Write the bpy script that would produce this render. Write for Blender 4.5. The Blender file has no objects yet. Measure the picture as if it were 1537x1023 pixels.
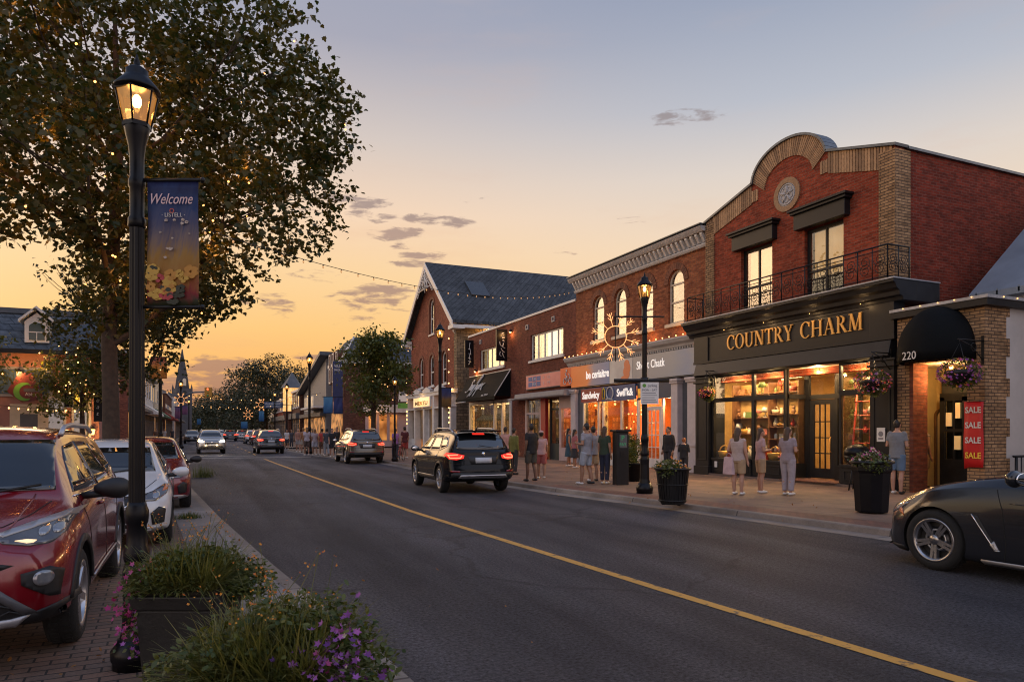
import bpy, bmesh, math, random
from mathutils import Vector, Matrix, noise
from mathutils.bvhtree import BVHTree
R = math.radians
scene = bpy.context.scene
col = scene.collection
random.seed(7)

# ------------------------------------------------------------------ view geometry (metres)
YAW, FPX, EYE = R(24), 1050.0, 1.65
CS, SN = math.cos(YAW), math.sin(YAW)
def kx(px): return (px - 768.0) / FPX
def on_x(px, py, X):
    """street-parallel plane x = X: gives (y, z) of what the photo shows at px, py"""
    k = kx(px); d = X / (k * CS + SN)
    return d * (CS - SN * k), EYE + (645.0 - py) * d / FPX
def on_y(px, py, Y):
    k = kx(px); d = Y / (CS - SN * k)
    return d * (k * CS + SN), EYE + (645.0 - py) * d / FPX
def on_ground(px, py, z=0.0):
    d = (EYE - z) * FPX / (py - 645.0); k = kx(px)
    return d * (k * CS + SN), d * (CS - SN * k)

# ------------------------------------------------------------------ object helpers
def tag(o, label=None, cat=None, group=None, kind=None):
    if label: o['label'] = label
    if cat: o['category'] = cat
    if group: o['group'] = group
    if kind: o['kind'] = kind
    return o
def empty(name, loc=(0, 0, 0), rz=0.0, label=None, cat=None, group=None, scale=1.0):
    o = bpy.data.objects.new(name, None); col.objects.link(o)
    o.location = loc; o.rotation_euler = (0, 0, rz); o.empty_display_size = 0.1
    if scale != 1.0: o.scale = (scale,) * 3
    return tag(o, label, cat, group)
def copy_tree(o, parent=None):
    c = o.copy(); col.objects.link(c)
    if parent is not None:
        c.parent = parent
    for ch in o.children: copy_tree(ch, c)
    return c

class MB:
    """collects shapes and links them as ONE mesh object"""
    def __init__(s): s.v = []; s.f = []; s.mi = []; s.sm = []; s.M = None; s.cur = 0
    def add(s, vs, fs, smooth=False):
        b = len(s.v)
        if s.M is not None: vs = [s.M @ Vector(p) for p in vs]
        s.v.extend([tuple(p) for p in vs])
        for f in fs:
            s.f.append(tuple(b + i for i in f)); s.mi.append(s.cur); s.sm.append(smooth)
        return s
    def box(s, x0, x1, y0, y1, z0, z1):
        if x1 < x0: x0, x1 = x1, x0
        if y1 < y0: y0, y1 = y1, y0
        if z1 < z0: z0, z1 = z1, z0
        return s.add([(x0,y0,z0),(x1,y0,z0),(x1,y1,z0),(x0,y1,z0),(x0,y0,z1),(x1,y0,z1),(x1,y1,z1),(x0,y1,z1)],
              [(3,2,1,0),(4,5,6,7),(0,1,5,4),(1,2,6,5),(2,3,7,6),(3,0,4,7)])
    def taper(s, c, a, b, h, k=0.8, rz=0):
        """box whose foot is a x b and whose top is k times as wide, standing at c"""
        x, y, z = c; vs = []
        for (q, zz) in ((1, z), (k, z + h)):
            for (sx, sy) in ((-1,-1),(1,-1),(1,1),(-1,1)):
                px_, py_ = sx*a/2*q, sy*b/2*q
                vs.append((x + px_*math.cos(rz) - py_*math.sin(rz), y + px_*math.sin(rz) + py_*math.cos(rz), zz))
        return s.add(vs, [(3,2,1,0),(4,5,6,7),(0,1,5,4),(1,2,6,5),(2,3,7,6),(3,0,4,7)])
    def prism(s, poly, a0, a1, axis='y'):
        n = len(poly)
        def P(p, a):
            return (p[0], a, p[1]) if axis == 'y' else ((p[0], p[1], a) if axis == 'z' else (a, p[0], p[1]))
        vs = [P(p, a0) for p in poly] + [P(p, a1) for p in poly]
        fs = [tuple(range(n)), tuple(range(2*n-1, n-1, -1))] + [(i, i+n, (i+1) % n + n, (i+1) % n) for i in range(n)]
        return s.add(vs, fs)
    def tube(s, pts, r, n=8, caps=True, smooth=True):
        pts = [Vector(p) for p in pts]; m = len(pts)
        rs = r if isinstance(r, (list, tuple)) else [r] * m
        vs = []; up = None
        for i, p in enumerate(pts):
            t = (pts[min(i+1, m-1)] - pts[max(i-1, 0)])
            t = t.normalized() if t.length > 1e-9 else Vector((0,0,1))
            if up is None:
                up = Vector((0,0,1)) if abs(t.z) < 0.9 else Vector((1,0,0))
            a = t.cross(up); a = a.normalized() if a.length > 1e-6 else t.orthogonal().normalized()
            b = t.cross(a).normalized(); up = -b if False else a.cross(t).normalized()
            for j in range(n):
                g = 2*math.pi*j/n
                rr = rs[i]
                ra, rb = (rr if isinstance(rr, (tuple, list)) else (rr, rr))
                vs.append(p + a*math.cos(g)*ra + b*math.sin(g)*rb)
        fs = []
        for i in range(m-1):
            for j in range(n):
                fs.append((i*n+j, i*n+(j+1) % n, (i+1)*n+(j+1) % n, (i+1)*n+j))
        if caps: fs += [tuple(range(n-1, -1, -1)), tuple((m-1)*n+j for j in range(n))]
        return s.add(vs, fs, smooth)
    def lathe(s, prof, c=(0,0,0), n=20, smooth=True, caps=True, rot=0.0):
        vs = []; fs = []; m = len(prof)
        for (r, z) in prof:
            for j in range(n):
                g = 2*math.pi*j/n + rot
                vs.append((c[0]+r*math.cos(g), c[1]+r*math.sin(g), c[2]+z))
        for i in range(m-1):
            for j in range(n):
                fs.append((i*n+j, i*n+(j+1) % n, (i+1)*n+(j+1) % n, (i+1)*n+j))
        if caps: fs += [tuple(range(n-1, -1, -1)), tuple((m-1)*n+j for j in range(n))]
        return s.add(vs, fs, smooth)
    def ell(s, c, r, nu=12, nv=8, smooth=True):
        if not isinstance(r, (tuple, list)): r = (r, r, r)
        vs = []; fs = []
        for i in range(nv+1):
            t = math.pi*i/nv
            for j in range(nu):
                g = 2*math.pi*j/nu
                vs.append((c[0]+r[0]*math.sin(t)*math.cos(g), c[1]+r[1]*math.sin(t)*math.sin(g), c[2]-r[2]*math.cos(t)))
        for i in range(nv):
            for j in range(nu):
                fs.append((i*nu+j, i*nu+(j+1) % nu, (i+1)*nu+(j+1) % nu, (i+1)*nu+j))
        return s.add(vs, fs, smooth)
    def ring(s, c, R_, r, axis='y', n=28, m=8, a0=0.0, a1=2*math.pi):
        pts = []
        full = abs(a1-a0-2*math.pi) < 1e-6
        k = n if full else n+1
        for i in range(n+1):
            g = a0+(a1-a0)*i/n
            if axis == 'y': pts.append((c[0]+R_*math.cos(g), c[1], c[2]+R_*math.sin(g)))
            elif axis == 'x': pts.append((c[0], c[1]+R_*math.cos(g), c[2]+R_*math.sin(g)))
            else: pts.append((c[0]+R_*math.cos(g), c[1]+R_*math.sin(g), c[2]))
        return s.tube(pts, r, m, caps=not full)
    def mesh(s, name, mats):
        me = bpy.data.meshes.new(name)
        me.from_pydata(s.v, [], s.f)
        if not isinstance(mats, (list, tuple)): mats = [mats]
        for m in mats: me.materials.append(m)
        if s.f:
            me.polygons.foreach_set('material_index', s.mi)
            me.polygons.foreach_set('use_smooth', s.sm)
        me.update()
        return me
    def build(s, name, mats, parent=None, loc=None, bevel=0.0, smooth=None):
        me = s.mesh(name, mats)
        o = bpy.data.objects.new(name, me); col.objects.link(o)
        if parent is not None: o.parent = parent
        if loc is not None: o.location = loc
        if bevel:
            b = o.modifiers.new('edge', 'BEVEL'); b.width = bevel; b.segments = 2; b.limit_method = 'ANGLE'; b.angle_limit = R(40)
        return o

def obj_of(me, name, parent=None, loc=None):
    o = bpy.data.objects.new(name, me); col.objects.link(o)
    if parent is not None: o.parent = parent
    if loc is not None: o.location = loc
    return o

def plate(outer, holes, y0, y1, name, mats, parent=None, bevel=0.0):
    """flat piece in the x-z plane, any outline, any holes, from depth y0 to y1"""
    cu = bpy.data.curves.new('tmp', 'CURVE'); cu.dimensions = '2D'; cu.fill_mode = 'BOTH'; cu.extrude = abs(y1-y0)/2
    for poly in [outer] + list(holes):
        sp = cu.splines.new('POLY'); sp.points.add(len(poly)-1); sp.use_cyclic_u = True
        for p, q in zip(sp.points, poly): p.co = (q[0], q[1], 0, 1)
    t = bpy.data.objects.new('tmp', cu); col.objects.link(t)
    dg = bpy.context.evaluated_depsgraph_get()
    me = bpy.data.meshes.new_from_object(t.evaluated_get(dg))
    bpy.data.objects.remove(t); bpy.data.curves.remove(cu)
    yc = (y0+y1)/2
    for v in me.vertices: v.co = (v.co.x, yc - v.co.z, v.co.y)
    for p in me.polygons: p.use_smooth = False
    me.materials.clear(); me.name = name
    for m in (mats if isinstance(mats, (list, tuple)) else [mats]): me.materials.append(m)
    me.update()
    o = obj_of(me, name, parent)
    if bevel:
        b = o.modifiers.new('edge', 'BEVEL'); b.width = bevel; b.segments = 2; b.limit_method = 'ANGLE'; b.angle_limit = R(40)
    return o

def text_mesh(body, size, depth=0.01, width=None, shear=0.0, spacing=1.0, bold=0.0):
    """lettering from the built-in typeface, lying in the x-z plane, centred, facing -y"""
    cu = bpy.data.curves.new('tmp', 'FONT'); cu.body = body; cu.size = size; cu.extrude = depth/2
    cu.align_x = 'CENTER'; cu.align_y = 'CENTER'; cu.shear = shear; cu.space_character = spacing; cu.offset = bold
    cu.resolution_u = 3
    t = bpy.data.objects.new('tmp', cu); col.objects.link(t)
    dg = bpy.context.evaluated_depsgraph_get()
    me = bpy.data.meshes.new_from_object(t.evaluated_get(dg))
    bpy.data.objects.remove(t); bpy.data.curves.remove(cu)
    xs = [v.co.x for v in me.vertices] or [0, 1]
    k = 1.0 if not width else width/(max(xs)-min(xs)); xc = (max(xs)+min(xs))/2
    for v in me.vertices: v.co = ((v.co.x-xc)*k, -v.co.z, v.co.y)
    me.materials.clear()
    return me
def text(body, size, m, parent, loc, rot=(0,0,0), name='lettering', **kw):
    me = text_mesh(body, size, **kw); me.materials.append(m); me.name = name
    o = obj_of(me, name, parent, loc); o.rotation_euler = rot
    return o

def arc(cx, cz, r, a0, a1, n=14, rz=None):
    rz = r if rz is None else rz
    return [(cx+r*math.cos(R(a0+(a1-a0)*i/n)), cz+rz*math.sin(R(a0+(a1-a0)*i/n))) for i in range(n+1)]
def rect(x0, x1, z0, z1): return [(x0, z0), (x1, z0), (x1, z1), (x0, z1)]
def arched(x0, x1, z0, z1, rise=None):
    r = (x1-x0)/2; rise = r if rise is None else rise
    return [(x0, z0), (x1, z0)] + arc((x0+x1)/2, z1-rise, r, 0, 180, 12, rise)
def inset(poly, d):
    """shrink a convex outline by d"""
    n = len(poly); out = []
    cx = sum(p[0] for p in poly)/n; cz = sum(p[1] for p in poly)/n
    w = max(p[0] for p in poly)-min(p[0] for p in poly); h = max(p[1] for p in poly)-min(p[1] for p in poly)
    x0 = min(p[0] for p in poly); z0 = min(p[1] for p in poly)
    return [(x0+d+(p[0]-x0)*(w-2*d)/w, z0+d+(p[1]-z0)*(h-2*d)/h) for p in poly]
# ------------------------------------------------------------------ materials
_m = {}
def _new(name):
    m = bpy.data.materials.new(name); m.use_nodes = True
    nt = m.node_tree; bs = nt.nodes['Principled BSDF']
    return m, nt, bs
def N(nt, t, **kw):
    n = nt.nodes.new(t)
    for k, v in kw.items():
        if k.startswith('i_'): n.inputs[k[2:].replace('_', ' ')].default_value = v
        else: setattr(n, k, v)
    return n
def L(nt, a, b): nt.links.new(a, b)
def rgb(h):
    """sRGB 0-255 triple to linear"""
    f = lambda c: (c/255/12.92) if c/255 <= 0.04045 else ((c/255+0.055)/1.055)**2.4
    return tuple(f(c) for c in h) + (1,)
def mat(name, c, rough=0.6, metal=0.0, var=0.15, scale=3.0, bump=0.0, bscale=30.0, coat=0.0, spec=0.5):
    """plain painted / stone / metal surface with a little uneven wear"""
    if name in _m: return _m[name]
    m, nt, bs = _new(name); _m[name] = m
    c = tuple(c)[:3]
    bs.inputs['Roughness'].default_value = rough; bs.inputs['Metallic'].default_value = metal
    bs.inputs['Coat Weight'].default_value = coat; bs.inputs['Coat Roughness'].default_value = 0.03
    bs.inputs['Specular IOR Level'].default_value = spec
    tc = N(nt, 'ShaderNodeTexCoord')
    if var:
        nz = N(nt, 'ShaderNodeTexNoise', i_Scale=scale, i_Detail=6.0, i_Roughness=0.65)
        L(nt, tc.outputs['Object'], nz.inputs['Vector'])
        cr = N(nt, 'ShaderNodeValToRGB')
        cr.color_ramp.elements[0].position = 0.3; cr.color_ramp.elements[1].position = 0.7
        cr.color_ramp.elements[0].color = tuple(x*(1-var) for x in c)+(1,)
        cr.color_ramp.elements[1].color = tuple(min(1, x*(1+var)) for x in c)+(1,)
        L(nt, nz.outputs['Fac'], cr.inputs['Fac']); L(nt, cr.outputs['Color'], bs.inputs['Base Color'])
        mr = N(nt, 'ShaderNodeMapRange'); mr.inputs['To Min'].default_value = max(0.02, rough-0.08); mr.inputs['To Max'].default_value = min(1, rough+0.1)
        L(nt, nz.outputs['Fac'], mr.inputs['Value']); L(nt, mr.outputs['Result'], bs.inputs['Roughness'])
    else:
        bs.inputs['Base Color'].default_value = c+(1,)
    if bump:
        n2 = N(nt, 'ShaderNodeTexNoise', i_Scale=bscale, i_Detail=4.0)
        L(nt, tc.outputs['Object'], n2.inputs['Vector'])
        bp = N(nt, 'ShaderNodeBump', i_Strength=bump, i_Distance=0.02)
        L(nt, n2.outputs['Fac'], bp.inputs['Height']); L(nt, bp.outputs['Normal'], bs.inputs['Normal'])
    return m
def paint(name, c, rough=0.25, metal=0.0, flake=0.0):
    if name in _m: return _m[name]
    m, nt, bs = _new(name); _m[name] = m
    bs.inputs['Base Color'].default_value = tuple(c)[:3]+(1,)
    bs.inputs['Roughness'].default_value = rough; bs.inputs['Metallic'].default_value = metal
    bs.inputs['Coat Weight'].default_value = 1.0; bs.inputs['Coat Roughness'].default_value = 0.02
    tc = N(nt, 'ShaderNodeTexCoord'); nz = N(nt, 'ShaderNodeTexNoise', i_Scale=2.5, i_Detail=5.0)
    L(nt, tc.outputs['Object'], nz.inputs['Vector'])
    mr = N(nt, 'ShaderNodeMapRange'); mr.inputs['From Min'].default_value = 0.35; mr.inputs['From Max'].default_value = 0.7
    mr.inputs['To Min'].default_value = 0.015; mr.inputs['To Max'].default_value = 0.09
    L(nt, nz.outputs['Fac'], mr.inputs['Value']); L(nt, mr.outputs['Result'], bs.inputs['Coat Roughness'])
    return m
def emit(name, c, strength, base=None):
    if name in _m: return _m[name]
    m, nt, bs = _new(name); _m[name] = m
    bs.inputs['Base Color'].default_value = tuple(base or c)[:3]+(1,)
    bs.inputs['Emission Color'].default_value = tuple(c)[:3]+(1,)
    bs.inputs['Emission Strength'].default_value = strength
    try: m.cycles.emission_sampling = 'NONE'
    except Exception: pass
    return m
def glow(name, c1, c2, strength, scale=1.5):
    """lit window or lit sign face: uneven warm light"""
    if name in _m: return _m[name]
    m, nt, bs = _new(name); _m[name] = m
    tc = N(nt, 'ShaderNodeTexCoord'); nz = N(nt, 'ShaderNodeTexNoise', i_Scale=scale, i_Detail=2.0)
    L(nt, tc.outputs['Object'], nz.inputs['Vector'])
    cr = N(nt, 'ShaderNodeValToRGB')
    cr.color_ramp.elements[0].position = 0.35; cr.color_ramp.elements[1].position = 0.65
    cr.color_ramp.elements[0].color = tuple(c1)[:3]+(1,); cr.color_ramp.elements[1].color = tuple(c2)[:3]+(1,)
    L(nt, nz.outputs['Fac'], cr.inputs['Fac'])
    L(nt, cr.outputs['Color'], bs.inputs['Base Color']); L(nt, cr.outputs['Color'], bs.inputs['Emission Color'])
    bs.inputs['Emission Strength'].default_value = strength
    try: m.cycles.emission_sampling = 'NONE'
    except Exception: pass
    return m
def glass(name, tint=(0.9, 0.93, 0.92), refl=0.05, rough=0.01):
    """thin pane: see-through with a mirror sheen that grows at a slant"""
    if name in _m: return _m[name]
    m, nt, bs = _new(name); _m[name] = m
    nt.nodes.remove(bs); out = nt.nodes['Material Output']
    tr = N(nt, 'ShaderNodeBsdfTransparent'); tr.inputs['Color'].default_value = tuple(tint)+(1,)
    gl = N(nt, 'ShaderNodeBsdfGlossy'); gl.inputs['Roughness'].default_value = rough
    gl.inputs['Color'].default_value = (0.95, 0.95, 0.95, 1)
    lw = N(nt, 'ShaderNodeLayerWeight', i_Blend=0.18)
    mr = N(nt, 'ShaderNodeMapRange'); mr.inputs['To Min'].default_value = refl; mr.inputs['To Max'].default_value = 0.7
    L(nt, lw.outputs['Fresnel'], mr.inputs['Value'])
    mx = N(nt, 'ShaderNodeMixShader'); L(nt, mr.outputs['Result'], mx.inputs['Fac'])
    L(nt, tr.outputs[0], mx.inputs[1]); L(nt, gl.outputs[0], mx.inputs[2]); L(nt, mx.outputs[0], out.inputs['Surface'])
    return m
def brick(name, c1, c2, mortar, w=0.23, h=0.078, ms=0.007, vert=False, dirt=0.35):
    """coursed brickwork in the object's own metres (x+y along the wall, z up)"""
    if name in _m: return _m[name]
    m, nt, bs = _new(name); _m[name] = m
    tc = N(nt, 'ShaderNodeTexCoord'); sp = N(nt, 'ShaderNodeSeparateXYZ'); L(nt, tc.outputs['Object'], sp.inputs[0])
    ad = N(nt, 'ShaderNodeMath', operation='ADD'); L(nt, sp.outputs['X'], ad.inputs[0]); L(nt, sp.outputs['Y'], ad.inputs[1])
    cb = N(nt, 'ShaderNodeCombineXYZ')
    if vert: L(nt, sp.outputs['Z'], cb.inputs['X']); L(nt, ad.outputs[0], cb.inputs['Y'])
    else: L(nt, ad.outputs[0], cb.inputs['X']); L(nt, sp.outputs['Z'], cb.inputs['Y'])
    bt = N(nt, 'ShaderNodeTexBrick', i_Scale=1.0)
    bt.inputs['Brick Width'].default_value = w; bt.inputs['Row Height'].default_value = h; bt.inputs['Mortar Size'].default_value = ms
    bt.inputs['Mortar Smooth'].default_value = 0.3; bt.inputs['Bias'].default_value = -0.1
    bt.inputs['Color1'].default_value = tuple(c1)[:3]+(1,); bt.inputs['Color2'].default_value = tuple(c2)[:3]+(1,); bt.inputs['Mortar'].default_value = tuple(mortar)[:3]+(1,)
    L(nt, cb.outputs[0], bt.inputs['Vector'])
    nz = N(nt, 'ShaderNodeTexNoise', i_Scale=0.9, i_Detail=7.0, i_Roughness=0.7); L(nt, tc.outputs['Object'], nz.inputs['Vector'])
    n3 = N(nt, 'ShaderNodeTexNoise', i_Scale=9.0, i_Detail=3.0); 
    mp = N(nt, 'ShaderNodeMapping'); mp.inputs['Scale'].default_value = (0.5, 0.5, 1.4); L(nt, tc.outputs['Object'], mp.inputs['Vector']); L(nt, mp.outputs[0], n3.inputs['Vector'])
    mr = N(nt, 'ShaderNodeMapRange'); mr.inputs['From Min'].default_value = 0.3; mr.inputs['From Max'].default_value = 0.7
    mr.inputs['To Min'].default_value = 1-dirt; mr.inputs['To Max'].default_value = 1+dirt*0.6; L(nt, nz.outputs['Fac'], mr.inputs['Value'])
    m2 = N(nt, 'ShaderNodeMapRange'); m2.inputs['From Min'].default_value = 0.3; m2.inputs['From Max'].default_value = 0.7
    m2.inputs['To Min'].default_value = 0.7; m2.inputs['To Max'].default_value = 1.3; L(nt, n3.outputs['Fac'], m2.inputs['Value'])
    mu = N(nt, 'ShaderNodeMath', operation='MULTIPLY'); L(nt, mr.outputs['Result'], mu.inputs[0]); L(nt, m2.outputs['Result'], mu.inputs[1])
    vm = N(nt, 'ShaderNodeVectorMath', operation='SCALE'); L(nt, bt.outputs['Color'], vm.inputs[0]); L(nt, mu.outputs[0], vm.inputs['Scale'])
    L(nt, vm.outputs[0], bs.inputs['Base Color'])
    bp = N(nt, 'ShaderNodeBump', i_Strength=0.6, i_Distance=0.012); bp.invert = True
    L(nt, bt.outputs['Fac'], bp.inputs['Height']); L(nt, bp.outputs['Normal'], bs.inputs['Normal'])
    bs.inputs['Roughness'].default_value = 0.85; bs.inputs['Specular IOR Level'].default_value = 0.15
    return m
def leafmat(name, c1, c2, trans=0.35, rough=0.5):
    """leaf: colour differs leaf to leaf, light passes through"""
    if name in _m: return _m[name]
    m, nt, bs = _new(name); _m[name] = m
    out = nt.nodes['Material Output']
    ge = N(nt, 'ShaderNodeNewGeometry')
    cr = N(nt, 'ShaderNodeValToRGB')
    cr.color_ramp.elements[0].color = tuple(c1)[:3]+(1,); cr.color_ramp.elements[1].color = tuple(c2)[:3]+(1,)
    L(nt, ge.outputs['Random Per Island'], cr.inputs['Fac'])
    L(nt, cr.outputs['Color'], bs.inputs['Base Color']); bs.inputs['Roughness'].default_value = rough
    tl = N(nt, 'ShaderNodeBsdfTranslucent')
    vm = N(nt, 'ShaderNodeVectorMath', operation='MULTIPLY'); vm.inputs[1].default_value = (1.5, 1.2, 0.5)
    L(nt, cr.outputs['Color'], vm.inputs[0]); L(nt, vm.outputs[0], tl.inputs['Color'])
    mx = N(nt, 'ShaderNodeMixShader'); mx.inputs['Fac'].default_value = trans
    L(nt, bs.outputs[0], mx.inputs[1]); L(nt, tl.outputs[0], mx.inputs[2]); L(nt, mx.outputs[0], out.inputs['Surface'])
    return m

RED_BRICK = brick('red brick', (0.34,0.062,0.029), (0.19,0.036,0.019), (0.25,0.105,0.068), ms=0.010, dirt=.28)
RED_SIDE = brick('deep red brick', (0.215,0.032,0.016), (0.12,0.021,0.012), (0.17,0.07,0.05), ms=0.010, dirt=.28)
BUFF = brick('buff brick', (0.44,0.27,0.14), (0.28,0.165,0.085), (0.10,0.068,0.05), ms=0.012)
BUFF_SOLDIER = brick('buff soldier course', (0.34,0.20,0.10), (0.20,0.115,0.06), (0.07,0.05,0.04), w=0.62, h=0.078, ms=0.010, vert=True)
ORANGE_BRICK = brick('weathered orange brick', (0.36,0.125,0.055), (0.20,0.058,0.03), (0.20,0.12,0.08))
BROWN_BRICK = brick('brown brick', (0.22,0.072,0.044), (0.14,0.046,0.032), (0.12,0.065,0.05))
ROSE_BRICK = brick('rose brick', (0.31,0.105,0.06), (0.20,0.062,0.04), (0.14,0.08,0.06))
FAR_BRICK = brick('old dark brick', (0.16,0.07,0.05), (0.11,0.05,0.035), (0.1,0.07,0.05))
STONE = brick('rubble stone', (0.28,0.21,0.13), (0.17,0.13,0.085), (0.09,0.07,0.05), w=0.42, h=0.22, ms=0.02)
CHAR = mat('charcoal shopfront paint', (0.013,0.013,0.0145), 0.45, var=0.35, scale=2, spec=.3)
CHAR2 = mat('charcoal moulding', (0.016,0.016,0.018), 0.42, var=0.35, scale=4, spec=.3)
COPING = mat('grey zinc coping', (0.12,0.135,0.15), 0.45, 0.6, var=0.3)
WHITE = mat('white paint', (0.62,0.60,0.57), 0.55, var=0.12)
CREAM = mat('cream paint', (0.62,0.52,0.38), 0.6, var=0.12)
GREYP = mat('grey paint', (0.25,0.25,0.27), 0.55, var=0.15)
GREYD = mat('dark grey paint', (0.09,0.095,0.105), 0.5, var=0.2)
RENDER = mat('white render', (0.55,0.52,0.50), 0.85, var=0.1, scale=1.2, bump=0.3, bscale=60)
IRON = mat('black iron', (0.012,0.012,0.013), 0.38, 0.4, var=0.3, scale=8)
BLACKP = mat('black gloss paint', (0.005,0.005,0.007), 0.34, 0.0, var=0.25, scale=5, spec=.22)
SLATE = brick('slate roof', (0.105,0.125,0.15), (0.075,0.092,0.115), (0.04,0.05,0.06), w=0.45, h=0.3, ms=0.015)
ROOFM = mat('dark roofing', (0.07,0.08,0.095), 0.6, var=0.25, scale=1.5)
GLASS = glass('window glass')
GLASSD = glass('dim window glass', (0.75,0.8,0.8), 0.16)
DARKROOM = mat('dark room', (0.03,0.028,0.026), 0.8, var=0.3)
WOOD = mat('brown wood', (0.14,0.065,0.03), 0.5, var=0.35, scale=5)
LIT_WARM = glow('warm lit blind', (0.90,0.52,0.18), (1.0,0.68,0.34), 0.42, 1.2)
LIT_COOL = glow('cool lit blind', (0.90,0.92,1.0), (0.80,0.84,0.95), 0.75, 0.6)
LIT_AMBER = glow('amber lit shop window', (1.0,0.42,0.10), (1.0,0.66,0.25), 0.75, 2.5)
BULB = emit('warm bulb', (1.0,0.50,0.16), 5.0)
BULBD = emit('faint bulb', (1.0,0.52,0.18), 2.4)
PAPER = mat('white paper', (0.7,0.68,0.65), 0.7, var=0.05)
# ------------------------------------------------------------------ camera, sky, sun
cam = bpy.data.cameras.new('camera'); camo = bpy.data.objects.new('camera', cam); col.objects.link(camo)
camo.location = (0, 0, EYE); camo.rotation_euler = (R(90), 0, -YAW)
cam.sensor_width = 36; cam.lens = FPX/1537*36; cam.shift_y = 133.5/1537
cam.clip_start = 0.05; cam.clip_end = 3000
cam.dof.use_dof = True; cam.dof.focus_distance = 18; cam.dof.aperture_fstop = 9
scene.camera = camo
scene.view_settings.view_transform = 'Standard'; scene.view_settings.look = 'None'
scene.view_settings.exposure = 0; scene.view_settings.gamma = 1; scene.view_settings.use_curve_mapping = False
scene.cycles.use_denoising = True; scene.cycles.filter_width = 1.1
scene.cycles.max_bounces = 8; scene.cycles.transparent_max_bounces = 24
scene.cycles.diffuse_bounces = 3; scene.cycles.glossy_bounces = 3; scene.cycles.transmission_bounces = 4
scene.cycles.sample_clamp_indirect = 4.0; scene.cycles.caustics_reflective = False; scene.cycles.caustics_refractive = False

GLOW_AZ = YAW - R(22); SUN_AZ = R(-25)   # the glow lies near the street's far end, the low sun itself out of frame to the left
W = bpy.data.worlds.new('World'); scene.world = W; W.use_nodes = True
nt = W.node_tree; nt.nodes.clear()
out = N(nt, 'ShaderNodeOutputWorld'); bg = N(nt, 'ShaderNodeBackground')
tc = N(nt, 'ShaderNodeTexCoord'); nrm = N(nt, 'ShaderNodeVectorMath', operation='NORMALIZE')
L(nt, tc.outputs['Generated'], nrm.inputs[0])
sp = N(nt, 'ShaderNodeSeparateXYZ'); L(nt, nrm.outputs[0], sp.inputs[0])
def M_(op, a, b=None, clamp=False):
    n = N(nt, 'ShaderNodeMath', operation=op); n.use_clamp = clamp
    for i, q in enumerate((a, b)):
        if q is None: continue
        if isinstance(q, (int, float)): n.inputs[i].default_value = q
        else: L(nt, q, n.inputs[i])
    return n.outputs[0]
def ramp(fac, stops):
    r = N(nt, 'ShaderNodeValToRGB'); e = r.color_ramp.elements
    while len(e) < len(stops): e.new(0.5)
    for q, (p, c) in zip(e, stops): q.position = p; q.color = rgb(c)
    L(nt, fac, r.inputs['Fac']); return r.outputs['Color']
elev = M_('ARCSINE', sp.outputs['Z'])
ef = M_('DIVIDE', elev, R(60), True)                  # 0 at the horizon, 1 at 60 degrees
# towards the sunset and away from it
west = ramp(ef, [(0.0,(240,150,80)), (0.06,(249,180,98)), (0.13,(252,200,126)), (0.2,(251,211,156)), (0.28,(246,214,184)), (0.37,(214,200,192)), (0.48,(168,168,183)), (0.62,(150,160,183)), (1.0,(115,132,168))])
side = ramp(ef, [(0.0,(244,200,152)), (0.14,(249,216,170)), (0.23,(244,218,188)), (0.32,(222,211,202)), (0.40,(186,190,201)), (0.52,(152,162,184)), (0.75,(130,148,182)), (1.0,(112,132,172))])
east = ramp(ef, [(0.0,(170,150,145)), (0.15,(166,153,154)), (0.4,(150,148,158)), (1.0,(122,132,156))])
hx = M_('MULTIPLY', sp.outputs['X'], math.sin(GLOW_AZ)); hy = M_('MULTIPLY', sp.outputs['Y'], math.cos(GLOW_AZ))
hl = M_('SQRT', M_('ADD', M_('MULTIPLY', sp.outputs['X'], sp.outputs['X']), M_('MULTIPLY', sp.outputs['Y'], sp.outputs['Y'])))
cosaz = M_('DIVIDE', M_('ADD', hx, hy), M_('MAXIMUM', hl, 0.001))
az = M_('ARCCOSINE', cosaz)
def mix(fac, a, b):
    n = N(nt, 'ShaderNodeMix', data_type='RGBA'); L(nt, fac, n.inputs['Factor']); L(nt, a, n.inputs['A']); L(nt, b, n.inputs['B']); return n.outputs['Result']
def smooth(v, a, b):
    n = N(nt, 'ShaderNodeMapRange', interpolation_type='SMOOTHSTEP'); L(nt, v, n.inputs['Value']); n.inputs['From Min'].default_value = a; n.inputs['From Max'].default_value = b; return n.outputs['Result']
skyc = mix(smooth(az, R(4), R(46)), west, side)
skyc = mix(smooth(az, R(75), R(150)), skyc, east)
# evening clouds: thin streaks low in the west, each a patch of torn noise
aw = M_('ARCTAN2', sp.outputs['X'], sp.outputs['Y'])
cv = N(nt, 'ShaderNodeCombineXYZ'); L(nt, M_('MULTIPLY', aw, 17.0), cv.inputs['X']); L(nt, M_('MULTIPLY', elev, 70.0), cv.inputs['Y'])
cn = N(nt, 'ShaderNodeTexNoise', i_Scale=1.35, i_Detail=9.0, i_Roughness=0.62, i_Distortion=0.35); L(nt, cv.outputs[0], cn.inputs['Vector'])
cv2 = N(nt, 'ShaderNodeCombineXYZ'); L(nt, M_('MULTIPLY', aw, 3.0), cv2.inputs['X']); L(nt, M_('MULTIPLY', elev, 14.0), cv2.inputs['Y']); cv2.inputs['Z'].default_value = 5.3
cn2 = N(nt, 'ShaderNodeTexNoise', i_Scale=1.0, i_Detail=6.0, i_Roughness=0.6); L(nt, cv2.outputs[0], cn2.inputs['Vector'])
patches = None
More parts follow.
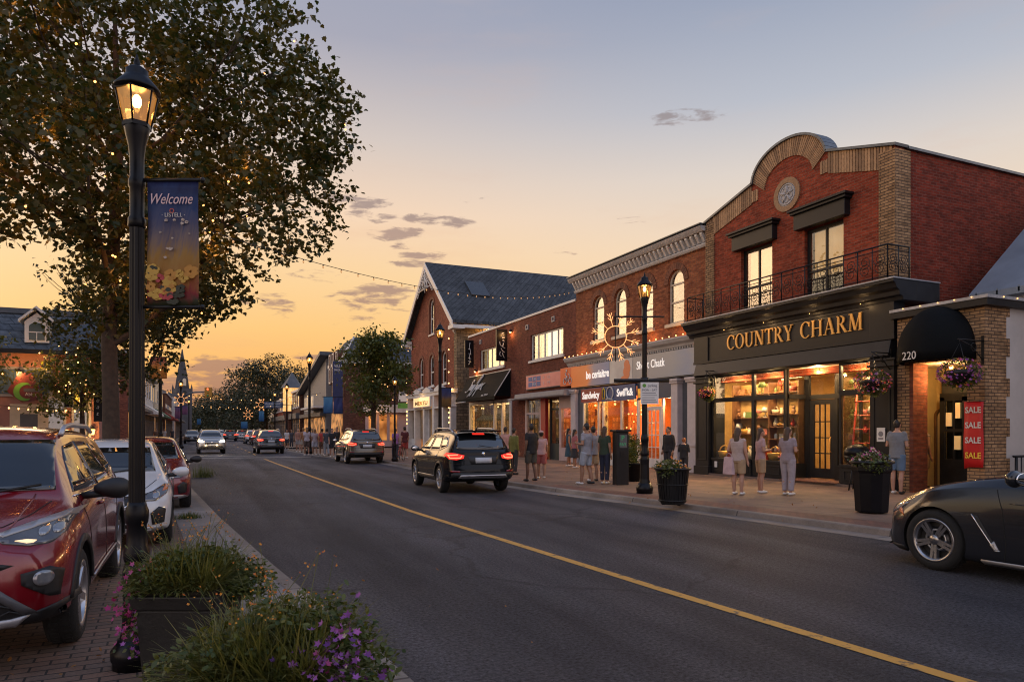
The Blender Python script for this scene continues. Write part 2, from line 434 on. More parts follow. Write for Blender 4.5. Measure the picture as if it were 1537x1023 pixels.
def sky_dir(px, py):
    k = kx(px); e = (645-py)/FPX
    x = k*CS+SN; y = CS-SN*k
    return math.atan2(x, y), math.atan2(e, math.hypot(x, y))
def patch(px, py, wx, wy, s):
    """elliptical bank of cloud at a compass bearing and height"""
    global patches
    a, e = sky_dir(px, py)
    dx = M_('DIVIDE', M_('SUBTRACT', aw, a), wx/FPX); dy = M_('DIVIDE', M_('SUBTRACT', elev, e), wy/FPX)
    q = M_('MULTIPLY', M_('SUBTRACT', 1.0, M_('ADD', M_('MULTIPLY', dx, dx), M_('MULTIPLY', dy, dy)), True), s)
    patches = q if patches is None else M_('MAXIMUM', patches, q)
for p in ((545,304,62,16,.8),(640,328,62,13,.85),(600,362,40,24,.75),(632,383,62,10,.9),(1035,176,95,17,.8),(960,330,90,16,.5),(450,310,60,10,.6),
          (565,445,100,36,.85),(400,455,80,26,.75),(330,548,90,20,1.0),(320,580,150,28,1.0),(470,535,50,8,.95),(330,565,70,16,.8),(420,350,70,20,.6),
          (520,480,90,20,.5),(250,600,160,24,.8),(595,352,70,20,.9),(505,298,44,10,.9),(690,335,46,12,.8),(560,325,60,14,.8),(620,395,70,10,.8),(480,415,70,14,.7),(720,300,60,9,.6),(860,378,60,10,.5),(660,410,50,12,.4)):
    patch(*p)
th = M_('SUBTRACT', 0.80, M_('MULTIPLY', patches, 0.50))
cl = smooth(M_('SUBTRACT', cn.outputs['Fac'], th), -0.03, 0.14)
cl = M_('MULTIPLY', cl, 0.9)
cloudc = ramp(ef, [(0.0,(160,112,96)), (0.12,(176,136,116)), (0.25,(168,142,132)), (0.45,(150,146,152)), (1.0,(130,140,160))])
skyc = mix(cl, skyc, cloudc)
# broad soft veils, barely there
veil = M_('MULTIPLY', smooth(cn2.outputs['Fac'], 0.5, 0.75), 0.22)
veilc = ramp(ef, [(0.0,(226,150,110)), (0.2,(232,178,140)), (0.5,(200,182,178)), (1.0,(150,155,175))])
skyc = mix(veil, skyc, veilc)
gain = M_('ADD', 1.0, M_('MULTIPLY', smooth(az, R(64), R(112)), 1.75))  # sky outside the frame made brighter, an added fill for the facades
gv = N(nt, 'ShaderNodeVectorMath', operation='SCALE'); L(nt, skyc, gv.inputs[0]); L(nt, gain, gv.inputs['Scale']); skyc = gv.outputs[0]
ns = N(nt, 'ShaderNodeTexSky'); ns.sky_type = 'NISHITA'; ns.sun_disc = False; ns.sun_elevation = R(8); ns.sun_rotation = SUN_AZ
ns.air_density = 1.2; ns.dust_density = 2.5
nsc = N(nt, 'ShaderNodeVectorMath', operation='SCALE'); nsc.inputs['Scale'].default_value = 0.004; L(nt, ns.outputs[0], nsc.inputs[0])
skm = N(nt, 'ShaderNodeVectorMath', operation='SCALE'); skm.inputs['Scale'].default_value = 1.0; L(nt, skyc, skm.inputs[0])
tot = N(nt, 'ShaderNodeVectorMath', operation='ADD'); L(nt, nsc.outputs[0], tot.inputs[0]); L(nt, skm.outputs[0], tot.inputs[1])
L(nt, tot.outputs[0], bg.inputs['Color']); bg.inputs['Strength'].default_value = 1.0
L(nt, bg.outputs[0], out.inputs['Surface'])

sun = bpy.data.lights.new('sun', 'SUN'); suno = bpy.data.objects.new('sun', sun); col.objects.link(suno)
sun.energy = 1.35; sun.angle = R(42); sun.color = (1.0, 0.62, 0.34)
se = R(8); sd = Vector((math.sin(SUN_AZ)*math.cos(se), math.cos(SUN_AZ)*math.cos(se), math.sin(se)))
suno.rotation_euler = sd.to_track_quat('Z', 'Y').to_euler()

def lamp_light(name, loc, power, c=(1.0,0.55,0.2), r=0.06, parent=None):
    l = bpy.data.lights.new(name, 'POINT'); l.energy = power; l.color = c; l.shadow_soft_size = r
    o = bpy.data.objects.new(name, l); col.objects.link(o); o.location = loc
    if parent is not None: o.parent = parent
    return o
def room_light(name, loc, sx, sy, power, parent=None, c=(1.0,0.60,0.26), rot=(0,0,0)):
    l = bpy.data.lights.new(name, 'AREA'); l.shape = 'RECTANGLE'; l.size = sx; l.size_y = sy; l.energy = power; l.color = c
    o = bpy.data.objects.new(name, l); col.objects.link(o); o.location = loc; o.rotation_euler = rot
    if parent is not None: o.parent = parent
    return o
# ------------------------------------------------------------------ ground, road, pavements
def lerp_tab(tab, y):
    if y <= tab[0][0]: return tab[0][1]
    for (a, b), (c, d) in zip(tab, tab[1:]):
        if y <= c: 
            t = (y-a)/(c-a); return b+(d-b)*t
    return tab[-1][1]
KERB_R = [(-12,10.3),(3,9.95),(7.4,9.75),(13,9.1),(16,8.65),(19,8.4),(25,8.35),(31,8.45),(37,8.40),(41,7.5),(45,7.05),(60,6.5),(90,6.7),(140,7.6),(260,11)]
KERB_L = [(-12,1.8),(4.4,1.27),(5,1.2),(9,.78),(14.3,.3),(25,-.5),(35,-1.3),(45,-2.2),(60,-2.9),(90,-2.8),(140,-1.9),(260,1.4)]
YLINE = [(-8,5.5),(2.97,4.58),(5.9,4.36),(13.7,3.91),(25,3.62),(36.4,3.4),(44,3.3)]
YS = [-12+i*1.0 for i in range(80)] + [68+i*4 for i in range(49)]
def strip(fa, fb, z, name, m, ys=YS, kind='structure', nx=1, zb=None):
    b = MB(); vs = []; fs = []
    for y in ys:
        a, c = fa(y), fb(y)
        for i in range(nx+1): vs.append((a+(c-a)*i/nx, y, z))
    for j in range(len(ys)-1):
        for i in range(nx):
            q = j*(nx+1)+i; fs.append((q, q+1, q+nx+2, q+nx+1))
    b.add(vs, fs); o = b.build(name, m); o['kind'] = kind; return o
kr = lambda y: lerp_tab(KERB_R, y)
kl = lambda y: lerp_tab(KERB_L, y)

def asphalt():
    m, nt, bs = _new('asphalt'); tc = N(nt, 'ShaderNodeTexCoord')
    big = N(nt, 'ShaderNodeTexNoise', i_Scale=0.35, i_Detail=6.0, i_Roughness=0.6)
    mp = N(nt, 'ShaderNodeMapping'); mp.inputs['Scale'].default_value = (1.6, 0.45, 1); L(nt, tc.outputs['Object'], mp.inputs['Vector']); L(nt, mp.outputs[0], big.inputs['Vector'])
    fine = N(nt, 'ShaderNodeTexNoise', i_Scale=30.0, i_Detail=4.0, i_Roughness=0.85); L(nt, tc.outputs['Object'], fine.inputs['Vector'])
    cr = N(nt, 'ShaderNodeValToRGB'); e = cr.color_ramp.elements
    e[0].position = 0.3; e[1].position = 0.72; e[0].color = (0.034,0.037,0.048,1); e[1].color = (0.105,0.106,0.124,1)
    lane = N(nt, 'ShaderNodeTexNoise', i_Scale=1.0, i_Detail=4.0); ml = N(nt, 'ShaderNodeMapping'); ml.inputs['Scale'].default_value = (1.1,.05,1); ml.inputs['Rotation'].default_value = (0,0,R(-2.5)); L(nt, tc.outputs['Object'], ml.inputs['Vector']); L(nt, ml.outputs[0], lane.inputs['Vector'])
    lb_ = N(nt, 'ShaderNodeMath', operation='MULTIPLY_ADD'); lb_.inputs[1].default_value = 1.1; L(nt, lane.outputs['Fac'], lb_.inputs[0]); L(nt, big.outputs['Fac'], lb_.inputs[2]); lc_ = N(nt, 'ShaderNodeMath', operation='SUBTRACT'); lc_.inputs[1].default_value = .55; L(nt, lb_.outputs[0], lc_.inputs[0])
    L(nt, lc_.outputs[0], cr.inputs['Fac'])
    mr = N(nt, 'ShaderNodeMapRange'); mr.inputs['From Min'].default_value = 0.32; mr.inputs['From Max'].default_value = 0.70; mr.inputs['To Min'].default_value = 0.05; mr.inputs['To Max'].default_value = 2.9
    L(nt, fine.outputs['Fac'], mr.inputs['Value'])
    # pale aggregate chips
    vo = N(nt, 'ShaderNodeTexVoronoi', i_Scale=38.0); L(nt, tc.outputs['Object'], vo.inputs['Vector'])
    chip = N(nt, 'ShaderNodeMath', operation='LESS_THAN'); chip.inputs[1].default_value = 0.10; L(nt, vo.outputs['Distance'], chip.inputs[0])
    sepc = N(nt, 'ShaderNodeSeparateColor'); L(nt, vo.outputs['Color'], sepc.inputs[0])
    ch2 = N(nt, 'ShaderNodeMath', operation='GREATER_THAN'); ch2.inputs[1].default_value = 0.80; L(nt, sepc.outputs[0], ch2.inputs[0])
    chm = N(nt, 'ShaderNodeMath', operation='MULTIPLY'); L(nt, chip.outputs[0], chm.inputs[0]); L(nt, ch2.outputs[0], chm.inputs[1])
    cadd = N(nt, 'ShaderNodeMath', operation='MULTIPLY_ADD'); cadd.inputs[1].default_value = 3.2; L(nt, chm.outputs[0], cadd.inputs[0]); L(nt, mr.outputs['Result'], cadd.inputs[2])
    # cracks
    wn = N(nt, 'ShaderNodeTexNoise', i_Scale=1.2, i_Detail=5.0); L(nt, tc.outputs['Object'], wn.inputs['Vector'])
    wm = N(nt, 'ShaderNodeVectorMath', operation='MULTIPLY_ADD'); wm.inputs[1].default_value = (1.1,1.1,0); L(nt, wn.outputs['Color'], wm.inputs[0]); L(nt, tc.outputs['Object'], wm.inputs[2])
    cv = N(nt, 'ShaderNodeTexVoronoi', feature='DISTANCE_TO_EDGE', i_Scale=0.22); L(nt, wm.outputs[0], cv.inputs['Vector'])
    ck = N(nt, 'ShaderNodeMapRange'); ck.inputs['From Min'].default_value = 0.0; ck.inputs['From Max'].default_value = 0.014; ck.inputs['To Min'].default_value = 0.35
    L(nt, cv.outputs['Distance'], ck.inputs['Value'])
    mk = N(nt, 'ShaderNodeMapRange'); mk.inputs['From Min'].default_value = 0.45; mk.inputs['From Max'].default_value = 0.52; L(nt, big.outputs['Fac'], mk.inputs['Value'])
    ckm = N(nt, 'ShaderNodeMix', data_type='FLOAT'); ckm.inputs['A'].default_value = 1.0; L(nt, mk.outputs['Result'], ckm.inputs['Factor']); L(nt, ck.outputs['Result'], ckm.inputs['B'])
    mu = N(nt, 'ShaderNodeMath', operation='MULTIPLY'); L(nt, cadd.outputs[0], mu.inputs[0]); L(nt, ckm.outputs['Result'], mu.inputs[1])
    vm = N(nt, 'ShaderNodeVectorMath', operation='SCALE'); L(nt, cr.outputs['Color'], vm.inputs[0]); L(nt, mu.outputs[0], vm.inputs['Scale'])
    L(nt, vm.outputs[0], bs.inputs['Base Color'])
    rr = N(nt, 'ShaderNodeMapRange'); rr.inputs['To Min'].default_value = 0.74; rr.inputs['To Max'].default_value = 0.56; bs.inputs['Specular IOR Level'].default_value = 0.32; L(nt, big.outputs['Fac'], rr.inputs['Value']); L(nt, rr.outputs['Result'], bs.inputs['Roughness'])
    bp = N(nt, 'ShaderNodeBump', i_Strength=1.0, i_Distance=0.02); L(nt, mu.outputs[0], bp.inputs['Height']); L(nt, bp.outputs['Normal'], bs.inputs['Normal'])
    return m
def slabs(name, c1, c2, joint, w, h, ms, stain=0.4, swap=False, sq=1.0):
    m, nt, bs = _new(name); tc = N(nt, 'ShaderNodeTexCoord')
    bt = N(nt, 'ShaderNodeTexBrick', i_Scale=1.0); bt.inputs['Brick Width'].default_value = w; bt.inputs['Row Height'].default_value = h; bt.inputs['Mortar Size'].default_value = ms
    bt.inputs['Color1'].default_value = c1+(1,); bt.inputs['Color2'].default_value = c2+(1,); bt.inputs['Mortar'].default_value = joint+(1,)
    mp = N(nt, 'ShaderNodeMapping'); mp.inputs['Rotation'].default_value = (0,0,R(90) if swap else R(-3)); mp.inputs['Location'].default_value = (0,sq if swap else 0,0); L(nt, tc.outputs['Object'], mp.inputs['Vector']); L(nt, mp.outputs[0], bt.inputs['Vector'])
    nz = N(nt, 'ShaderNodeTexNoise', i_Scale=0.8, i_Detail=8.0, i_Roughness=0.7); L(nt, tc.outputs['Object'], nz.inputs['Vector'])
    mr = N(nt, 'ShaderNodeMapRange'); mr.inputs['From Min'].default_value = 0.3; mr.inputs['From Max'].default_value = 0.7; mr.inputs['To Min'].default_value = 1-stain; mr.inputs['To Max'].default_value = 1+stain
    L(nt, nz.outputs['Fac'], mr.inputs['Value'])
    n2 = N(nt, 'ShaderNodeTexNoise', i_Scale=40.0, i_Detail=3.0); L(nt, tc.outputs['Object'], n2.inputs['Vector'])
    m2 = N(nt, 'ShaderNodeMapRange'); m2.inputs['To Min'].default_value = 0.75; m2.inputs['To Max'].default_value = 1.25; L(nt, n2.outputs['Fac'], m2.inputs['Value'])
    mu = N(nt, 'ShaderNodeMath', operation='MULTIPLY'); L(nt, mr.outputs['Result'], mu.inputs[0]); L(nt, m2.outputs['Result'], mu.inputs[1])
    vm = N(nt, 'ShaderNodeVectorMath', operation='SCALE'); L(nt, bt.outputs['Color'], vm.inputs[0]); L(nt, mu.outputs[0], vm.inputs['Scale']); L(nt, vm.outputs[0], bs.inputs['Base Color'])
    ad = N(nt, 'ShaderNodeMath', operation='MULTIPLY_ADD'); ad.inputs[1].default_value = -1.0; L(nt, bt.outputs['Fac'], ad.inputs[0]); L(nt, n2.outputs['Fac'], ad.inputs[2])
    bp = N(nt, 'ShaderNodeBump', i_Strength=0.5, i_Distance=0.01); L(nt, ad.outputs[0], bp.inputs['Height']); L(nt, bp.outputs['Normal'], bs.inputs['Normal'])
    bs.inputs['Roughness'].default_value = 0.75
    return m
ASPHALT = asphalt()
WALK = slabs('pavement slabs', (0.23,0.14,0.094), (0.165,0.105,0.072), (0.07,0.05,0.04), 1.5, 1.5, 0.012, 0.45)
PAVER = slabs('brick pavers', (0.20,0.115,0.08), (0.14,0.10,0.08), (0.025,0.02,0.018), 0.22, 0.11, 0.008, 0.45)
PAVER2 = slabs('brick band', (0.21,0.085,0.05), (0.15,0.065,0.042), (0.05,0.035,0.03), 0.21, 0.105, 0.008, 0.4, True)
CONC = slabs('kerbside concrete', (0.21,0.185,0.17), (0.175,0.155,0.145), (0.06,0.05,0.045), 1.8, 2.6, 0.012, 0.4)
KERBC = slabs('kerb concrete', (0.23,0.19,0.155), (0.18,0.145,0.12), (0.06,0.05,0.045), 3.0, 80.0, 0.014, 0.45, True, 40.0)
GROUND = mat('earth', (0.06,0.055,0.045), 0.9, var=0.3, scale=0.3)
YELLOW = mat('worn yellow road paint', (0.62,0.30,0.045), 0.6, var=0.35, scale=9)
for e_, p_, c_ in zip(YELLOW.node_tree.nodes['Color Ramp'].color_ramp.elements, (.36,.44), ((.11,.075,.05,1),(.60,.30,.05,1))): e_.position = p_; e_.color = c_
WHITEL = mat('worn white road paint', (0.50,0.46,0.42), 0.6, var=0.3, scale=5)
tag(MB().add([(-900,-200,-.03),(900,-200,-.03),(900,1500,-.03),(-900,1500,-.03)], [(0,1,2,3)]).build('ground', GROUND), kind='structure')
strip(lambda y: kl(y)-0.01, lambda y: kr(y)+0.05, 0.0, 'road', ASPHALT, nx=6)
# side street on the left, and the crossing on the right between the gabled house and the mansard block
strip(lambda y: -60, lambda y: kl(y)+0.02, -0.004, 'side_road', ASPHALT, [45+i for i in range(9)])
strip(lambda y: kr(y)+0.02, lambda y: 60, -0.004, 'side_road', ASPHALT, [60+i*0.5 for i in range(10)])
# lay-by of brick pavers under the parked cars, concrete strip along its edge
CONC_IN = [(-12,0.95),(4.4,0.66),(7,.30),(9,-.05),(14.3,-.42),(22,-.9),(30,-1.7),(45,-3.0)]
strip(lambda y: lerp_tab(CONC_IN, y), kl, 0.012, 'concrete_strip', CONC, [y for y in YS if y <= 44])
strip(lambda y: -14, lambda y: lerp_tab(CONC_IN, y), 0.008, 'brick_layby', PAVER, [y for y in YS if y <= 44], nx=4)
b = MB()
for y0, y1 in zip([y for y in YS if y < 44], [y for y in YS if y < 44][1:]):
    a0, a1 = kl(y0), kl(y1)
    b.add([(a0-.13,y0,.016),(a0+.02,y0,.016),(a1+.02,y1,.016),(a1-.13,y1,.016),(a0+.02,y0,-.01),(a1+.02,y1,-.01)], [(0,1,2,3),(1,4,5,2)])
tag(b.build('flush_kerb', KERBC), kind='structure')
strip(lambda y: -9, lambda y: kl(y)-.02, 0.12, 'left_pavement', WALK, [54+i*4 for i in range(52)])
# right-hand pavement with a real kerb
WZ = 0.10
def walk_piece(ys, nm):
    strip(lambda y: kr(y)+.17, lambda y: 30, WZ, nm, WALK, ys, nx=3)
    b = MB()
    for y0, y1 in zip(ys, ys[1:]):
        a0, a1 = kr(y0), kr(y1)
        b.add([(a0-.015,y0,-.02),(a0+.02,y0,WZ-.01),(a0+.04,y0,WZ+.006),(a0+.18,y0,WZ+.006),(a1-.015,y1,-.02),(a1+.02,y1,WZ-.01),(a1+.04,y1,WZ+.006),(a1+.18,y1,WZ+.006)],
              [(0,1,5,4),(1,2,6,5),(2,3,7,6)])
    tag(b.build('kerb', KERBC), kind='structure')
YA = [-12+i*0.5 for i in range(144)]
walk_piece(YA, 'pavement'); walk_piece([64.8]+[66+i*3 for i in range(65)], 'pavement')
strip(lambda y: kr(y)+.20, lambda y: kr(y)+.85, WZ+.004, 'brick_band', PAVER2, [-12+i*0.5 for i in range(60)])
strip(lambda y: kr(y)-.42, lambda y: kr(y)-.012, 0.005, 'gutter', KERBC, [-12+i*0.5 for i in range(140)])
strip(lambda y: lerp_tab(YLINE, y)-.065, lambda y: lerp_tab(YLINE, y)+.065, 0.005, 'centre_line', YELLOW, [y for y in YS if -8 <= y <= 42])
b = MB()
for (a, c, y0, y1) in ((-2.0,6.2,44.6,44.95),(-2.2,3.1,47.9,48.2)):
    b.add([(a,y0,.005),(c,y0-.5,.005),(c,y1-.5,.005),(a,y1,.005)], [(0,1,2,3)])
tag(b.build('stop_line', WHITEL), kind='structure')
b = MB()
for y0 in (49,54,59,65,72,80,90):
    x = 3.3; b.add([(x-.06,y0,.005),(x+.06,y0,.005),(x+.08,y0+2.2,.005),(x-.04,y0+2.2,.005)], [(0,1,2,3)])
tag(b.build('centre_dashes', YELLOW), kind='structure')
# ------------------------------------------------------------------ building kit
def frame_ring(b, outer, inner, y0, y1):
    n = len(outer)
    vs = [(p[0],y0,p[1]) for p in outer]+[(p[0],y0,p[1]) for p in inner]+[(p[0],y1,p[1]) for p in outer]+[(p[0],y1,p[1]) for p in inner]
    fs = []
    for i in range(n):
        j = (i+1) % n
        fs += [(i,j,n+j,n+i),(2*n+j,2*n+i,3*n+i,3*n+j),(i,2*n+i,2*n+j,j),(n+i,n+j,3*n+j,3*n+i)]
    b.add(vs, fs)
def window(parent, x0, x1, z0, z1, arch=0, fm=None, fw=0.07, y=0.10, bars_v=(), bars_h=(), blind=None, glass_m=None, sill=None, blind_top=0.0, bd=0.14, room=True):
    """a window set in the wall: frame with bars; pane, blind and sill are its own pieces"""
    fm = fm or WHITE
    poly = arched(x0, x1, z0, z1, arch) if arch else rect(x0, x1, z0, z1)
    inn = inset(poly, fw); b = MB(); frame_ring(b, poly, inn, y, y+.07)
    for v in bars_v: xb = x0+(x1-x0)*v; b.box(xb-fw*.35, xb+fw*.35, y+.004, y+.06, z0+fw*.8, z1-fw*.8-(arch*.25))
    for h in bars_h: zb = z0+(z1-z0)*h; b.box(x0+fw*.8, x1-fw*.8, y-.006, y+.063, zb-fw*.4, zb+fw*.4)
    w = b.build('window', fm, parent)
    MB().prism(inn, y+.034, y+.040).build('pane', glass_m or GLASS, w)
    if blind is not None:
        p2 = inset(poly, fw*.6)
        if blind_top: p2 = [(p[0], max(p[1], z0+(z1-z0)*blind_top)) for p in p2]
        MB().prism(p2, y+bd, y+bd+.01).build('blind', blind, w)
    if room:
        q = inset(poly, -0.02)
        MB().prism(rect(x0-.1,x1+.1,z0-.1,z1+.1), y+.42, y+.44).build('dark_room', DARKROOM, w)
    if sill is not None:
        MB().box(x0-.12, x1+.12, -.10, y+.02, z0-.13, z0-.004).build('sill', sill, w, bevel=.008)
    return w
def room(parent, x0, x1, y0, y1, z0, z1, wall, floor=None, ceil=None):
    b = MB(); t = .05
    b.add([(x0,y0,z0),(x1,y0,z0),(x1,y1,z0),(x0,y1,z0)], [(0,1,2,3)])
    b.cur = 1
    b.add([(x0,y0,z1),(x1,y0,z1),(x1,y1,z1),(x0,y1,z1)], [(3,2,1,0)])
    b.cur = 2
    b.add([(x0,y1,z0),(x1,y1,z0),(x1,y1,z1),(x0,y1,z1)], [(0,1,2,3)])
    b.add([(x0,y0,z0),(x0,y1,z0),(x0,y1,z1),(x0,y0,z1)], [(0,1,2,3)])
    b.add([(x1,y0,z0),(x1,y1,z0),(x1,y1,z1),(x1,y0,z1)], [(3,2,1,0)])
    return b.build('room', [floor or WOOD, ceil or CREAM, wall], parent)
def glow_bulbs(parent, pts, r=.03, m=None, name='bulb'):
    me = MB().ell((0,0,0), r, 8, 6).mesh(name, m or BULB)
    for p in pts: obj_of(me, name, parent, p)
def island_mat(name, c1, c2, rough=0.8, bump=0.4):
    """each separate block takes its own tone"""
    if name in _m: return _m[name]
    m, nt, bs = _new(name); _m[name] = m
    ge = N(nt, 'ShaderNodeNewGeometry'); cr = N(nt, 'ShaderNodeValToRGB'); cr.color_ramp.elements[0].color = tuple(c1)+(1,); cr.color_ramp.elements[1].color = tuple(c2)+(1,)
    L(nt, ge.outputs['Random Per Island'], cr.inputs['Fac'])
    tc = N(nt, 'ShaderNodeTexCoord'); nz = N(nt, 'ShaderNodeTexNoise', i_Scale=14.0, i_Detail=4.0); L(nt, tc.outputs['Object'], nz.inputs['Vector'])
    mr = N(nt, 'ShaderNodeMapRange'); mr.inputs['To Min'].default_value = .6; mr.inputs['To Max'].default_value = 1.4; L(nt, nz.outputs['Fac'], mr.inputs['Value'])
    vm = N(nt, 'ShaderNodeVectorMath', operation='SCALE'); L(nt, cr.outputs['Color'], vm.inputs[0]); L(nt, mr.outputs['Result'], vm.inputs['Scale']); L(nt, vm.outputs[0], bs.inputs['Base Color'])
    bp = N(nt, 'ShaderNodeBump', i_Strength=bump, i_Distance=0.01); L(nt, nz.outputs['Fac'], bp.inputs['Height']); L(nt, bp.outputs['Normal'], bs.inputs['Normal'])
    bs.inputs['Roughness'].default_value = rough
    return m
VOUSS = island_mat('buff bricks', (0.48,0.29,0.15), (0.22,0.13,0.07))
GOODS = [mat('goods '+n, c, .5, var=.15) for n, c in (('red',(.45,.05,.03)),('gold',(.65,.36,.08)),('cream',(.7,.6,.45)),('green',(.10,.16,.05)),('brown',(.18,.08,.03)),('white',(.75,.72,.68)),('pink',(.55,.18,.16)))]
GOLD = mat('gold leaf', (0.80,0.43,0.10), 0.35, 0.15, var=0.12, scale=6)
ROOMW = mat('ochre shop wall', (0.42,0.27,0.10), .8, var=.2)
ROOMO = mat('orange shop wall', (0.55,0.17,0.03), .8, var=.25)

def facade(name, X, Y0, label, cat='building'):
    return empty(name, (X, Y0, 0), R(-90), label, cat)

# ---- serif capitals, cap height 1
def glyph(ch):
    P = []; T, t = .135, .05
    def st(x0, z0, x1, z1, w):          # stroke, w measured across x
        P.append([(x0-w/2,z0),(x0+w/2,z0),(x1+w/2,z1),(x1-w/2,z1)])
    def sf(x, z, w=.27):
        s = .045; P.append([(x-w/2,z),(x+w/2,z),(x+w/2,z+s),(x-w/2,z+s)] if z < .5 else [(x-w/2,z-s),(x+w/2,z-s),(x+w/2,z),(x-w/2,z)])
    def bowl(cx, cz, rx, rz, ix, iz, a0, a1, n=18):
        o = arc(cx, cz, rx, a0, a1, n, rz); i = arc(cx, cz, ix, a0, a1, n, iz)
        for k in range(n): P.append([o[k], o[k+1], i[k+1], i[k]])
    if ch == 'O': bowl(.43,.5,.43,.515,.29,.47,0,360,30); w = .86
    elif ch == 'C': bowl(.43,.5,.43,.515,.30,.465,48,315,24); P.append([(.66,.72),(.74,.66),(.74,.96),(.70,.96)]); w = .76
    elif ch == 'U':
        st(.15,.32,.15,1,T); st(.68,.32,.68,1,t); sf(.15,1); sf(.68,1,.24); bowl(.40,.33,.315,.345,.215,.28,180,360,16); w = .82
    elif ch == 'N': st(.14,0,.14,1,t); st(.74,0,.74,1,t); st(.18,1,.70,0,T*1.15); sf(.14,0,.24); sf(.12,1,.22); sf(.74,1,.24); w = .88
    elif ch == 'T': st(.36,0,.36,1,T); sf(.36,0,.30); P.append([(.0,.94),(.72,.94),(.72,1),(0,1)]); P.append([(0,.80),(.035,.80),(.075,.94),(0,.94)]); P.append([(.72,.80),(.685,.80),(.645,.94),(.72,.94)]); w = .72
    elif ch == 'R':
        st(.16,0,.16,1,T); sf(.16,0); sf(.16,1,.26); bowl(.30,.745,.30,.255,.165,.205,-90,90,14)
        P.append([(.16,.955),(.31,.955),(.31,1),(.16,1)]); P.append([(.16,.49),(.31,.49),(.31,.535),(.16,.535)]); st(.36,.50,.68,0,T*1.1); sf(.70,0,.2); w = .76
    elif ch == 'Y': st(.37,0,.37,.46,T); sf(.37,0,.30); st(.37,.44,.10,1,T*1.05); st(.38,.44,.64,1,t); sf(.10,1,.27); sf(.64,1,.22); w = .74
    elif ch == 'H': st(.15,0,.15,1,T); st(.72,0,.72,1,T); P.append([(.15,.48),(.72,.48),(.72,.53),(.15,.53)]); [sf(x,z) for x in (.15,.72) for z in (0,1)]; w = .88
    elif ch == 'A': st(.10,0,.40,1,t); st(.68,0,.38,1,T*1.1); P.append([(.2,.31),(.58,.31),(.58,.36),(.2,.36)]); sf(.09,0,.22); sf(.68,0,.28); w = .80
    elif ch == 'M': st(.13,0,.17,1,t); st(.82,0,.80,1,T); st(.19,1,.48,.03,T); st(.79,1,.49,.03,t); sf(.12,0,.22); sf(.82,0,.28); sf(.13,1,.18); sf(.84,1,.18); w = .96
    else: w = .42
    return P, w
def serif(body, height, width, m, parent, loc, depth=.04):
    b = MB(); x = 0; gap = .10
    for ch in body:
        P, w = glyph(ch)
        for i, p in enumerate(P):
            e = .0005*(i % 5)
            b.prism([(x+q[0], q[1]) for q in p], -depth/height-e, 0)
        x += w+gap
    x -= gap; k = width/x
    b.v = [((v[0]-x/2)*k, v[1]*height, v[2]*height) for v in b.v]
    return b.build('lettering', m, parent, loc)

# ------------------------------------------------------------------ the corner gift shop with the arched parapet
S = facade('brick_shop_building', 16.6, 20.1, 'tall red brick shop with arched buff brick parapet and charcoal shopfront with gold letters')
out_ = [(0,3.3),(7.46,3.3),(7.46,9.08),(5.28,9.70)] + arc(3.80,9.66,1.46,4,176,22,.95) + [(2.32,9.70),(0,9.06)]
WIN = [(1.75,3.15),(4.45,5.85)]
plate(out_, [rect(a,b_,5.3,7.66) for a, b_ in WIN], 0, .35, 'wall', RED_BRICK, S)
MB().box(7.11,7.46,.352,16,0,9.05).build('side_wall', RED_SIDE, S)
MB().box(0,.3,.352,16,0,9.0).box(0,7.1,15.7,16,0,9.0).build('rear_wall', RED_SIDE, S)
MB().box(.3,7.1,.36,15.7,8.5,8.7).build('roof', ROOFM, S)
b = MB()                                                  # soldier-course band: single bricks
def band_z(x): 
    return 9.06+(x/2.32)*.64 if x < 2.32 else (9.70-(x-5.28)/2.18*.62)
x = .02
while x < 2.55:
    b.prism([(x,min(band_z(x),9.7)-.62),(x+.074,min(band_z(x+.08),9.7)-.62),(x+.074,min(band_z(x+.08),9.70)-.005),(x,min(band_z(x),9.7)-.005)] if x<2.24 else [(x,9.1),(x+.074,9.14),(x+.074,9.48),(x,9.5)], -.035, 0.05); x += .094
x = 5.06
while x < 7.40:
    if x < 5.3: b.prism([(x,9.12),(x+.074,9.10),(x+.074,9.50),(x,9.46)], -.035, .05)
    else: b.prism([(x,band_z(x)-.62),(x+.074,band_z(x+.08)-.62),(x+.074,band_z(x+.08)-.005),(x,band_z(x)-.005)], -.035, 0.05)
    x += .094
n = 44
for i in range(n):
    a0 = 176-172*(i+.13)/n; a1 = 176-172*(i+.87)/n
    o = [(3.80+1.455*math.cos(R(a)), 9.66+.945*math.sin(R(a))) for a in (a0,a1)]
    q = [(3.80+.98*math.cos(R(a)), 9.30+.76*math.sin(R(a))+.0) for a in (a0,a1)]
    b.prism([o[0],o[1],q[1],q[0]], -.04, .05)
b.build('parapet_band', VOUSS, S)
MB().box(7.0,7.483,-.037,.56,5.2,9.02).build('brick_pier', BUFF, S)
MB().box(-.02,.42,-.037,.3,5.2,8.98).build('brick_pier', BUFF, S)
b = MB(); top = [(7.52,9.07),(5.28,9.70)] + arc(3.80,9.66,1.46,4,176,22,.95) + [(2.32,9.70),(-.05,9.05)]
for p, q in zip(top, top[1:]):
    d = Vector((q[0]-p[0], q[1]-p[1])); nn = Vector((d.y,-d.x)).normalized()*.07
    b.prism([p,q,(q[0]+nn.x,q[1]+nn.y),(p[0]+nn.x,p[1]+nn.y)], -.10, .42)
b.box(7.06,7.54,.42,16,9.05,9.12)
b.build('coping', COPING, S)
b = MB(); frame_ring(b, arc(3.78,8.93,.52,0,350,35), arc(3.78,8.93,.36,0,350,35), -.05, .02); md = b.build('medallion', VOUSS, S)
b = MB().prism(arc(3.78,8.93,.36,0,350,35), -.025, .02)
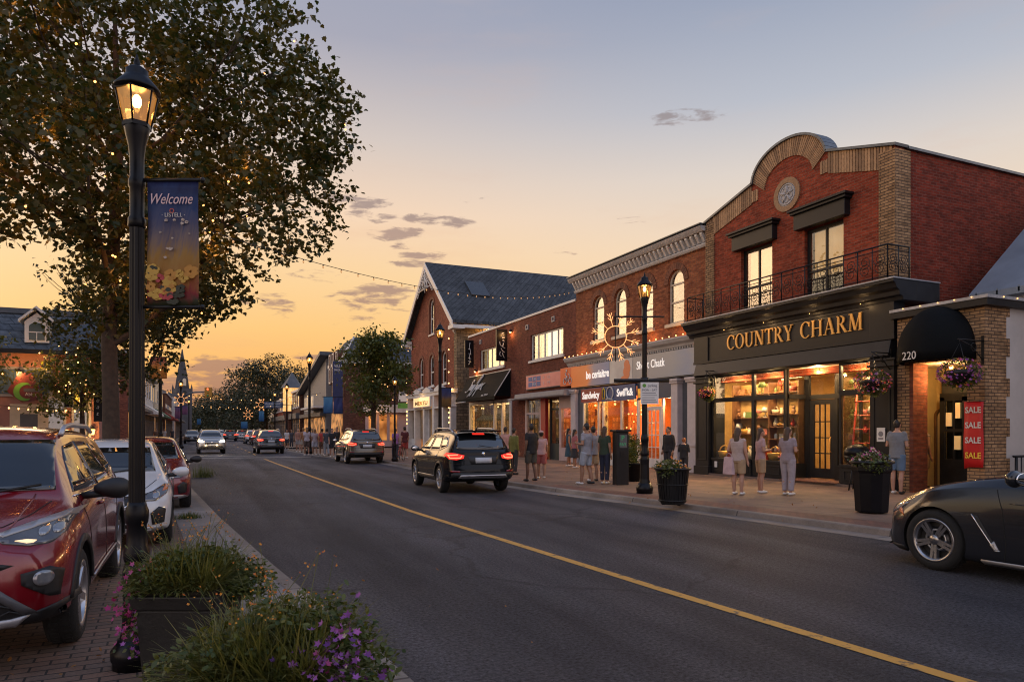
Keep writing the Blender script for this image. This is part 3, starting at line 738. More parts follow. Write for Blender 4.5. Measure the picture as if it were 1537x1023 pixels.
for a in range(5):
    g = R(90+72*a); b.tube([(3.78,-.035,8.93),(3.78+.26*math.cos(g),-.035,8.93+.26*math.sin(g))], .03, 5); b.ring((3.78+.17*math.cos(g+.6),-.03,8.93+.17*math.sin(g+.6)), .07, .015, n=10, m=5)
b.ring((3.78,-.03,8.93), .31, .02, n=28, m=5)
b.build('plaque', mat('grey stone plaque', (.42,.40,.39), .8, var=.2, scale=12), md)
for a, c in WIN:
    w = window(S, a, c, 5.45, 7.64, fm=CHAR, fw=.09, y=.12, bars_v=(.5,), bars_h=(.42,), blind=LIT_WARM, blind_top=.36, glass_m=glass('upper window glass',(.92,.9,.86),.12), bd=.25)
    MB().box(a+.1,c-.1,.60,.62,5.5,7.6).build('curtain', glow('pale room', (.55,.42,.26),(.8,.62,.4),.35,.7), w)
    b = MB().box(a-.22,c+.22,-.22,.0,7.66,8.12).box(a-.30,c+.30,-.30,.0,8.12,8.20).box(a-.36,c+.36,-.36,.0,8.20,8.27)
    b.build('window_hood', CHAR, S, bevel=.012)
# shopfront, 0.4 m proud of the upper wall
b = MB()
b.prism([(0.0,4.93),(-.47,4.93),(-.50,5.02),(-.60,5.05),(-.62,5.16),(-.72,5.22),(-.78,5.34),(-.84,5.36),(-.84,5.44),(0,5.47)], -.38, 8.05, axis='x')
b.prism([(0.0,4.93),(-.0,5.46),(.9,5.44),(.9,4.93)], 7.5, 8.05, axis='x')
b.build('cornice', CHAR2, S, bevel=.01)
MB().box(-.40,8.07,-.86,-.80,5.44,5.475).box(7.9,8.07,-.8,.9,5.442,5.47).build('cornice_flashing', mat('pale flashing',(.38,.38,.39),.5,.2,var=.3), S)
b = MB().box(-.1,7.75,-.43,-.02,4.03,4.93)
b.box(-.12,.62,-.47,-.43,4.03,4.93).box(7.06,7.78,-.47,-.43,4.03,4.93)
b.box(.62,7.06,-.455,-.43,4.86,4.93).box(-.14,7.80,-.49,-.43,3.97,4.05)
b.build('fascia', CHAR, S, bevel=.006)
MB().prism([(-.0,3.50),(-.50,3.50),(-.58,3.56),(-.47,3.96),(0,3.96)], -.02, 7.70, axis='x').build('awning_box', CHAR2, S, bevel=.008)
for a in (.02, 7.12):
    b = MB().box(a,a+.70,-.52,.2,.40,3.5).box(a-.04,a+.74,-.57,.2,WZ-.05,.40).box(a-.05,a+.75,-.58,-.2,3.28,3.34).box(a-.05,a+.75,-.56,-.2,3.44,3.495)
    frame_ring(b, rect(a+.10,a+.60,.6,3.1), rect(a+.14,a+.56,.64,3.06), -.535, -.52)
    b.build('pilaster', CHAR, S, bevel=.008)
serif('COUNTRY CHARM', .47, 5.25, GOLD, S, (4.22,-.435,4.33))
glow_bulbs(S, [(x,-.60,4.99) for x in (1.6,3.4,5.2,6.9)], .011, BULBD, 'downlight')
for x in (1.6,3.4,5.2,6.9): lamp_light('downlight_glow', (x,-.72,4.93), 3.0, (1,.6,.26), .03, S)
FL = .18
MB().box(-.0,7.8,-.55,3.4,-.05,FL-.02).build('plinth', mat('stone step',(.14,.10,.085),.7,var=.3), S)
MB().box(4.05,6.05,-.62,.55,FL-.02,FL+.0).build('threshold', PAVER2, S)
# display windows
def shop_window(x0, x1, y, name='display_window'):
    b = MB()
    b.box(x0-.06,x0,y,y+.10,FL,3.5).box(x1,x1+.06,y,y+.10,FL,3.5)
    b.box(x0,x1,y,y+.10,2.60,2.74).box(x0,x1,y,y+.10,3.44,3.5).box(x0,x1,y-.03,y+.12,FL,.62).box(x0-.02,x1+.02,y-.06,y+.14,.62,.70)
    frame_ring(b, rect(x0+.12,x1-.12,.26,.55), rect(x0+.16,x1-.16,.30,.51), y-.045, y-.03)
    w = b.build(name, CHAR, S, bevel=.005)
    MB().box(x0,x1,y+.05,y+.056,.70,2.60).build('pane', GLASS, w); MB().box(x0,x1,y+.05,y+.056,2.74,3.44).build('transom_pane', GLASS, w)
    return w
shop_window(.80, 2.66, -.40); shop_window(2.78, 4.02, -.40); shop_window(6.10, 7.10, -.40)
b = MB().box(4.03,4.10,-.30,.50,FL,.62).box(4.03,4.10,-.30,.5,2.60,2.74).box(4.03,4.10,-.30,-.24,.62,3.5).box(4.03,4.10,.44,.5,.62,3.5)
w = b.build('side_light', CHAR, S); MB().box(4.06,4.066,-.24,.44,.62,2.60).box(4.06,4.066,-.24,.44,2.74,3.44).build('pane', GLASS, w)
b = MB().box(6.0,6.07,-.30,.50,FL,.62).box(6.0,6.07,-.30,.5,2.60,2.74).box(6.0,6.07,.44,.5,.62,3.5)
w = b.build('side_light', CHAR, S); MB().box(6.03,6.036,-.24,.44,.62,2.60).box(6.03,6.036,-.24,.44,2.74,3.44).build('pane', GLASS, w)
b = MB().box(4.10,4.2,.44,.54,FL,3.5).box(5.16,5.26,.44,.54,FL,3.5).box(4.2,5.16,.44,.54,2.58,2.72).box(5.26,6.0,.44,.54,FL,.62).box(5.26,6.0,.44,.54,2.58,2.72).box(4.1,6.0,.44,.54,3.44,3.5)
w = b.build('door_frame', CHAR, S); MB().box(4.2,5.16,.48,.486,2.72,3.44).box(5.26,6.0,.48,.486,.62,2.58).box(5.26,6.0,.48,.486,2.72,3.44).build('pane', GLASS, w)
b = MB(); 
b.box(4.21,4.38,.46,.52,FL+.02,2.57).box(4.98,5.15,.46,.52,FL+.02,2.57).box(4.38,4.98,.46,.52,FL+.02,.50).box(4.38,4.98,.46,.52,2.42,2.57)
for z in (.95,1.42,1.9): b.box(4.38,4.98,.47,.51,z-.018,z+.018)
for x in (4.58,4.78): b.box(x-.015,x+.015,.472,.508,.5,2.42)
d = b.build('door', CHAR2, S); MB().box(4.38,4.98,.488,.493,.5,2.42).build('pane', GLASS, d); MB().tube([(5.06,.40,1.0),(5.06,.36,1.05),(5.06,.36,1.4),(5.06,.40,1.45)], .014, 6).build('handle', GOLD, d)
room(S, .32, 7.08, -.28, 3.3, FL-.01, 3.49, ROOMW)
# things in the shop
def lit_shelf(px0, px1, y, zs, label):
    t = empty('display_shelf', tuple(S.matrix_basis @ Vector((px0,y,FL))), R(-90), label, 'shelf')
    b = MB(); w = px1-px0
    for z in zs: b.box(0,w,0,.34,z-FL-.015,z-FL+.015)
    b.build('shelf_boards', WOOD, t)
    MB().box(-.03,0,0,.35,0,zs[-1]+.35-FL).box(w,w+.03,0,.35,0,zs[-1]+.35-FL).build('side_panel', WOOD, t)
    MB().box(-.03,w+.03,.35,.37,0,zs[-1]+.35-FL).build('back_panel', ROOMW, t)
    return t
rg = random.Random(3)
def goods(kind, loc, m, label, group, s=1.0):
    b = MB()
    if kind == 'box': h = .16*s; b.taper((0,0,0), .2*s, .15*s, h, .97); b.box(-.105*s,.105*s,-.08*s,.08*s,h,h+.02)
    elif kind == 'vase': b.lathe([(.04*s,0),(.07*s,.03*s),(.085*s,.1*s),(.05*s,.2*s),(.03*s,.24*s),(.045*s,.28*s)], n=12)
    elif kind == 'jar': b.lathe([(.045*s,0),(.05*s,.01),(.05*s,.13*s),(.035*s,.15*s),(.038*s,.155*s),(.038*s,.18*s)], n=12)
    elif kind == 'bear':
        b.ell((0,0,.09*s),(.08*s,.07*s,.09*s)); b.ell((0,0,.22*s),.06*s); b.ell((-.05*s,0,.27*s),.022*s); b.ell((.05*s,0,.27*s),.022*s); b.ell((-.07*s,-.05*s,.06*s),.03*s); b.ell((.07*s,-.05*s,.06*s),.03*s)
    elif kind == 'lamp': b.lathe([(.06*s,0),(.06*s,.015),(.015*s,.03*s),(.015*s,.2*s)], n=10); b.lathe([(.13*s,.18*s),(.08*s,.34*s)], n=14)
    elif kind == 'basket': b.lathe([(.12*s,0),(.16*s,.14*s),(.15*s,.15*s),(.11*s,.02)], n=14); b.ring((0,0,.13*s), .14*s, .012*s, 'y', 16, 6, 0, math.pi)
    o = b.build({'box':'gift_box','vase':'vase','jar':'jar','bear':'soft_toy','lamp':'table_lamp','basket':'basket'}[kind], m)
    o.location = S.matrix_basis @ Vector(loc); o.rotation_euler = (0,0,R(-90)+rg.uniform(-.4,.4)); tag(o, label, kind if kind not in ('box','bear','lamp') else {'box':'gift box','bear':'soft toy','lamp':'lamp'}[kind], group); return o
GL = 'gifts shown in the shop window'
cn_ = dict(zip(range(7), ('red','gold','cream','green','brown','white','pink')))
kw_ = {'box':'gift box','vase':'vase','jar':'glass jar','bear':'soft toy','lamp':'table lamp','basket':'basket'}
shelf_spec = [(.95,2.6,.35,[.95,1.5,2.05,2.85],'wooden shelf of gifts in the left display window'),(2.75,3.95,.25,[.95,1.35,1.75,2.15,2.85],'bright stacked shelf of gifts left of the shop door'),(5.15,6.35,.85,[.75,1.15,1.55,1.95,2.85],'shelf of jars behind the red ladder right of the shop door')]
for (a, c, y, zs, lb) in shelf_spec:
    lit_shelf(a, c, y, zs, lb)
    where = 'in the left display window' if a < 2 else ('left of the shop door' if a < 4 else 'right of the shop door')
    for z in zs:
        x = a+.14
        while x < c-.1:
            k = rg.choice(['box','box','vase','jar','jar','bear','lamp','basket'] if a < 6 else ['jar','jar','jar','box','vase'])
            mi = rg.randrange(7); s = rg.uniform(.8,1.15)
            goods(k, (x, y+.16, z+.016), GOODS[mi], f'{cn_[mi]} {kw_[k]} on the lit shelf {where}', GL, s)
            x += rg.uniform(.2,.3)
for i, (x, k, mi) in enumerate(((1.1,'basket',1),(1.5,'box',0),(1.95,'bear',4),(2.35,'vase',2),(3.0,'box',0),(3.4,'basket',1),(3.75,'bear',6),(6.35,'box',0),(6.7,'box',5),(6.95,'basket',1))):
    goods(k, (x,-.12,.71), GOODS[mi], f'{cn_[mi]} {kw_[k]} standing low behind the window glass', GL, 1.5)
t = empty('display_ladder', tuple(S.matrix_basis @ Vector((6.15,-.10,FL))), R(-90), 'red wooden ladder leaning in the right display window', 'ladder')
b = MB().tube([(0,0,0),(.1,.15,2.45)], .025, 6); b.build('rail', GOODS[0], t); MB().tube([(.62,0,0),(.56,.15,2.45)], .025, 6).build('rail', GOODS[0], t)
for i in range(6): z = .35+i*.38; MB().tube([(.02+.012*i,.02*i,z),(.61-.012*i,.02*i,z)], .018, 6).build('rung', GOODS[0], t)
b = MB().box(-.38,.38,-.3,.3,.80,.86); o = tag(b.build('counter_table', WOOD), 'wooden table behind the low gifts in the left window', 'table'); o.location = S.matrix_basis @ Vector((1.8,1.3,FL))
MB().box(-.34,-.28,-.26,.26,0,.8).box(.28,.34,-.26,.26,0,.8).build('leg', WOOD, o)
# framed notices in the window, sticker on the pilaster
o = tag(MB().box(0,.24,-.012,0,0,.36).build('notice', PAPER), 'small white notice on the charcoal pilaster behind the grey-shirted man', 'notice'); o.parent = None
o.location = S.matrix_basis @ Vector((7.35,-.54,1.35)); o.rotation_euler = (0,0,R(-90))
b = MB().prism(arc(.12,.2,.07,0,360,18), -.016, -.012).box(.05,.19,-.016,-.012,.06,.10); b.build('emblem', mat('grey print',(.2,.2,.22),.6,var=0), o)
o = tag(MB().box(0,.13,-.012,0,0,.20).build('notice', PAPER), 'tiny white sticker low on the stall riser by the left pilaster', 'notice'); o.location = S.matrix_basis @ Vector((.95,-.44,.38)); o.rotation_euler = (0,0,R(-90))
room_light('shop_light', (2.4,.9,3.40), 2.6, 1.4, 230, S); room_light('shop_light', (5.9,1.0,3.40), 1.6, 1.4, 170, S)
for (x,w_) in ((1.7,1.6),(3.4,1.1),(6.6,.9)): room_light('display_light', (x,-.20,3.40), w_, .22, 95*w_, S, rot=(R(-14),0,0))
lamp_light('window_light', (1.7,-.20,3.2), 62, (1,.58,.24), .05, S); lamp_light('window_light', (3.3,-.20,3.2), 62, (1,.58,.24), .05, S); lamp_light('window_light', (6.6,-.20,3.2), 62, (1,.58,.24), .05, S); lamp_light('door_light', (5.0,-.1,3.3), 85, (1,.58,.24), .05, S)
glow_bulbs(S, [(x,y,3.36) for x, y in ((1.2,.7),(2.0,1.6),(3.3,.6),(4.7,1.4),(5.0,-.02),(6.5,.5),(6.8,1.5))], .045, BULB, 'spot_bulb')
# wrought-iron balcony rail
b = MB(); yb = -.70; z0, z1 = 5.50, 6.36
def rail_run(p, q, nb):
    p = Vector(p); q = Vector(q)
    b.tube([p+Vector((0,0,z1)), q+Vector((0,0,z1))], .022, 6); b.tube([p+Vector((0,0,z0+.06)), q+Vector((0,0,z0+.06))], .014, 6); b.tube([p+Vector((0,0,z1-.12)), q+Vector((0,0,z1-.12))], .012, 6)
    for i in range(nb+1):
        s = p.lerp(q, i/nb); b.tube([s+Vector((0,0,z0-.04)), s+Vector((0,0,z1))], .018 if i % 2 == 0 else .012, 6)
    dr = (q-p).normalized()
    for i in range(nb):
        c = p.lerp(q, (i+.5)/nb); rr = min(.20, (q-p).length/nb*.42)
        for (zz, sg) in ((z0+.30,1),(z0+.52,-1)):
            pts = []
            for k in range(26):
                g = k/25*3.6*math.pi; r_ = rr*(1-.8*k/25)
                pts.append(c+dr*(r_*math.cos(g)*sg)+Vector((0,0,zz+r_*math.sin(g)*sg)))
            b.tube(pts, .010, 4)
rail_run((-.2,yb,0), (7.78,yb,0), 18); rail_run((-.2,yb,0), (-.2,-.02,0), 2); rail_run((7.78,yb,0), (7.78,.10,0), 2)
b.build('balcony_railing', IRON, S)

# ------------------------------------------------------------------ low brick porch with the domed awning, number 220
P = facade('brick_porch_building', 16.2, 12.28, 'low buff brick porch with black domed awning and lit doorway')
PW = 2.18; PH = 4.62
plate([(0,0),(PW,0),(PW,PH),(0,PH)], [[(.42,-.5),(.42,3.30)]+[(1.78,3.30),(1.78,-.5)][0:2]] if False else [rect(.42,1.78,.02,3.3)], 0, .3, 'wall', BUFF, P)
b = MB().box(PW-.30,PW-.003,.302,.78,0,PH)
b.build('quoin_wall', BUFF, P)
for k in range(10):
    if k % 2: MB().box(PW-.3,PW+.004,.78,.90,.12+k*.46,.12+k*.46+.42).build('quoin', BUFF, P)
MB().box(PW-.29,PW-.012,.785,8,0,PH).build('rendered_wall', RENDER, P)
b = MB().box(-.1,PW+.14,-.14,.0,4.46,4.62).box(PW,PW+.14,0,8,4.46,4.62); b.build('fascia', CHAR, P, bevel=.006)
MB().box(-.1,PW+.16,-.16,8,4.62,4.69).build('coping', mat('pale flashing',(.38,.38,.39),.5,.2,var=.3), P)
MB().box(.0,PW-.3,.32,8,4.3,4.45).build('roof', ROOFM, P)
CRW = mat('cream hallway wall', (.62,.45,.20), .8, var=.12)
room(P, -.30, 1.84, .301, 1.95, .10, 3.3, CRW, PAVER2)
b = MB().box(.36,.46,-.03,.5,.1,3.3); b.build('door_jamb', BROWN_BRICK, P)
b = MB(); b.M = Matrix.Translation((-1.0,0,0)); b.box(1.12,1.84,1.45,1.52,.12,.9).box(1.12,1.25,1.45,1.52,.9,2.5).box(1.71,1.84,1.45,1.52,.9,2.5).box(1.12,1.84,1.45,1.52,2.4,2.6).box(1.25,1.71,1.45,1.52,1.6,1.68).box(1.465,1.5,1.455,1.515,.9,2.4)
d = b.build('door', CHAR2, P); MB().box(.25,.71,1.48,1.486,.9,2.4).build('pane', GLASSD, d)
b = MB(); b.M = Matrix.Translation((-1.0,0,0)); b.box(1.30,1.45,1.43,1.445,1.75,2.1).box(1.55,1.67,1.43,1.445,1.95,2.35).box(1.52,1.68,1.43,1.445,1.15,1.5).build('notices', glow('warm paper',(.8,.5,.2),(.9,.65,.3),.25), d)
MB().box(.12,.95,1.53,1.94,.11,3.0).box(.95,1.83,1.3,1.94,.11,3.3).build('dark_wall', DARKROOM, P)
# dome awning: quarter of a sphere, ribs showing as seams
b = MB(); c0, rx, ry, rz = 1.10, .90, .85, 1.12; zb = 3.28; vs = []; fs = []; nu, nv = 24, 10
for i in range(nv+1):
    t = math.pi/2*i/nv
    for j in range(nu+1):
        g = math.pi*j/nu
        seam = 1-.018*(1-abs(math.sin(g*4)))**6
        vs.append((c0-rx*math.cos(g)*math.cos(t)*seam, -.01-ry*math.sin(g)*math.cos(t)*seam, zb+.22+rz*math.sin(t)))
for j in range(nu+1):
    g = math.pi*j/nu; vs.append((c0-rx*math.cos(g), -.01-ry*math.sin(g), zb))
for i in range(nv):
    for j in range(nu): q = i*(nu+1)+j; fs.append((q,q+1,q+nu+2,q+nu+1))
base = (nv+1)*(nu+1)
for j in range(nu): fs.append((base+j,base+j+1,j+1,j))
b.add(vs, fs, True)
aw = b.build('dome_awning', mat('black awning canvas',(.004,.005,.006),.75,var=.3,scale=3,spec=.12), P)
sm_ = aw.modifiers.new('thick','SOLIDIFY'); sm_.thickness = .012
b = MB()
for ch, g in zip('220', (1.02,1.14,1.26)): pass
nm = text('220', .27, WHITE, P, (.97,-.875,3.40), (0,0,R(-7)), 'house_number', depth=.008)
lamp_light('porch_lamp_glow', (.9,.55,3.0), 62, (1,.58,.22), .06, P)
glow_bulbs(P, [(.9,.75,3.2)], .05, BULB, 'porch_lamp')
glow_bulbs(P, [(x,-.19,4.67) for x in (.3,.75,1.2,1.6,2.0)]+[(PW+.17,y,4.66) for y in (.4,.9,1.5)], .016, BULBD, 'bulb')
t = empty('hall_mirror', tuple(P.matrix_basis @ Vector((-.28,1.80,.12))), R(-90), 'tall dark framed arched mirror standing in the lit doorway', 'mirror')
b = MB(); po = arched(0,.40,.0,2.1,.2); frame_ring(b, po, inset(po,.06), 0, .05); b.build('mirror_frame', WOOD, t); MB().prism(inset(po,.055), .03,.04).build('mirror_glass', mat('silvered glass',(.8,.8,.8),.03,1.0,var=0), t)
# sale banner hung on the pier
o = MB(); vs = []; fs = []
for i in range(9):
    for j in range(5):
        x = -.22+.44*j/4; z = -1.5*i/8; vs.append((x, -.02+.018*math.sin(i*.9+j*.7), z-(.05 if (i==8 and j==0) else 0)))
for i in range(8):
    for j in range(4): q = i*5+j; fs.append((q,q+1,q+6,q+5))
o.add(vs, fs, True); o = o.build('sale_banner', mat('red vinyl',(.52,.012,.014),.45,var=.1))
mm = o.modifiers.new('t','SOLIDIFY'); mm.thickness = .006
o.location = P.matrix_basis @ Vector((1.98,-.06,2.30)); o.rotation_euler = (0,0,R(-90)); tag(o, 'red hanging banner reading SALE four times on the brick pier', 'banner')
for i in range(4): text('SALE', .19, WHITE if i < 3 else mat('yellow print',(.80,.55,.05),.5,var=0), o, (0,-.048,-.2-.345*i), width=.36, depth=.004, bold=.004)
MB().tube([(-.26,-.01,.0),(.26,-.01,.0)], .012, 6).build('rod', IRON, o)
# neighbouring white gabled house behind the porch
H = facade('rendered_house', 18.05, 11.4, 'white rendered house with grey metal roof behind the brick porch')
MB().box(0,9,.0,8,0,5.0).build('wall', RENDER, H)
b = MB(); b.add([(-.06,-.3,4.9),(9,-.3,4.9),(9,4.6,9.1),(-.06,4.6,9.1),(-.06,-.3,5.06),(9,-.3,5.06),(9,4.6,9.26),(-.06,4.6,9.26)], [(3,2,1,0),(4,5,6,7),(0,1,5,4),(1,2,6,5),(2,3,7,6),(3,0,4,7)])
for i in range(18): b.box(.1+i*.5,.14+i*.5,-.3,-.28,4.95,5.1)
b.build('roof', mat('weathered zinc roof',(.20,.23,.27),.5,.3,var=.2,scale=1), H)
MB().prism([(.0,5.0),(8,5.0),(4.6,9.1)], .05, .3, axis='x').build('gable', RENDER, H)
t = empty('iron_fence', (16.9, 9.9, WZ), 0, 'short black iron fence beside the white wall', 'fence')
b = MB().tube([(0,0,.95),(1.9,0,.95)], .03, 6).tube([(0,0,.2),(1.9,0,.2)], .02, 6); b.build('rail', IRON, t)
for i in range(10): MB().tube([(.1+i*.19,0,0),(.1+i*.19,0,.95)], .016 if i % 3 else .035, 6).build('post', IRON, t)
# ------------------------------------------------------------------ brick shop with four arched windows
A = facade('arched_window_shop', 16.8, 30.0, 'brown brick shop with four arched windows and white bracketed cornice')
AW = 9.88
AX = [(1.60,2.58),(3.46,4.40),(5.42,6.36),(7.38,8.36)]
plate([(0,3.6),(AW,3.6),(AW,8.9),(0,8.9)], [arched(a,c,5.78,7.84) for a, c in AX], 0, .3, 'wall', ORANGE_BRICK, A)
MB().box(0,.3,.302,14,0,8.9).box(AW-.3,AW-.003,.302,14,0,8.9).box(.3,AW-.3,13.7,14,0,8.9).build('side_wall', ORANGE_BRICK, A)
MB().box(.3,AW-.3,.31,13.7,8.3,8.5).build('roof', ROOFM, A)
for a, c in AX:
    b = MB(); m = (a+c)/2; r = (c-a)/2
    n = 15
    for i in range(n):
        o = [(m+(r+.26)*math.cos(R(q)), 7.35+(.49+.26)*math.sin(R(q))) for q in (180*(i+.04)/n,180*(i+.96)/n)]
        q_ = [(m+(r+.01)*math.cos(R(q)), 7.35+(.50)*math.sin(R(q))) for q in (180*(i+.04)/n,180*(i+.96)/n)]
        b.prism([o[0],o[1],q_[1],q_[0]], -.03, .05)
    b.build('window_arch', island_mat('arch bricks',(.22,.075,.035),(.12,.04,.022)), A)
CURT = glow('grey evening curtain',(.34,.30,.26),(.46,.40,.33),.08,1.0)
for i, (a, c) in enumerate(AX):
    window(A, a, c, 5.78, 7.84, arch=.49, fm=CREAM, fw=.075, y=.09, bars_h=(.40,.74), blind=CURT, blind_top=(.42,.48,.3,.36)[i], sill=CREAM, glass_m=glass('sky-catching glass',(.85,.86,.86),.10))
# bracketed cornice
b = MB().prism([(.0,8.30),(-.10,8.30),(-.14,8.38),(-.14,8.42),(.0,8.42)], 0, AW-.02, axis='x')
b.prism([(.0,8.80),(-.34,8.80),(-.40,8.88),(-.46,8.98),(.3,9.04),(.3,8.80)], -.12, AW-.02, axis='x')
b.box(0,AW-.02,-.06,0,8.42,8.80)
b.build('cornice', mat('weathered white cornice',(.46,.45,.44),.6,var=.2,scale=4), A, bevel=.006)
for i in range(34): 
    x = .12+i*.288
    MB().prism([(-.06,8.46),(-.14,8.46),(-.30,8.72),(-.30,8.79),(-.06,8.79)], x, x+.11, axis='x').build('bracket', WHITE, A)
MB().box(-.14,AW-.02,-.48,.3,9.04,9.075).build('cornice_capping', COPING, A)
# shop cornice with bulbs, signboard, lower shop
b = MB().prism([(0,4.78),(-.34,4.78),(-.38,4.88),(-.50,4.96),(-.56,5.08),(-.56,5.13),(0,5.17)], -.3, AW-.35, axis='x')
for i in range(62): b.box(-.2+i*.155,-.2+i*.155+.08,-.33,-.2,4.70,4.78)
b.build('shop_cornice', mat('weathered white cornice',(.46,.45,.44),.6,var=.2,scale=4), A, bevel=.008)
glow_bulbs(A, [(-.2+i*.42,-.52,5.19) for i in range(8)]+[(5.6+i*.42,-.52,5.19) for i in range(9)], 0.024, BULB, 'bulb')
for x in (.7,2.2,6.4,8.4): lamp_light('cornice_glow', (x,-.40,5.30), 11.0, (1,.42,.12), .04, A)
def sign_mat(name, stops):
    m, nt, bs = _new(name); tc = N(nt,'ShaderNodeTexCoord'); sp = N(nt,'ShaderNodeSeparateXYZ'); L(nt, tc.outputs['Generated'], sp.inputs[0])
    nz = N(nt,'ShaderNodeTexNoise', i_Scale=3.0, i_Detail=4.0); L(nt, tc.outputs['Generated'], nz.inputs['Vector'])
    a = N(nt,'ShaderNodeMath',operation='MULTIPLY_ADD'); a.inputs[1].default_value = .22; L(nt, nz.outputs['Fac'], a.inputs[0]); L(nt, sp.outputs['X'], a.inputs[2])
    s2 = N(nt,'ShaderNodeMath',operation='SUBTRACT'); s2.inputs[1].default_value = .11; L(nt, a.outputs[0], s2.inputs[0])
    cr = N(nt,'ShaderNodeValToRGB'); e = cr.color_ramp.elements
    while len(e) < len(stops): e.new(.5)
    for q, (p, c) in zip(e, stops): q.position = p; q.color = tuple(c)+(1,)
    L(nt, s2.outputs[0], cr.inputs['Fac']); L(nt, cr.outputs['Color'], bs.inputs['Base Color']); L(nt, cr.outputs['Color'], bs.inputs['Emission Color']); bs.inputs['Emission Strength'].default_value = .10
    bs.inputs['Roughness'].default_value = .4
    return m
MB().box(.02,AW-.06,-.30,.0,3.66,4.72).build('sign_backing', GREYD, A)
MB().box(.10,3.55,-.335,-.303,3.70,4.68).build('sign_panel', sign_mat('orange to blue print',[(0,(.85,.20,.03)),(.45,(.80,.24,.06)),(.62,(.30,.26,.32)),(1,(.15,.20,.36))]), A)
pn = MB().box(3.58,5.35,-.335,-.303,3.70,4.68).build('sign_panel', glow('pale lit sign',(.44,.40,.37),(.54,.50,.45),.10), A)
MB().box(5.38,AW-.08,-.335,-.303,3.70,4.68).build('sign_panel', sign_mat('grey to blue print',[(0,(.28,.27,.27)),(.6,(.26,.27,.29)),(.8,(.20,.24,.33)),(1,(.30,.29,.29))]), A)
WHITEE = emit('white letters with added glow',(1,.93,.85),.55)  # emission added to the white print so the words stand out
text('be ceriaitre', .50, WHITEE, A, (2.55,-.342,4.18), width=2.0, depth=.012, bold=.012)
text('Shopt Chatk', .46, WHITEE, A, (6.65,-.342,4.28), width=1.9, depth=.012)
b = MB()
for (x, z, rx, rz) in ((4.95,4.42,.20,.20),(4.86,4.12,.17,.22),(5.02,4.0,.15,.16),(4.8,3.86,.28,.10),(5.1,4.25,.12,.2)): b.prism(arc(x,z,rx,0,340,17,rz), -.339-.0004*(rx*100), -.336)
b.build('sign_motif', mat('orange print',(.75,.22,.08),.5,var=0), A)
PIL = mat('pale pilaster paint',(.50,.45,.46),.55,var=.12)
for a, c, m in ((.08,.55,PIL),(8.02,8.42,PIL),(9.0,9.62,PIL)):
    b = MB().box(a,c,-.36,.2,.5,3.5).box(a-.04,c+.04,-.42,.2,WZ-.05,.5).box(a-.03,c+.03,-.40,.2,1.05,1.12).box(a-.05,c+.05,-.42,.2,3.42,3.50).box(a-.08,c+.08,-.45,.2,3.50,3.60); b.build('pilaster', m, A, bevel=.008)
MB().box(.55,1.0,-.2,.1,WZ,3.66).box(8.42,9.0,-.12,.1,WZ,3.66).box(9.62,AW-.002,-.1,.1,WZ,3.66).build('side_panel', GREYD, A)
sb = MB().box(1.02,5.55,-.32,-.24,2.92,3.58); sb = sb.build('shop_sign', mat('blue sign board',(.035,.07,.19),.45,var=.15), A)
MB().box(1.05,2.9,-.327,-.322,2.95,3.55).build('sign_half', mat('red sign board',(.30,.035,.03),.45,var=.1), sb)
text('Sandwicy', .46, WHITEE, sb, (1.95,-.335,3.24), width=1.55, depth=.012, bold=.01); text("Swil'k&", .44, WHITEE, sb, (4.80,-.335,3.24), width=1.25, depth=.012, bold=.01)
b = MB(); b.ring((3.62,-.345,3.27), .27, .03, n=24, m=6, a0=R(-60), a1=R(240)); b.tube([(3.3,-.345,3.02),(3.55,-.345,3.03),(3.75,-.345,3.0),(3.9,-.345,2.96)], .028, 6); b.build('sign_emblem', WHITE, sb)
b = MB(); b.tube([(3.0,-.345,3.05),(3.0,-.345,3.4),(3.1,-.345,3.52),(3.2,-.345,3.4),(3.2,-.345,3.05),(3.0,-.345,3.05)], .03, 6); b.build('sign_bell', mat('yellow print',(.80,.55,.05),.5,var=0), sb)
MB().box(5.55,8.02,-.22,-.1,2.9,3.6).build('transom_board', mat('dark blue board',(.03,.05,.10),.5,var=.2), A)
MB().box(5.6,6.7,-.226,-.222,2.98,3.35).build('lit_transom', glow('amber transom',(.9,.42,.05),(.5,.2,.02),.6,4), A)
b = MB().box(1.0,5.6,-.22,-.02,WZ-.05,.62)
for x in (1.0,2.35,2.75,4.25,5.5): b.box(x,x+.09,-.2,-.1,.62,2.92)
b.build('shop_frame', WHITE, A); MB().box(1.09,5.5,-.16,-.154,.62,2.92).build('pane', GLASS, A)
b = MB().box(5.62,5.72,-.05,.05,WZ,2.9).box(7.0,7.10,-.05,.05,WZ,2.9).box(7.10,7.95,-.05,.02,WZ,.62).box(7.9,8.0,-.05,.05,WZ,2.9); b.build('door_frame', WHITE, A)
b = MB().box(5.9,6.02,-.03,.03,WZ+.02,2.6).box(6.82,6.94,-.03,.03,WZ+.02,2.6).box(6.02,6.82,-.03,.03,WZ+.02,.5).box(6.02,6.82,-.03,.03,2.45,2.6)
for x in (6.28,6.55): b.box(x-.015,x+.015,-.02,.02,.5,2.45)
for z in (.95,1.45,1.95): b.box(6.02,6.82,-.022,.022,z-.015,z+.015)
d = b.build('door', WHITE, A); MB().box(6.02,6.82,-.004,.002,.5,2.45).build('pane', GLASS, d)
room(A, .9, 8.0, -.09, 3.2, WZ+.01, 3.5, ROOMO, WOOD)
MB().box(1.05,2.0,.55,.57,.9,3.0).build('lit_wall', glow('yellow lit wall',(1.0,.50,.10),(1.0,.66,.22),.8,1.5), A)
MB().box(2.75,5.4,1.2,1.22,.9,3.2).build('lit_wall', glow('orange lit wall',(.75,.11,.01),(.95,.20,.02),.50,1.0), A)
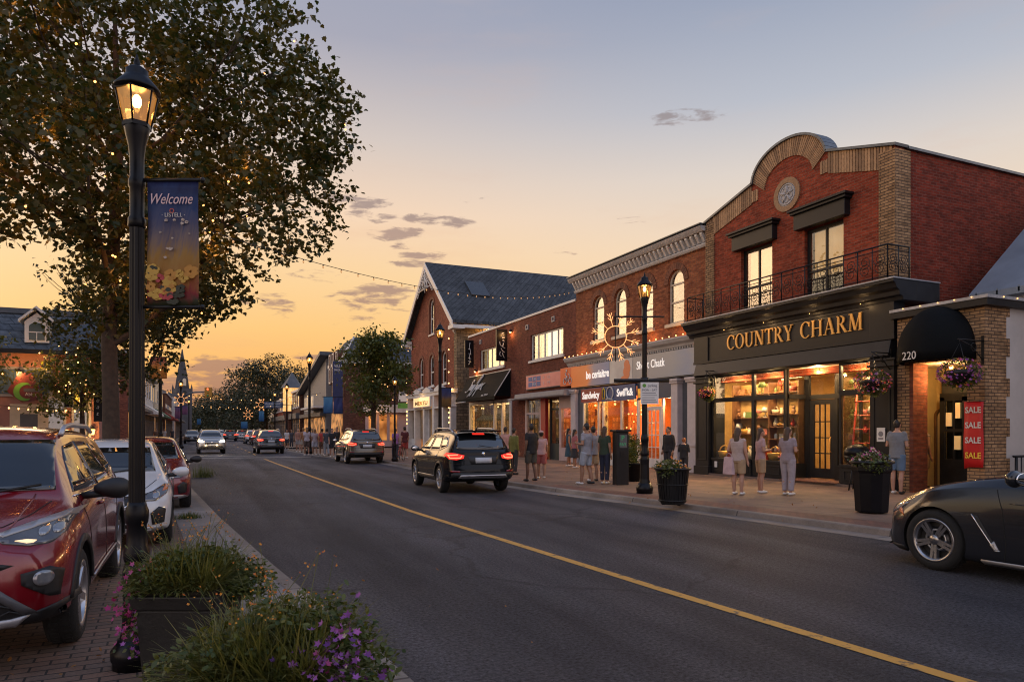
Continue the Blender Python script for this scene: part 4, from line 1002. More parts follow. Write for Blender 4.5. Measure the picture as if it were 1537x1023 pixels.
MB().box(7.15,7.9,.4,.42,.6,3.0).build('lit_wall', glow('orange lit wall',(.75,.11,.01),(.95,.20,.02),.50,1.0), A)
b = MB()
for (x,z) in ((1.1,1.9),(1.25,2.5),(1.85,1.6),(1.5,1.2),(2.1,1.4),(2.2,2.2)): b.prism(arc(x,z,.09,0,330,10,.16), .35, .38)
b.box(1.62,1.74,.35,.40,.9,2.9).box(1.4,1.95,.35,.40,2.0,2.1); b.build('window_poster', mat('dark red print',(.16,.03,.02),.6,var=.3), A)
glow_bulbs(A, [(3.0+rg.random()*2.2,.9,1.6+rg.random()*1.4) for i in range(16)], .035, BULB, 'bulb')
b = MB().box(3.2,4.9,.3,.7,.62,.95); b.build('display_counter', WOOD, A)
for (x, k, mi) in ((3.4,'vase',1),(3.8,'lamp',2),(4.2,'box',0),(4.6,'vase',5)): 
    o = goods(k, (0,0,0), GOODS[mi], f'{cn_[mi]} {kw_[k]} in the orange lit shop window', GL, 1.5); o.location = A.matrix_basis @ Vector((x,.5,.96))
[lamp_light('window_light', (x,.05,2.8), 46, (1,.48,.16), .05, A) for x in (1.7,3.4,5.0,7.4)]; room_light('shop_light', (2.6,.9,3.4), 3, 1, 150, A); room_light('shop_light', (6.6,.9,3.4), 2, 1, 110, A)

# ------------------------------------------------------------------ flat brick block with two shops
D = facade('flat_roof_shop', 16.8, 45.0, 'low flat roofed brown brick block with black awning and dull pink sign')
DW = 14.98
plate([(0,3.3),(DW,3.3),(DW,7.95),(0,7.95)], [rect(2.1,6.1,5.55,6.88), rect(9.8,13.65,5.48,6.92)], 0, .3, 'wall', BROWN_BRICK, D)
MB().box(7.3,9.2,-.002,.3,WZ-.05,3.3).build('pier', BROWN_BRICK, D); MB().box(0,.28,-.002,.3,WZ-.05,3.3).build('pier', BROWN_BRICK, D)
MB().box(0,.3,.302,14,0,7.95).box(.3,DW-.3,13.7,14,0,7.95).build('side_wall', BROWN_BRICK, D)
MB().box(.3,DW,.31,13.7,7.4,7.6).build('roof', ROOFM, D)
MB().box(-.04,DW,-.06,.36,7.95,8.07).build('coping', WHITE, D, bevel=.01)
for x in (2.2,9.4,12.6):
    b = MB(); frame_ring(b, rect(x-.16,x+.16,7.28,7.56), rect(x-.09,x+.09,7.35,7.5), -.05, .02); b.build('air_vent', GREYP, D)
window(D, 2.1, 6.1, 5.55, 6.88, fw=.09, y=.1, bars_v=(.25,.45,.75), blind=LIT_WARM, sill=WHITE, bd=.2, room=True)
w = window(D, 9.8, 13.65, 5.48, 6.92, fw=.09, y=.1, bars_v=(.2,.4,.61,.8), sill=WHITE, room=True)
MB().box(10.65,11.3,.3,.31,5.5,6.9).build('blind', glow('beige blind',(.62,.42,.30),(.7,.5,.36),.45), w); MB().box(11.35,12.85,.3,.31,5.5,6.9).build('lit_room', LIT_COOL, w)
MB().box(9.9,10.5,.3,.31,6.2,6.9).build('blind', glow('beige blind',(.62,.42,.30),(.7,.5,.36),.45), w); MB().box(12.9,13.6,.3,.31,6.15,6.9).build('blind', glow('beige blind',(.62,.42,.30),(.7,.5,.36),.45), w)
# black awning
b = MB(); b.add([(.25,-.02,5.22),(7.1,-.02,5.22),(7.1,-1.05,3.66),(.25,-1.05,3.66),(.25,-1.05,3.46),(7.1,-1.05,3.46),(.25,-.02,3.66),(7.1,-.02,3.66)], [(0,3,2,1),(3,4,5,2),(0,6,3),(1,2,7)])
aw = b.build('awning', mat('black awning canvas',(.004,.005,.006),.75,var=.3,scale=3,spec=.12), D); aw.modifiers.new('t','SOLIDIFY').thickness = .015
b = MB().tube([(.22,-.03,5.24),(7.13,-.03,5.24),(7.13,-1.07,3.66)], .035, 6).tube([(.22,-1.07,3.46),(2.2,-1.07,3.47)], .04, 6); b.build('awning_piping', WHITE, aw)
sl = math.atan2(1.03,1.56)
def script_(pts_list, w, m, parent, loc, rot, r=.04, name='lettering'):
    b = MB()
    for pts in pts_list:
        q = []
        for i in range(len(pts)-1):        # Catmull-Rom through the pen points
            p0 = Vector(pts[max(i-1,0)]); p1 = Vector(pts[i]); p2 = Vector(pts[i+1]); p3 = Vector(pts[min(i+2,len(pts)-1)])
            for k in range(5):
                t = k/5; q.append(.5*((2*p1)+(p2-p0)*t+(2*p0-5*p1+4*p2-p3)*t*t+(3*p1-p0-3*p2+p3)*t**3))
        q.append(Vector(pts[-1]))
        b.tube([(p.x*w,0,p.y*w) for p in q], r, 5)
    o = b.build(name, m, parent, loc); o.rotation_euler = rot; return o
SEXY = [[(.28,.62),(.20,.74),(.12,.62),(.22,.42),(.20,.18),(.04,.05),(-.1,.10)],[(.26,.24),(.36,.36),(.30,.46),(.24,.30),(.34,.16),(.44,.3)],[(.42,.44),(.50,.14),(.56,.30)],[(.42,.14),(.56,.46)],[(.58,.44),(.62,.2),(.72,.42)],[(.72,.44),(.66,-.02),(.56,-.22)],
        [(.78,.50),(.92,.95),(1.02,.86),(.94,.50),(.90,.10),(.82,-.2),(.76,-.05)],[(1.14,.40),(1.02,.36),(1.06,.14),(1.18,.36),(1.20,.12)],[(1.26,.42),(1.22,-.22)],[(1.25,.34),(1.38,.42),(1.34,.14),(1.24,.2)],[(1.46,.24),(1.58,.40),(1.48,.44),(1.44,.22),(1.60,.14)],[(1.66,.44),(1.70,.14)],[(1.84,.46),(1.66,.28),(1.84,.08)]]
script_(SEXY, 1.45, WHITE, aw, (1.55,-.85,4.05), (-sl,0,0), .032)
text('est. 2014', .22, WHITE, aw, (5.5,-1.06,3.78), (-sl,0,0), width=1.0, depth=.01)
b = MB().box(.28,.45,-.1,.15,WZ,3.5).box(7.1,7.28,-.1,.15,WZ,3.5).box(4.6,4.75,-.1,.1,.4,3.5).box(5.9,6.05,-.1,.1,WZ,3.5).box(.45,4.6,-.1,.1,WZ-.05,.42).box(6.05,7.1,-.1,.1,WZ-.05,.3).box(.45,7.1,-.1,.1,3.3,3.5)
b.build('shop_frame', WHITE, D); MB().box(.45,7.1,-.02,-.014,.4,3.3).build('pane', GLASS, D)
room(D, .3, 7.2, .12, 3.0, WZ+.01, 3.45, glow('cream lit wall',(.90,.55,.20),(1.0,.70,.34),.42,.8), WOOD)
[lamp_light('window_light', (x,.3,3.1), 46, (1,.55,.22), .05, D) for x in (1.6,4.4,6.6)]; room_light('shop_light', (3.5,1.2,3.35), 4, 1.2, 190, D)
glow_bulbs(D, [(1.2,.6,3.1),(3.6,.5,3.0),(6.5,.6,3.0),(5.2,.8,3.0)], .05, BULB, 'bulb')
for i, x in enumerate((1.6,2.9,3.4)):
    t = empty('mannequin', tuple(D.matrix_basis @ Vector((x,.7,.42))), R(-90), ('dark mannequin far left in the lit window under the black awning','dark mannequin in the middle of the window under the awning','dark mannequin with shawl right of another in the awning shop')[i], 'mannequin')
    b = MB().lathe([(.16,0),(.16,.03),(.02,.05),(.02,.75)], n=12); b.build('stand', IRON, t)
    MB().lathe([(.12,.75),(.17,.85),(.12,1.02),(.16,1.2),(.18,1.32),(.10,1.42),(.045,1.46),(.04,1.52)], n=14).build('torso', mat('dark cloth',(.03,.025,.025),.8,var=.3), t)
    MB().ell((0,0,1.62),(.07,.085,.11)).build('head', mat('dark cloth',(.03,.025,.025),.8,var=.3), t)
# the pink sign, grey canopy and the pink shop
sg = MB().box(9.5,13.7,-.14,-.003,3.88,4.68).build('shop_sign', GREYD, D)
MB().box(9.55,13.65,-.15,-.142,3.92,4.64).build('sign_face', glow('dull pink sign',(.42,.12,.10),(.50,.16,.13),.25), sg)
b = MB(); [b.box(9.85+i*.52,10.32+i*.52,-.156,-.152,z,z+.25) for i in range(3) for z in (4.02,4.31)]; b.build('sign_blocks', mat('blue print',(.05,.10,.30),.5,var=.1), sg)
for i, (t_, x, z) in enumerate((('T A E',10.6,4.43),('E R N',10.6,4.14),('A',11.75,4.43),('E E',12.35,4.43),('S',11.75,4.14),('P R',12.35,4.14))): text(t_, .2, WHITE, sg, (x,-.158,z), depth=.006)
os_ = MB().box(13.95,15.6,-.32,-.003,3.82,4.72).build('bicycle_sign', mat('orange sign board',(.80,.13,.02),.45,var=.1), D)
b = MB(); b.ring((14.45,-.335,4.05), .15, .02, n=18, m=5); b.ring((15.0,-.335,4.05), .15, .02, n=18, m=5); b.tube([(14.45,-.335,4.05),(14.62,-.335,4.3),(14.9,-.335,4.28),(14.72,-.335,4.05),(14.62,-.335,4.3)], .018, 5); b.tube([(15.0,-.335,4.05),(14.88,-.335,4.38),(14.8,-.335,4.4)], .018, 5); b.ell((14.6,-.335,4.56),(.07,.01,.07)); b.tube([(14.58,-.335,4.46),(14.52,-.335,4.36),(14.66,-.335,4.3),(14.68,-.335,4.12)], .03, 5)
b.build('sign_emblem', WHITE, os_)
b = MB().prism([(0,3.34),(-.7,3.34),(-.72,3.40),(-.70,3.62),(0,3.72)], 9.2, 15.0, axis='x').box(8.2,9.2,-.7,.0,3.34,3.42); b.build('canopy', GREYP, D, bevel=.008)
PINKP = mat('pale pink paint',(.48,.36,.35),.6,var=.12)
b = MB().box(9.2,9.4,-.05,.12,WZ,3.34).box(11.05,11.2,-.05,.12,WZ,3.34).box(9.4,11.05,-.05,.12,WZ-.04,.5).box(9.4,11.05,-.05,.1,2.5,2.62).build('shop_frame', PINKP, D)
b = MB().box(13.3,13.5,-.05,.12,WZ,3.34).box(14.8,14.98,-.05,.12,WZ,3.34).box(13.5,14.8,-.05,.12,WZ-.04,.75).box(13.5,14.8,-.05,.1,2.75,3.34)
b.build('shop_frame', PINKP, D)
MB().box(11.2,11.75,-.06,.12,WZ,3.34).build('red_panel', mat('red panel',(.40,.02,.018),.45,var=.15), D)
b = MB().box(11.75,11.87,.2,.3,WZ,3.3).box(13.2,13.3,.2,.3,WZ,3.3).box(11.87,13.2,.2,.3,WZ,.95).box(11.87,13.2,.2,.3,2.7,2.8); b.build('door', mat('dark green door',(.02,.035,.035),.45,var=.2), D)
MB().box(11.87,13.2,.25,.256,.95,3.3).build('pane', GLASSD, D); MB().box(9.4,11.05,.02,.026,.5,3.34).build('pane', GLASS, D); MB().box(13.5,14.8,.02,.026,.75,2.75).build('pane', GLASS, D)
room(D, 9.3, 13.25, .32, 2.6, WZ+.01, 3.3, mat('dim shop wall',(.30,.22,.12),.8,var=.3), WOOD); room(D, 13.4, 14.9, .12, 2.2, WZ+.01, 3.3, ROOMO, WOOD)
MB().box(13.7,14.6,1.0,1.02,1.3,2.6).build('lit_wall', glow('orange lit wall',(.75,.11,.01),(.95,.20,.02),.50,1.0), D)
glow_bulbs(D, [(9.9,.6,3.0),(13.8,.5,2.5),(14.5,.6,2.45),(14.2,.8,2.6)], .06, BULB, 'bulb')
room_light('shop_light', (10.5,1.4,3.25), 2, .8, 40, D); room_light('shop_light', (14.1,1.0,3.2), 1, .8, 60, D)
# two black blade signs with white script, and a wall lamp between them
def blade(xl, z0, z1, out0, out1, label, pts):
    t = empty('blade_sign', tuple(D.matrix_basis @ Vector((xl, 0, z0))), R(-90), label, 'sign')
    MB().box(-.05,.05,-out1,-out0,0,z1-z0).build('sign_board', BLACKP, t)
    MB().tube([(0,-out0+.0,z1-z0-.2),(0,0,z1-z0-.2)], .02, 6).tube([(0,-out0,.2),(0,0,.2)], .02, 6).build('bracket', IRON, t)
    o = script_(pts, 1.0, WHITE, t, (.055,-(out0+out1)/2-.16,.15), (0,0,R(90)), .022)
    return t
SCR1 = [[(.30,1.52),(.14,1.46),(.30,1.38)],[(.12,1.30),(.34,1.24),(.16,1.20)],[(.30,1.12),(.20,1.06),(.34,1.0)],[(.02,1.0),(.06,.78),(.22,.74),(.24,.92)],[(.28,.9),(.20,.7),(.36,.62)],[(.10,.60),(.20,.44),(.34,.36)],[(.06,.40),(.02,.22),(.12,.12)],[(.20,.34),(.24,.16),(.32,.04)]]
SCR2 = [[(.20,1.52),(.16,1.2),(.24,.9),(.16,.6),(.2,.3),(.1,.05)],[(.08,1.1),(.26,1.05)],[(.1,.8),(.28,.74)],[(.08,.5),(.28,.45)],[(.10,.3),(.26,.2)]]
blade(6.75, 5.75, 7.62, .10, .80, 'black blade sign with white script beside the wall lamp', SCR1)
blade(1.15, 5.8, 7.62, .10, .72, 'black blade sign with white script beside the gabled house', SCR2)
for (x, z, lb) in ((7.3,7.45,'brass wall lamp glowing high under the white coping'),(1.5,5.55,'small wall lamp glowing above the left end of the awning')):
    t = empty('wall_lamp', tuple(D.matrix_basis @ Vector((x,-.12,z))), R(-90), lb, 'lamp')
    MB().lathe([(.02,.14),(.10,.05),(.12,-.02)], n=12).build('lamp_shade', IRON, t); MB().ell((0,0,-.03),.06).build('bulb', BULB, t); MB().tube([(0,0,.1),(0,.12,.1)], .012, 6).build('arm', IRON, t)
    lamp_light('wall_lamp_glow', tuple(D.matrix_basis @ Vector((x,-.25,z-.1))), 22, (1,.5,.16), .05)

# ------------------------------------------------------------------ gabled house
G = facade('gabled_house', 16.8, 59.3, 'tall gabled red brick house with arched windows and white gingerbread trim')
GW = 11.9; ZE = 9.55; ZA = 14.7
AT = arched(5.35,6.55,9.25,12.0,.6); LW = [(2.5,3.7),(5.35,6.55),(8.4,9.6)]
plate([(0,4.2),(GW,4.2),(GW,ZE+.2),(GW/2,ZA-.2),(0,ZE+.2)], [AT]+[arched(a,c,5.15,7.6,.6) for a, c in LW], 0, .35, 'wall', ROSE_BRICK, G)
MB().box(GW-.35,GW-.002,.352,15,0,ZE).build('side_wall', STONE, G)
MB().box(0,.35,.352,15,0,ZE).build('side_wall', ROSE_BRICK, G)
MB().box(GW-.55,GW+.04,-.05,.5,WZ-.05,ZE).build('corner_stones', STONE, G)
b = MB()
for s in (0, 1):
    e = -.65 if s == 0 else GW+.65; ze = ZE+.2-.65*(ZA-ZE-.4)/(GW/2)
    p = [(e,ze),(GW/2,ZA),(GW/2,ZA+.22),(e,ze+.22)]
    b.prism(p if s == 0 else p[::-1], -.55, 15.5)
b.build('roof', brick('ribbed slate',(.066,.074,.084),(.05,.057,.066),(.03,.035,.04), w=3.0, h=.42, ms=.03, vert=True), G)
SK = Matrix.Identity(4)
def on_roof(u, depth, off=.02):      # u up the right-hand slope from the eave, 0..1
    ze = ZE+.2-.65*(ZA-ZE-.4)/(GW/2)+.22
    return Vector((GW+.65+(GW/2-GW-.65)*u, depth, ze+(ZA+.22-ze)*u+off))
b = MB(); q = [on_roof(.42,1.9), on_roof(.42,3.4), on_roof(.66,3.4), on_roof(.66,1.9)]; up = Vector((.62,0,.75))*.15
vs = q+[p+up for p in q]; b.add(vs, [(3,2,1,0),(4,5,6,7),(0,1,5,4),(1,2,6,5),(2,3,7,6),(3,0,4,7)]); b.build('skylight', mat('skylight',(.05,.055,.06),.25,var=.1), G)
# barge boards, lace trim, eaves
b = MB()
for s in (0,1):
    e = -.65 if s == 0 else GW+.65; ze = ZE+.2-.65*(ZA-ZE-.4)/(GW/2)
    p = [(e,ze-.30),(GW/2,ZA-.32),(GW/2,ZA+.14),(e,ze+.16)]
    b.prism(p if s == 0 else p[::-1], -.64, -.56)
b.box(GW-.1,GW+.95,-.66,.25,ze-.42,ze-.16).box(-.95,.1,-.66,.25,ze-.42,ze-.16); b.box(GW+.35,GW+.75,.25,15.4,ze-.32,ze-.10)
b.build('barge_board', WHITE, G)
b = MB()
for i in range(9):
    f = i/9; 
    for s in (-1,1):
        x = GW/2+s*(.2+2.0*f); z = ZA-.45-(.2+2.0*f)*.80
        b.ring((x,-.6,z-.14), .17, .035, n=12, m=5)
b.tube([(GW/2-1.75,-.6,ZA-1.9),(GW/2+1.75,-.6,ZA-1.9)], .05, 5); b.tube([(GW/2,-.6,ZA-.2),(GW/2,-.6,ZA-2.2)], .06, 5)
for s in (-1,1): b.tube([(GW/2,-.6,ZA-1.0),(GW/2+s*.8,-.6,ZA-1.9)], .04, 5); b.ring((GW/2+s*.38,-.6,ZA-1.55), .25, .035, n=14, m=5)
b.build('gable_trim', WHITE, G)
for x in (GW-.25, .25):
    b = MB().prism([(-.05,8.9),(-.45,9.15),(-.5,9.3),(-.05,9.3)], x-.12, x+.12, axis='x').prism([(-.05,8.55),(-.2,8.7),(-.25,8.9),(-.05,8.9)], x-.1, x+.1, axis='x'); b.build('eave_bracket', WHITE, G)
for (a, c, z0, z1) in ((5.35,6.55,9.25,12.0),)+tuple((a,c,5.15,7.6) for a, c in LW):
    window(G, a, c, z0, z1, arch=.6, fw=.12, y=.1, bars_h=(.45,), sill=WHITE, glass_m=GLASSD, blind=CURT, blind_top=.62)
    b = MB(); frame_ring(b, arched(a-.2,c+.2,z0,z1+.22,.8), arched(a-.02,c+.02,z0,z1+.02,.62), -.05, .02); b.build('window_arch', island_mat('arch bricks',(.22,.075,.035),(.12,.04,.022)), G)
    if z0 < 6:
        b = MB().prism([(a-.35,4.62),(c+.35,4.62),(c+.42,4.80),((a+c)/2,5.04),(a-.42,4.80)], -.5, -.2); b.build('hood', WHITE, G)
b = MB().box(-.1,GW+.1,-.5,.0,4.3,4.62).box(-.15,GW+.15,-.58,0,4.55,4.62).box(0,GW,-.42,0,3.3,3.42)
b.build('shop_cornice', WHITE, G, bevel=.01)
for a in (0,2.3,4.9,7.4,9.6,GW-.45): MB().box(a,a+.4,-.45,.1,WZ-.05,4.3).build('pilaster', WHITE, G, bevel=.01)
ss = MB().box(2.75,7.35,-.62,-.46,3.45,4.30).build('lit_sign', WHITE, G); MB().box(2.85,7.25,-.63,-.622,3.52,4.24).build('sign_face', glow('warm sign face',(1.0,.60,.24),(1,.72,.36),.75), ss)
text('MERTU', .42, mat('brown lettering',(.30,.12,.03),.6,var=0), ss, (5.05,-.635,3.78), width=3.4, depth=.008, bold=.01); 
b = MB().box(.4,2.3,-.1,.05,WZ,.9).box(7.8,9.6,-.1,.05,WZ,.9).box(10.0,11.4,-.1,.05,WZ,.9).box(1.3,1.4,-.1,.05,.9,3.3).box(8.6,8.7,-.1,.05,.9,3.3).box(5.3,5.45,-.1,.05,WZ,3.3).box(6.3,6.45,-.1,.05,WZ,3.3); b.build('shop_frame', WHITE, G)
MB().box(.4,GW-.45,.0,.01,.9,3.3).build('pane', GLASSD, G)
MB().box(.1,GW-.4,.6,.62,WZ,4.2).build('lit_interior', glow('deep amber shop',(.30,.10,.02),(1.0,.42,.10),.5,.9), G)
glow_bulbs(G, [(.3,-.5,2.2+i*.35) for i in range(12)]+[(GW-.4,-.5,2.2+i*.35) for i in range(6)]+[(GW-.25,-.55,5.0+i*.8) for i in range(5)], .05, BULB, 'bulb')
lamp_light('sign_glow', (5,-1.1,4.1), 20, (1,.6,.25), .1, G); lamp_light('eave_glow', (GW+.40,2.2,8.95), 170, (1,.48,.13), .1, G); lamp_light('eave_glow', (-.3,-.6,8.8), 9, (1,.48,.13), .1, G)
lamp_light('corner_glow', (GW+.2,-.5,4.6), 16, (1,.5,.15), .1, G)

# ------------------------------------------------------------------ mansard block across the side street
F = facade('mansard_block', 12.0, 71.4, 'brick corner block with dark mansard roof and white shopfront')
b = MB().box(0,6.4,0,9,0,8.0); b.build('wall', FAR_BRICK, F)
b = MB(); b.add([(-.2,-.3,8.0),(6.6,-.3,8.0),(6.6,9.3,8.0),(-.2,9.3,8.0),(.6,1.1,10.3),(5.8,1.1,10.3),(5.8,8.4,10.3),(.6,8.4,10.3)], [(3,2,1,0),(4,5,6,7),(0,1,5,4),(1,2,6,5),(2,3,7,6),(3,0,4,7)]); b.build('roof', SLATE, F)
b = MB().box(-.25,6.65,-.35,-.28,7.78,8.06).box(6.6,6.68,-.3,9.3,7.78,8.06)
b.tube([(6.62,-.28,8.05),(5.8,1.08,10.3)], .10, 5); b.build('white_trim', WHITE, F)
for x in (.8,2.6,4.6): 
    window(F, x, x+.9, 6.2, 9.0, fw=.14, y=-.42, bars_h=(.5,), sill=None, glass_m=GLASSD, room=False); MB().box(x-.1,x+1.0,-.40,.9,6.1,9.1).build('dormer', FAR_BRICK, F)
MB().box(6.4,6.46,2.0,8.5,WZ,3.8).build('side_shopfront', PINKP, F)
b = MB().box(6.44,6.9,1.8,8.6,3.3,3.9).box(6.44,7.0,1.7,8.7,3.88,4.0); b.build('shop_cornice', WHITE, F)
for y in (2.3,3.3,4.3,5.9,7.2): MB().box(6.46,6.5,y,y+.7,.7,3.1).build('shop_window', glow('deep amber shop',(.30,.10,.02),(1.0,.42,.10),.5,.9), F)
MB().box(.4,6.0,-.1,.0,WZ,3.6).build('shopfront', glow('warm shop row',(.06,.025,.012),(.9,.40,.12),.5,1.3), F)
MB().box(.2,6.2,-.6,.0,3.6,4.3).build('shop_cornice', mat('pink fascia',(.45,.17,.13),.6,var=.1), F)
MB().box(6.405,6.42,8.7,9,WZ,4).build('lit_pier', FAR_BRICK, F)
lamp_light('side_lamp', (7.4,7.5,3.6), 70, (1,.45,.12), .1, F); lamp_light('side_lamp', (7.6,3,3.2), 22, (1,.5,.2), .1, F)
o = MB().box(-.06,.06,-.45,.45,0,3.3).build('blade_sign', mat('navy banner',(.015,.025,.09),.5,var=.2)); o.location = (11.4,64.6,4.6); o.rotation_euler = (0,0,R(90)); tag(o, 'tall navy blade sign with red roundel on the mansard block', 'sign')
MB().ell((0,0,0),(.28,.02,.28),14,10).build('emblem', mat('red print',(.5,.03,.05),.5,var=0), o, (-.0,0,1.6)).rotation_euler = (0,0,R(90))
text('VILLI', .40, WHITE, o, (-.065,0,2.85), (0,0,R(-90)), width=.7, depth=.01); text('SHOPS', .25, WHITE, o, (-.065,0,2.5), (0,0,R(-90)), width=.7, depth=.01)
# ------------------------------------------------------------------ far row of the right side
def row_frame(p, x0, x1):
    b = MB().box(x0,x1,-.12,-.04,.3,.75).box(x0,x1,-.10,-.045,2.35,2.47).box(x0,x1,-.10,-.045,2.95,3.1); m = (x0+x1)/2
    for x in (x0,m-.25,m+.3,x1-.1): b.box(x,x+.1,-.105,-.045,.3,3.0)
    b.build('frame', GREYD, p)
def row_building(X, y0, y1, h, label, wallm, roof='flat', pitch=2.2, lit=True, signc=None, name='row_building', depth=9, seed=0):
    t = facade(name, X, y1, label); w = y1-y0; r = random.Random(seed)
    MB().box(0,w,0,depth,0,h).build('wall', wallm, t)
    if roof == 'gable':     # ridge across the street front
        MB().prism([(-.4,h-.05),(-.4,h+.1),(depth/2,h+pitch),(depth+.4,h+.1),(depth+.4,h-.05)], -.3, w+.3, axis='x').build('roof', ROOFM, t)
    elif roof == 'front':
        MB().prism([(-.3,h-.1),(w/2,h+pitch),(w+.3,h-.1)], -.5, depth).build('roof', ROOFM, t)
        MB().prism([(.1,h-.1),(w/2,h+pitch-.3),(w-.1,h-.1)], -.52, -.505).build('gable', wallm, t)
    else: MB().box(-.1,w+.1,-.15,.3,h-.02,h+.25).build('coping', WHITE if seed % 2 else GREYP, t)
    n = max(2, int(w/2.2))
    if h > 5.5:
        for i in range(n):
            x = (i+.5)*w/n; b = MB().box(x-.5,x+.5,-.06,.0,4.6,6.3); wn = b.build('window', WHITE, t)
            MB().box(x-.4,x+.4,-.07,-.062,4.7,6.2).build('pane', LIT_WARM if r.random() < .3 else GLASSD, wn); MB().box(x-.62,x+.62,-.16,0,4.45,4.58).build('sill', WHITE, wn)
    MB().box(.3,w-.3,-.5,-.0,3.1,3.8).build('shop_sign', signc or GREYD, t)
    for i in range(n):
        x = (i+.5)*w/n; b = MB().box(x-w/n*.4,x+w/n*.4,-.05,.0,.5,3.0)
        sw_ = b.build('shop_window', glow('warm shop row',(.06,.025,.012),(.9,.40,.12),.5,1.3) if lit else GLASSD, t); row_frame(sw_, x-w/n*.4, x+w/n*.4)
    return t
gb = facade('grey_gabled_shop', 11.8, 90.5, 'grey boarded shop with a long sloping roof edge'); 
MB().prism([(0,0),(17,0),(17,11.0),(4,5.2),(0,4.6)][0:2]+[(17.0,9.0),(0,6.0)], 0, 12).build('wall', mat('grey boards',(.20,.19,.185),.7,var=.12), gb)
MB().prism([(-1.2,5.95),(18.0,9.25),(18.0,9.6),(-1.2,6.3)], -.8, 12).build('roof', ROOFM, gb)
for i in range(7): wn = MB().box(1.2+i*1.1,1.9+i*1.1,-.06,0,3.9,5.6).build('window', WHITE, gb); MB().box(1.28+i*1.1,1.82+i*1.1,-.07,-.062,4.0,5.5).build('pane', glow('pale lit pane',(.6,.42,.25),(.85,.65,.4),.45), wn)
MB().box(8,18,-1.4,.0,3.9,4.1).build('canopy', WHITE, gb); MB().box(0,17,-.6,0,3.1,3.5).build('shop_cornice', GREYD, gb)
for i in range(6): MB().box(.6+i*2.7,2.7+i*2.7,-.05,0,.4,3.0).build('shop_window', glow('warm shop row',(.06,.025,.012),(.9,.40,.12),.5,1.3), gb)
row_building(11.4, 91, 100, 6.6, 'dark brick shop with pale window pair beyond the grey gable', FAR_BRICK, 'flat', seed=1)
row_building(11.5, 100.3, 112, 7.2, 'brown brick shop with yellow turret window far up the right side', BROWN_BRICK, 'gable', seed=2)
row_building(11.6, 112.4, 128, 6.2, 'plain red brick shop with long dark sign far down the street', RED_BRICK, 'flat', seed=3)
row_building(12.0, 128.5, 146, 7.0, 'cream rendered shop with pitched roof near the end of the row', CREAM, 'gable', seed=4)
row_building(12.5, 147, 170, 6.0, 'last grey shop on the right before the trees', GREYP, 'flat', seed=5)
t = empty('turret', (11.5, 100.2, 0), 0, 'yellow lit octagonal turret with pointed roof beyond the grey shop', 'turret')
MB().lathe([(1.2,4.2),(1.2,7.4)], n=8, smooth=False).build('wall', LIT_AMBER, t); MB().lathe([(1.5,7.4),(.02,9.6)], n=8, smooth=False).build('roof', ROOFM, t); MB().lathe([(.3,0),(1.2,4.2)], n=8, smooth=False).build('corbel', FAR_BRICK, t)
# ------------------------------------------------------------------ slate-roofed pub on the left, facing the camera across a side yard
def front(name, x0, y, label, cat='building'): return empty(name, (x0, y, 0), 0, label, cat)
U = front('slate_roof_pub', -16.5, 34.0, 'pink rendered pub with slate mansard roof and white dormer behind the trees', 'building')
UW = 12.6
PINK = mat('salmon render',(.40,.19,.145),.85,var=.18,scale=1.2,bump=.3,bscale=50)
MB().box(0,UW,0,8,0,4.9).build('wall', PINK, U)
MB().box(1.0,4.6,-.06,0,0,2.9).build('stone_base', mat('dark stone base',(.07,.05,.04),.85,var=.4,scale=4,bump=.5,bscale=12), U)
b = MB(); b.add([(-.3,-.35,4.85),(UW+.3,-.35,4.85),(UW+.3,8.3,4.85),(-.3,8.3,4.85),(-.0,1.0,6.5),(UW-.2,1.0,6.5),(UW-.2,7,6.5),(0,7,6.5)], [(3,2,1,0),(4,5,6,7),(0,1,5,4),(1,2,6,5),(2,3,7,6),(3,0,4,7)]); b.build('roof', SLATE, U)
MB().box(-.1,UW-.1,.92,7.1,6.5,6.72).build('roof_ridge', ROOFM, U); MB().box(-.35,UW+.35,-.48,-.34,4.72,4.9).build('gutter', IRON, U)
def px_left(px, Y=34.0): return on_y(px, 600, Y)[0]+16.5
dx = px_left(56); b = MB().box(dx-.42,dx+.42,-.15,1.2,5.2,6.05); dm = b.build('dormer', WHITE, U)
b = MB().prism([(dx-.62,6.0),(dx,6.55),(dx+.62,6.0),(dx+.62,6.10),(dx,6.68),(dx-.62,6.10)], -.28, 1.6); b.build('dormer_roof', WHITE, dm)
MB().prism([(dx-.42,6.05),(dx,6.42),(dx+.42,6.05)], -.15, 1.2).build('dormer_gable', WHITE, dm)
MB().prism(arched(dx-.27,dx+.27,5.3,6.0,.18), -.17, -.152).build('pane', mat('dusky green pane',(.05,.075,.07),.12,var=.1), dm); MB().box(dx-.27,dx+.27,-.18,-.172,5.6,5.64).box(dx-.015,dx+.015,-.18,-.172,5.3,5.6).build('glazing_bar', WHITE, dm)
for px in (84, 122):
    x = px_left(px); wn = MB().box(x-.35,x+.35,-.05,.0,1.2,3.0).build('window', WHITE, U); MB().box(x-.26,x+.26,-.06,-.052,1.3,2.9).build('pane', GLASSD, wn)
x = px_left(44); b = MB().box(x-.65,x+.65,-.12,0,0,2.7); dr = b.build('door_surround', CREAM, U); MB().box(x-.3,x+.3,-.13,-.122,.1,2.3).build('door', GREYD, dr); 
x = px_left(8); wn = MB().box(x-1,x+1.6,-.05,0,3.0,4.2).build('window', GREYP, U); MB().box(x-.9,x+1.5,-.06,-.052,3.1,4.1).build('pane', mat('dusky blue pane',(.06,.10,.15),.1,var=.1), wn)
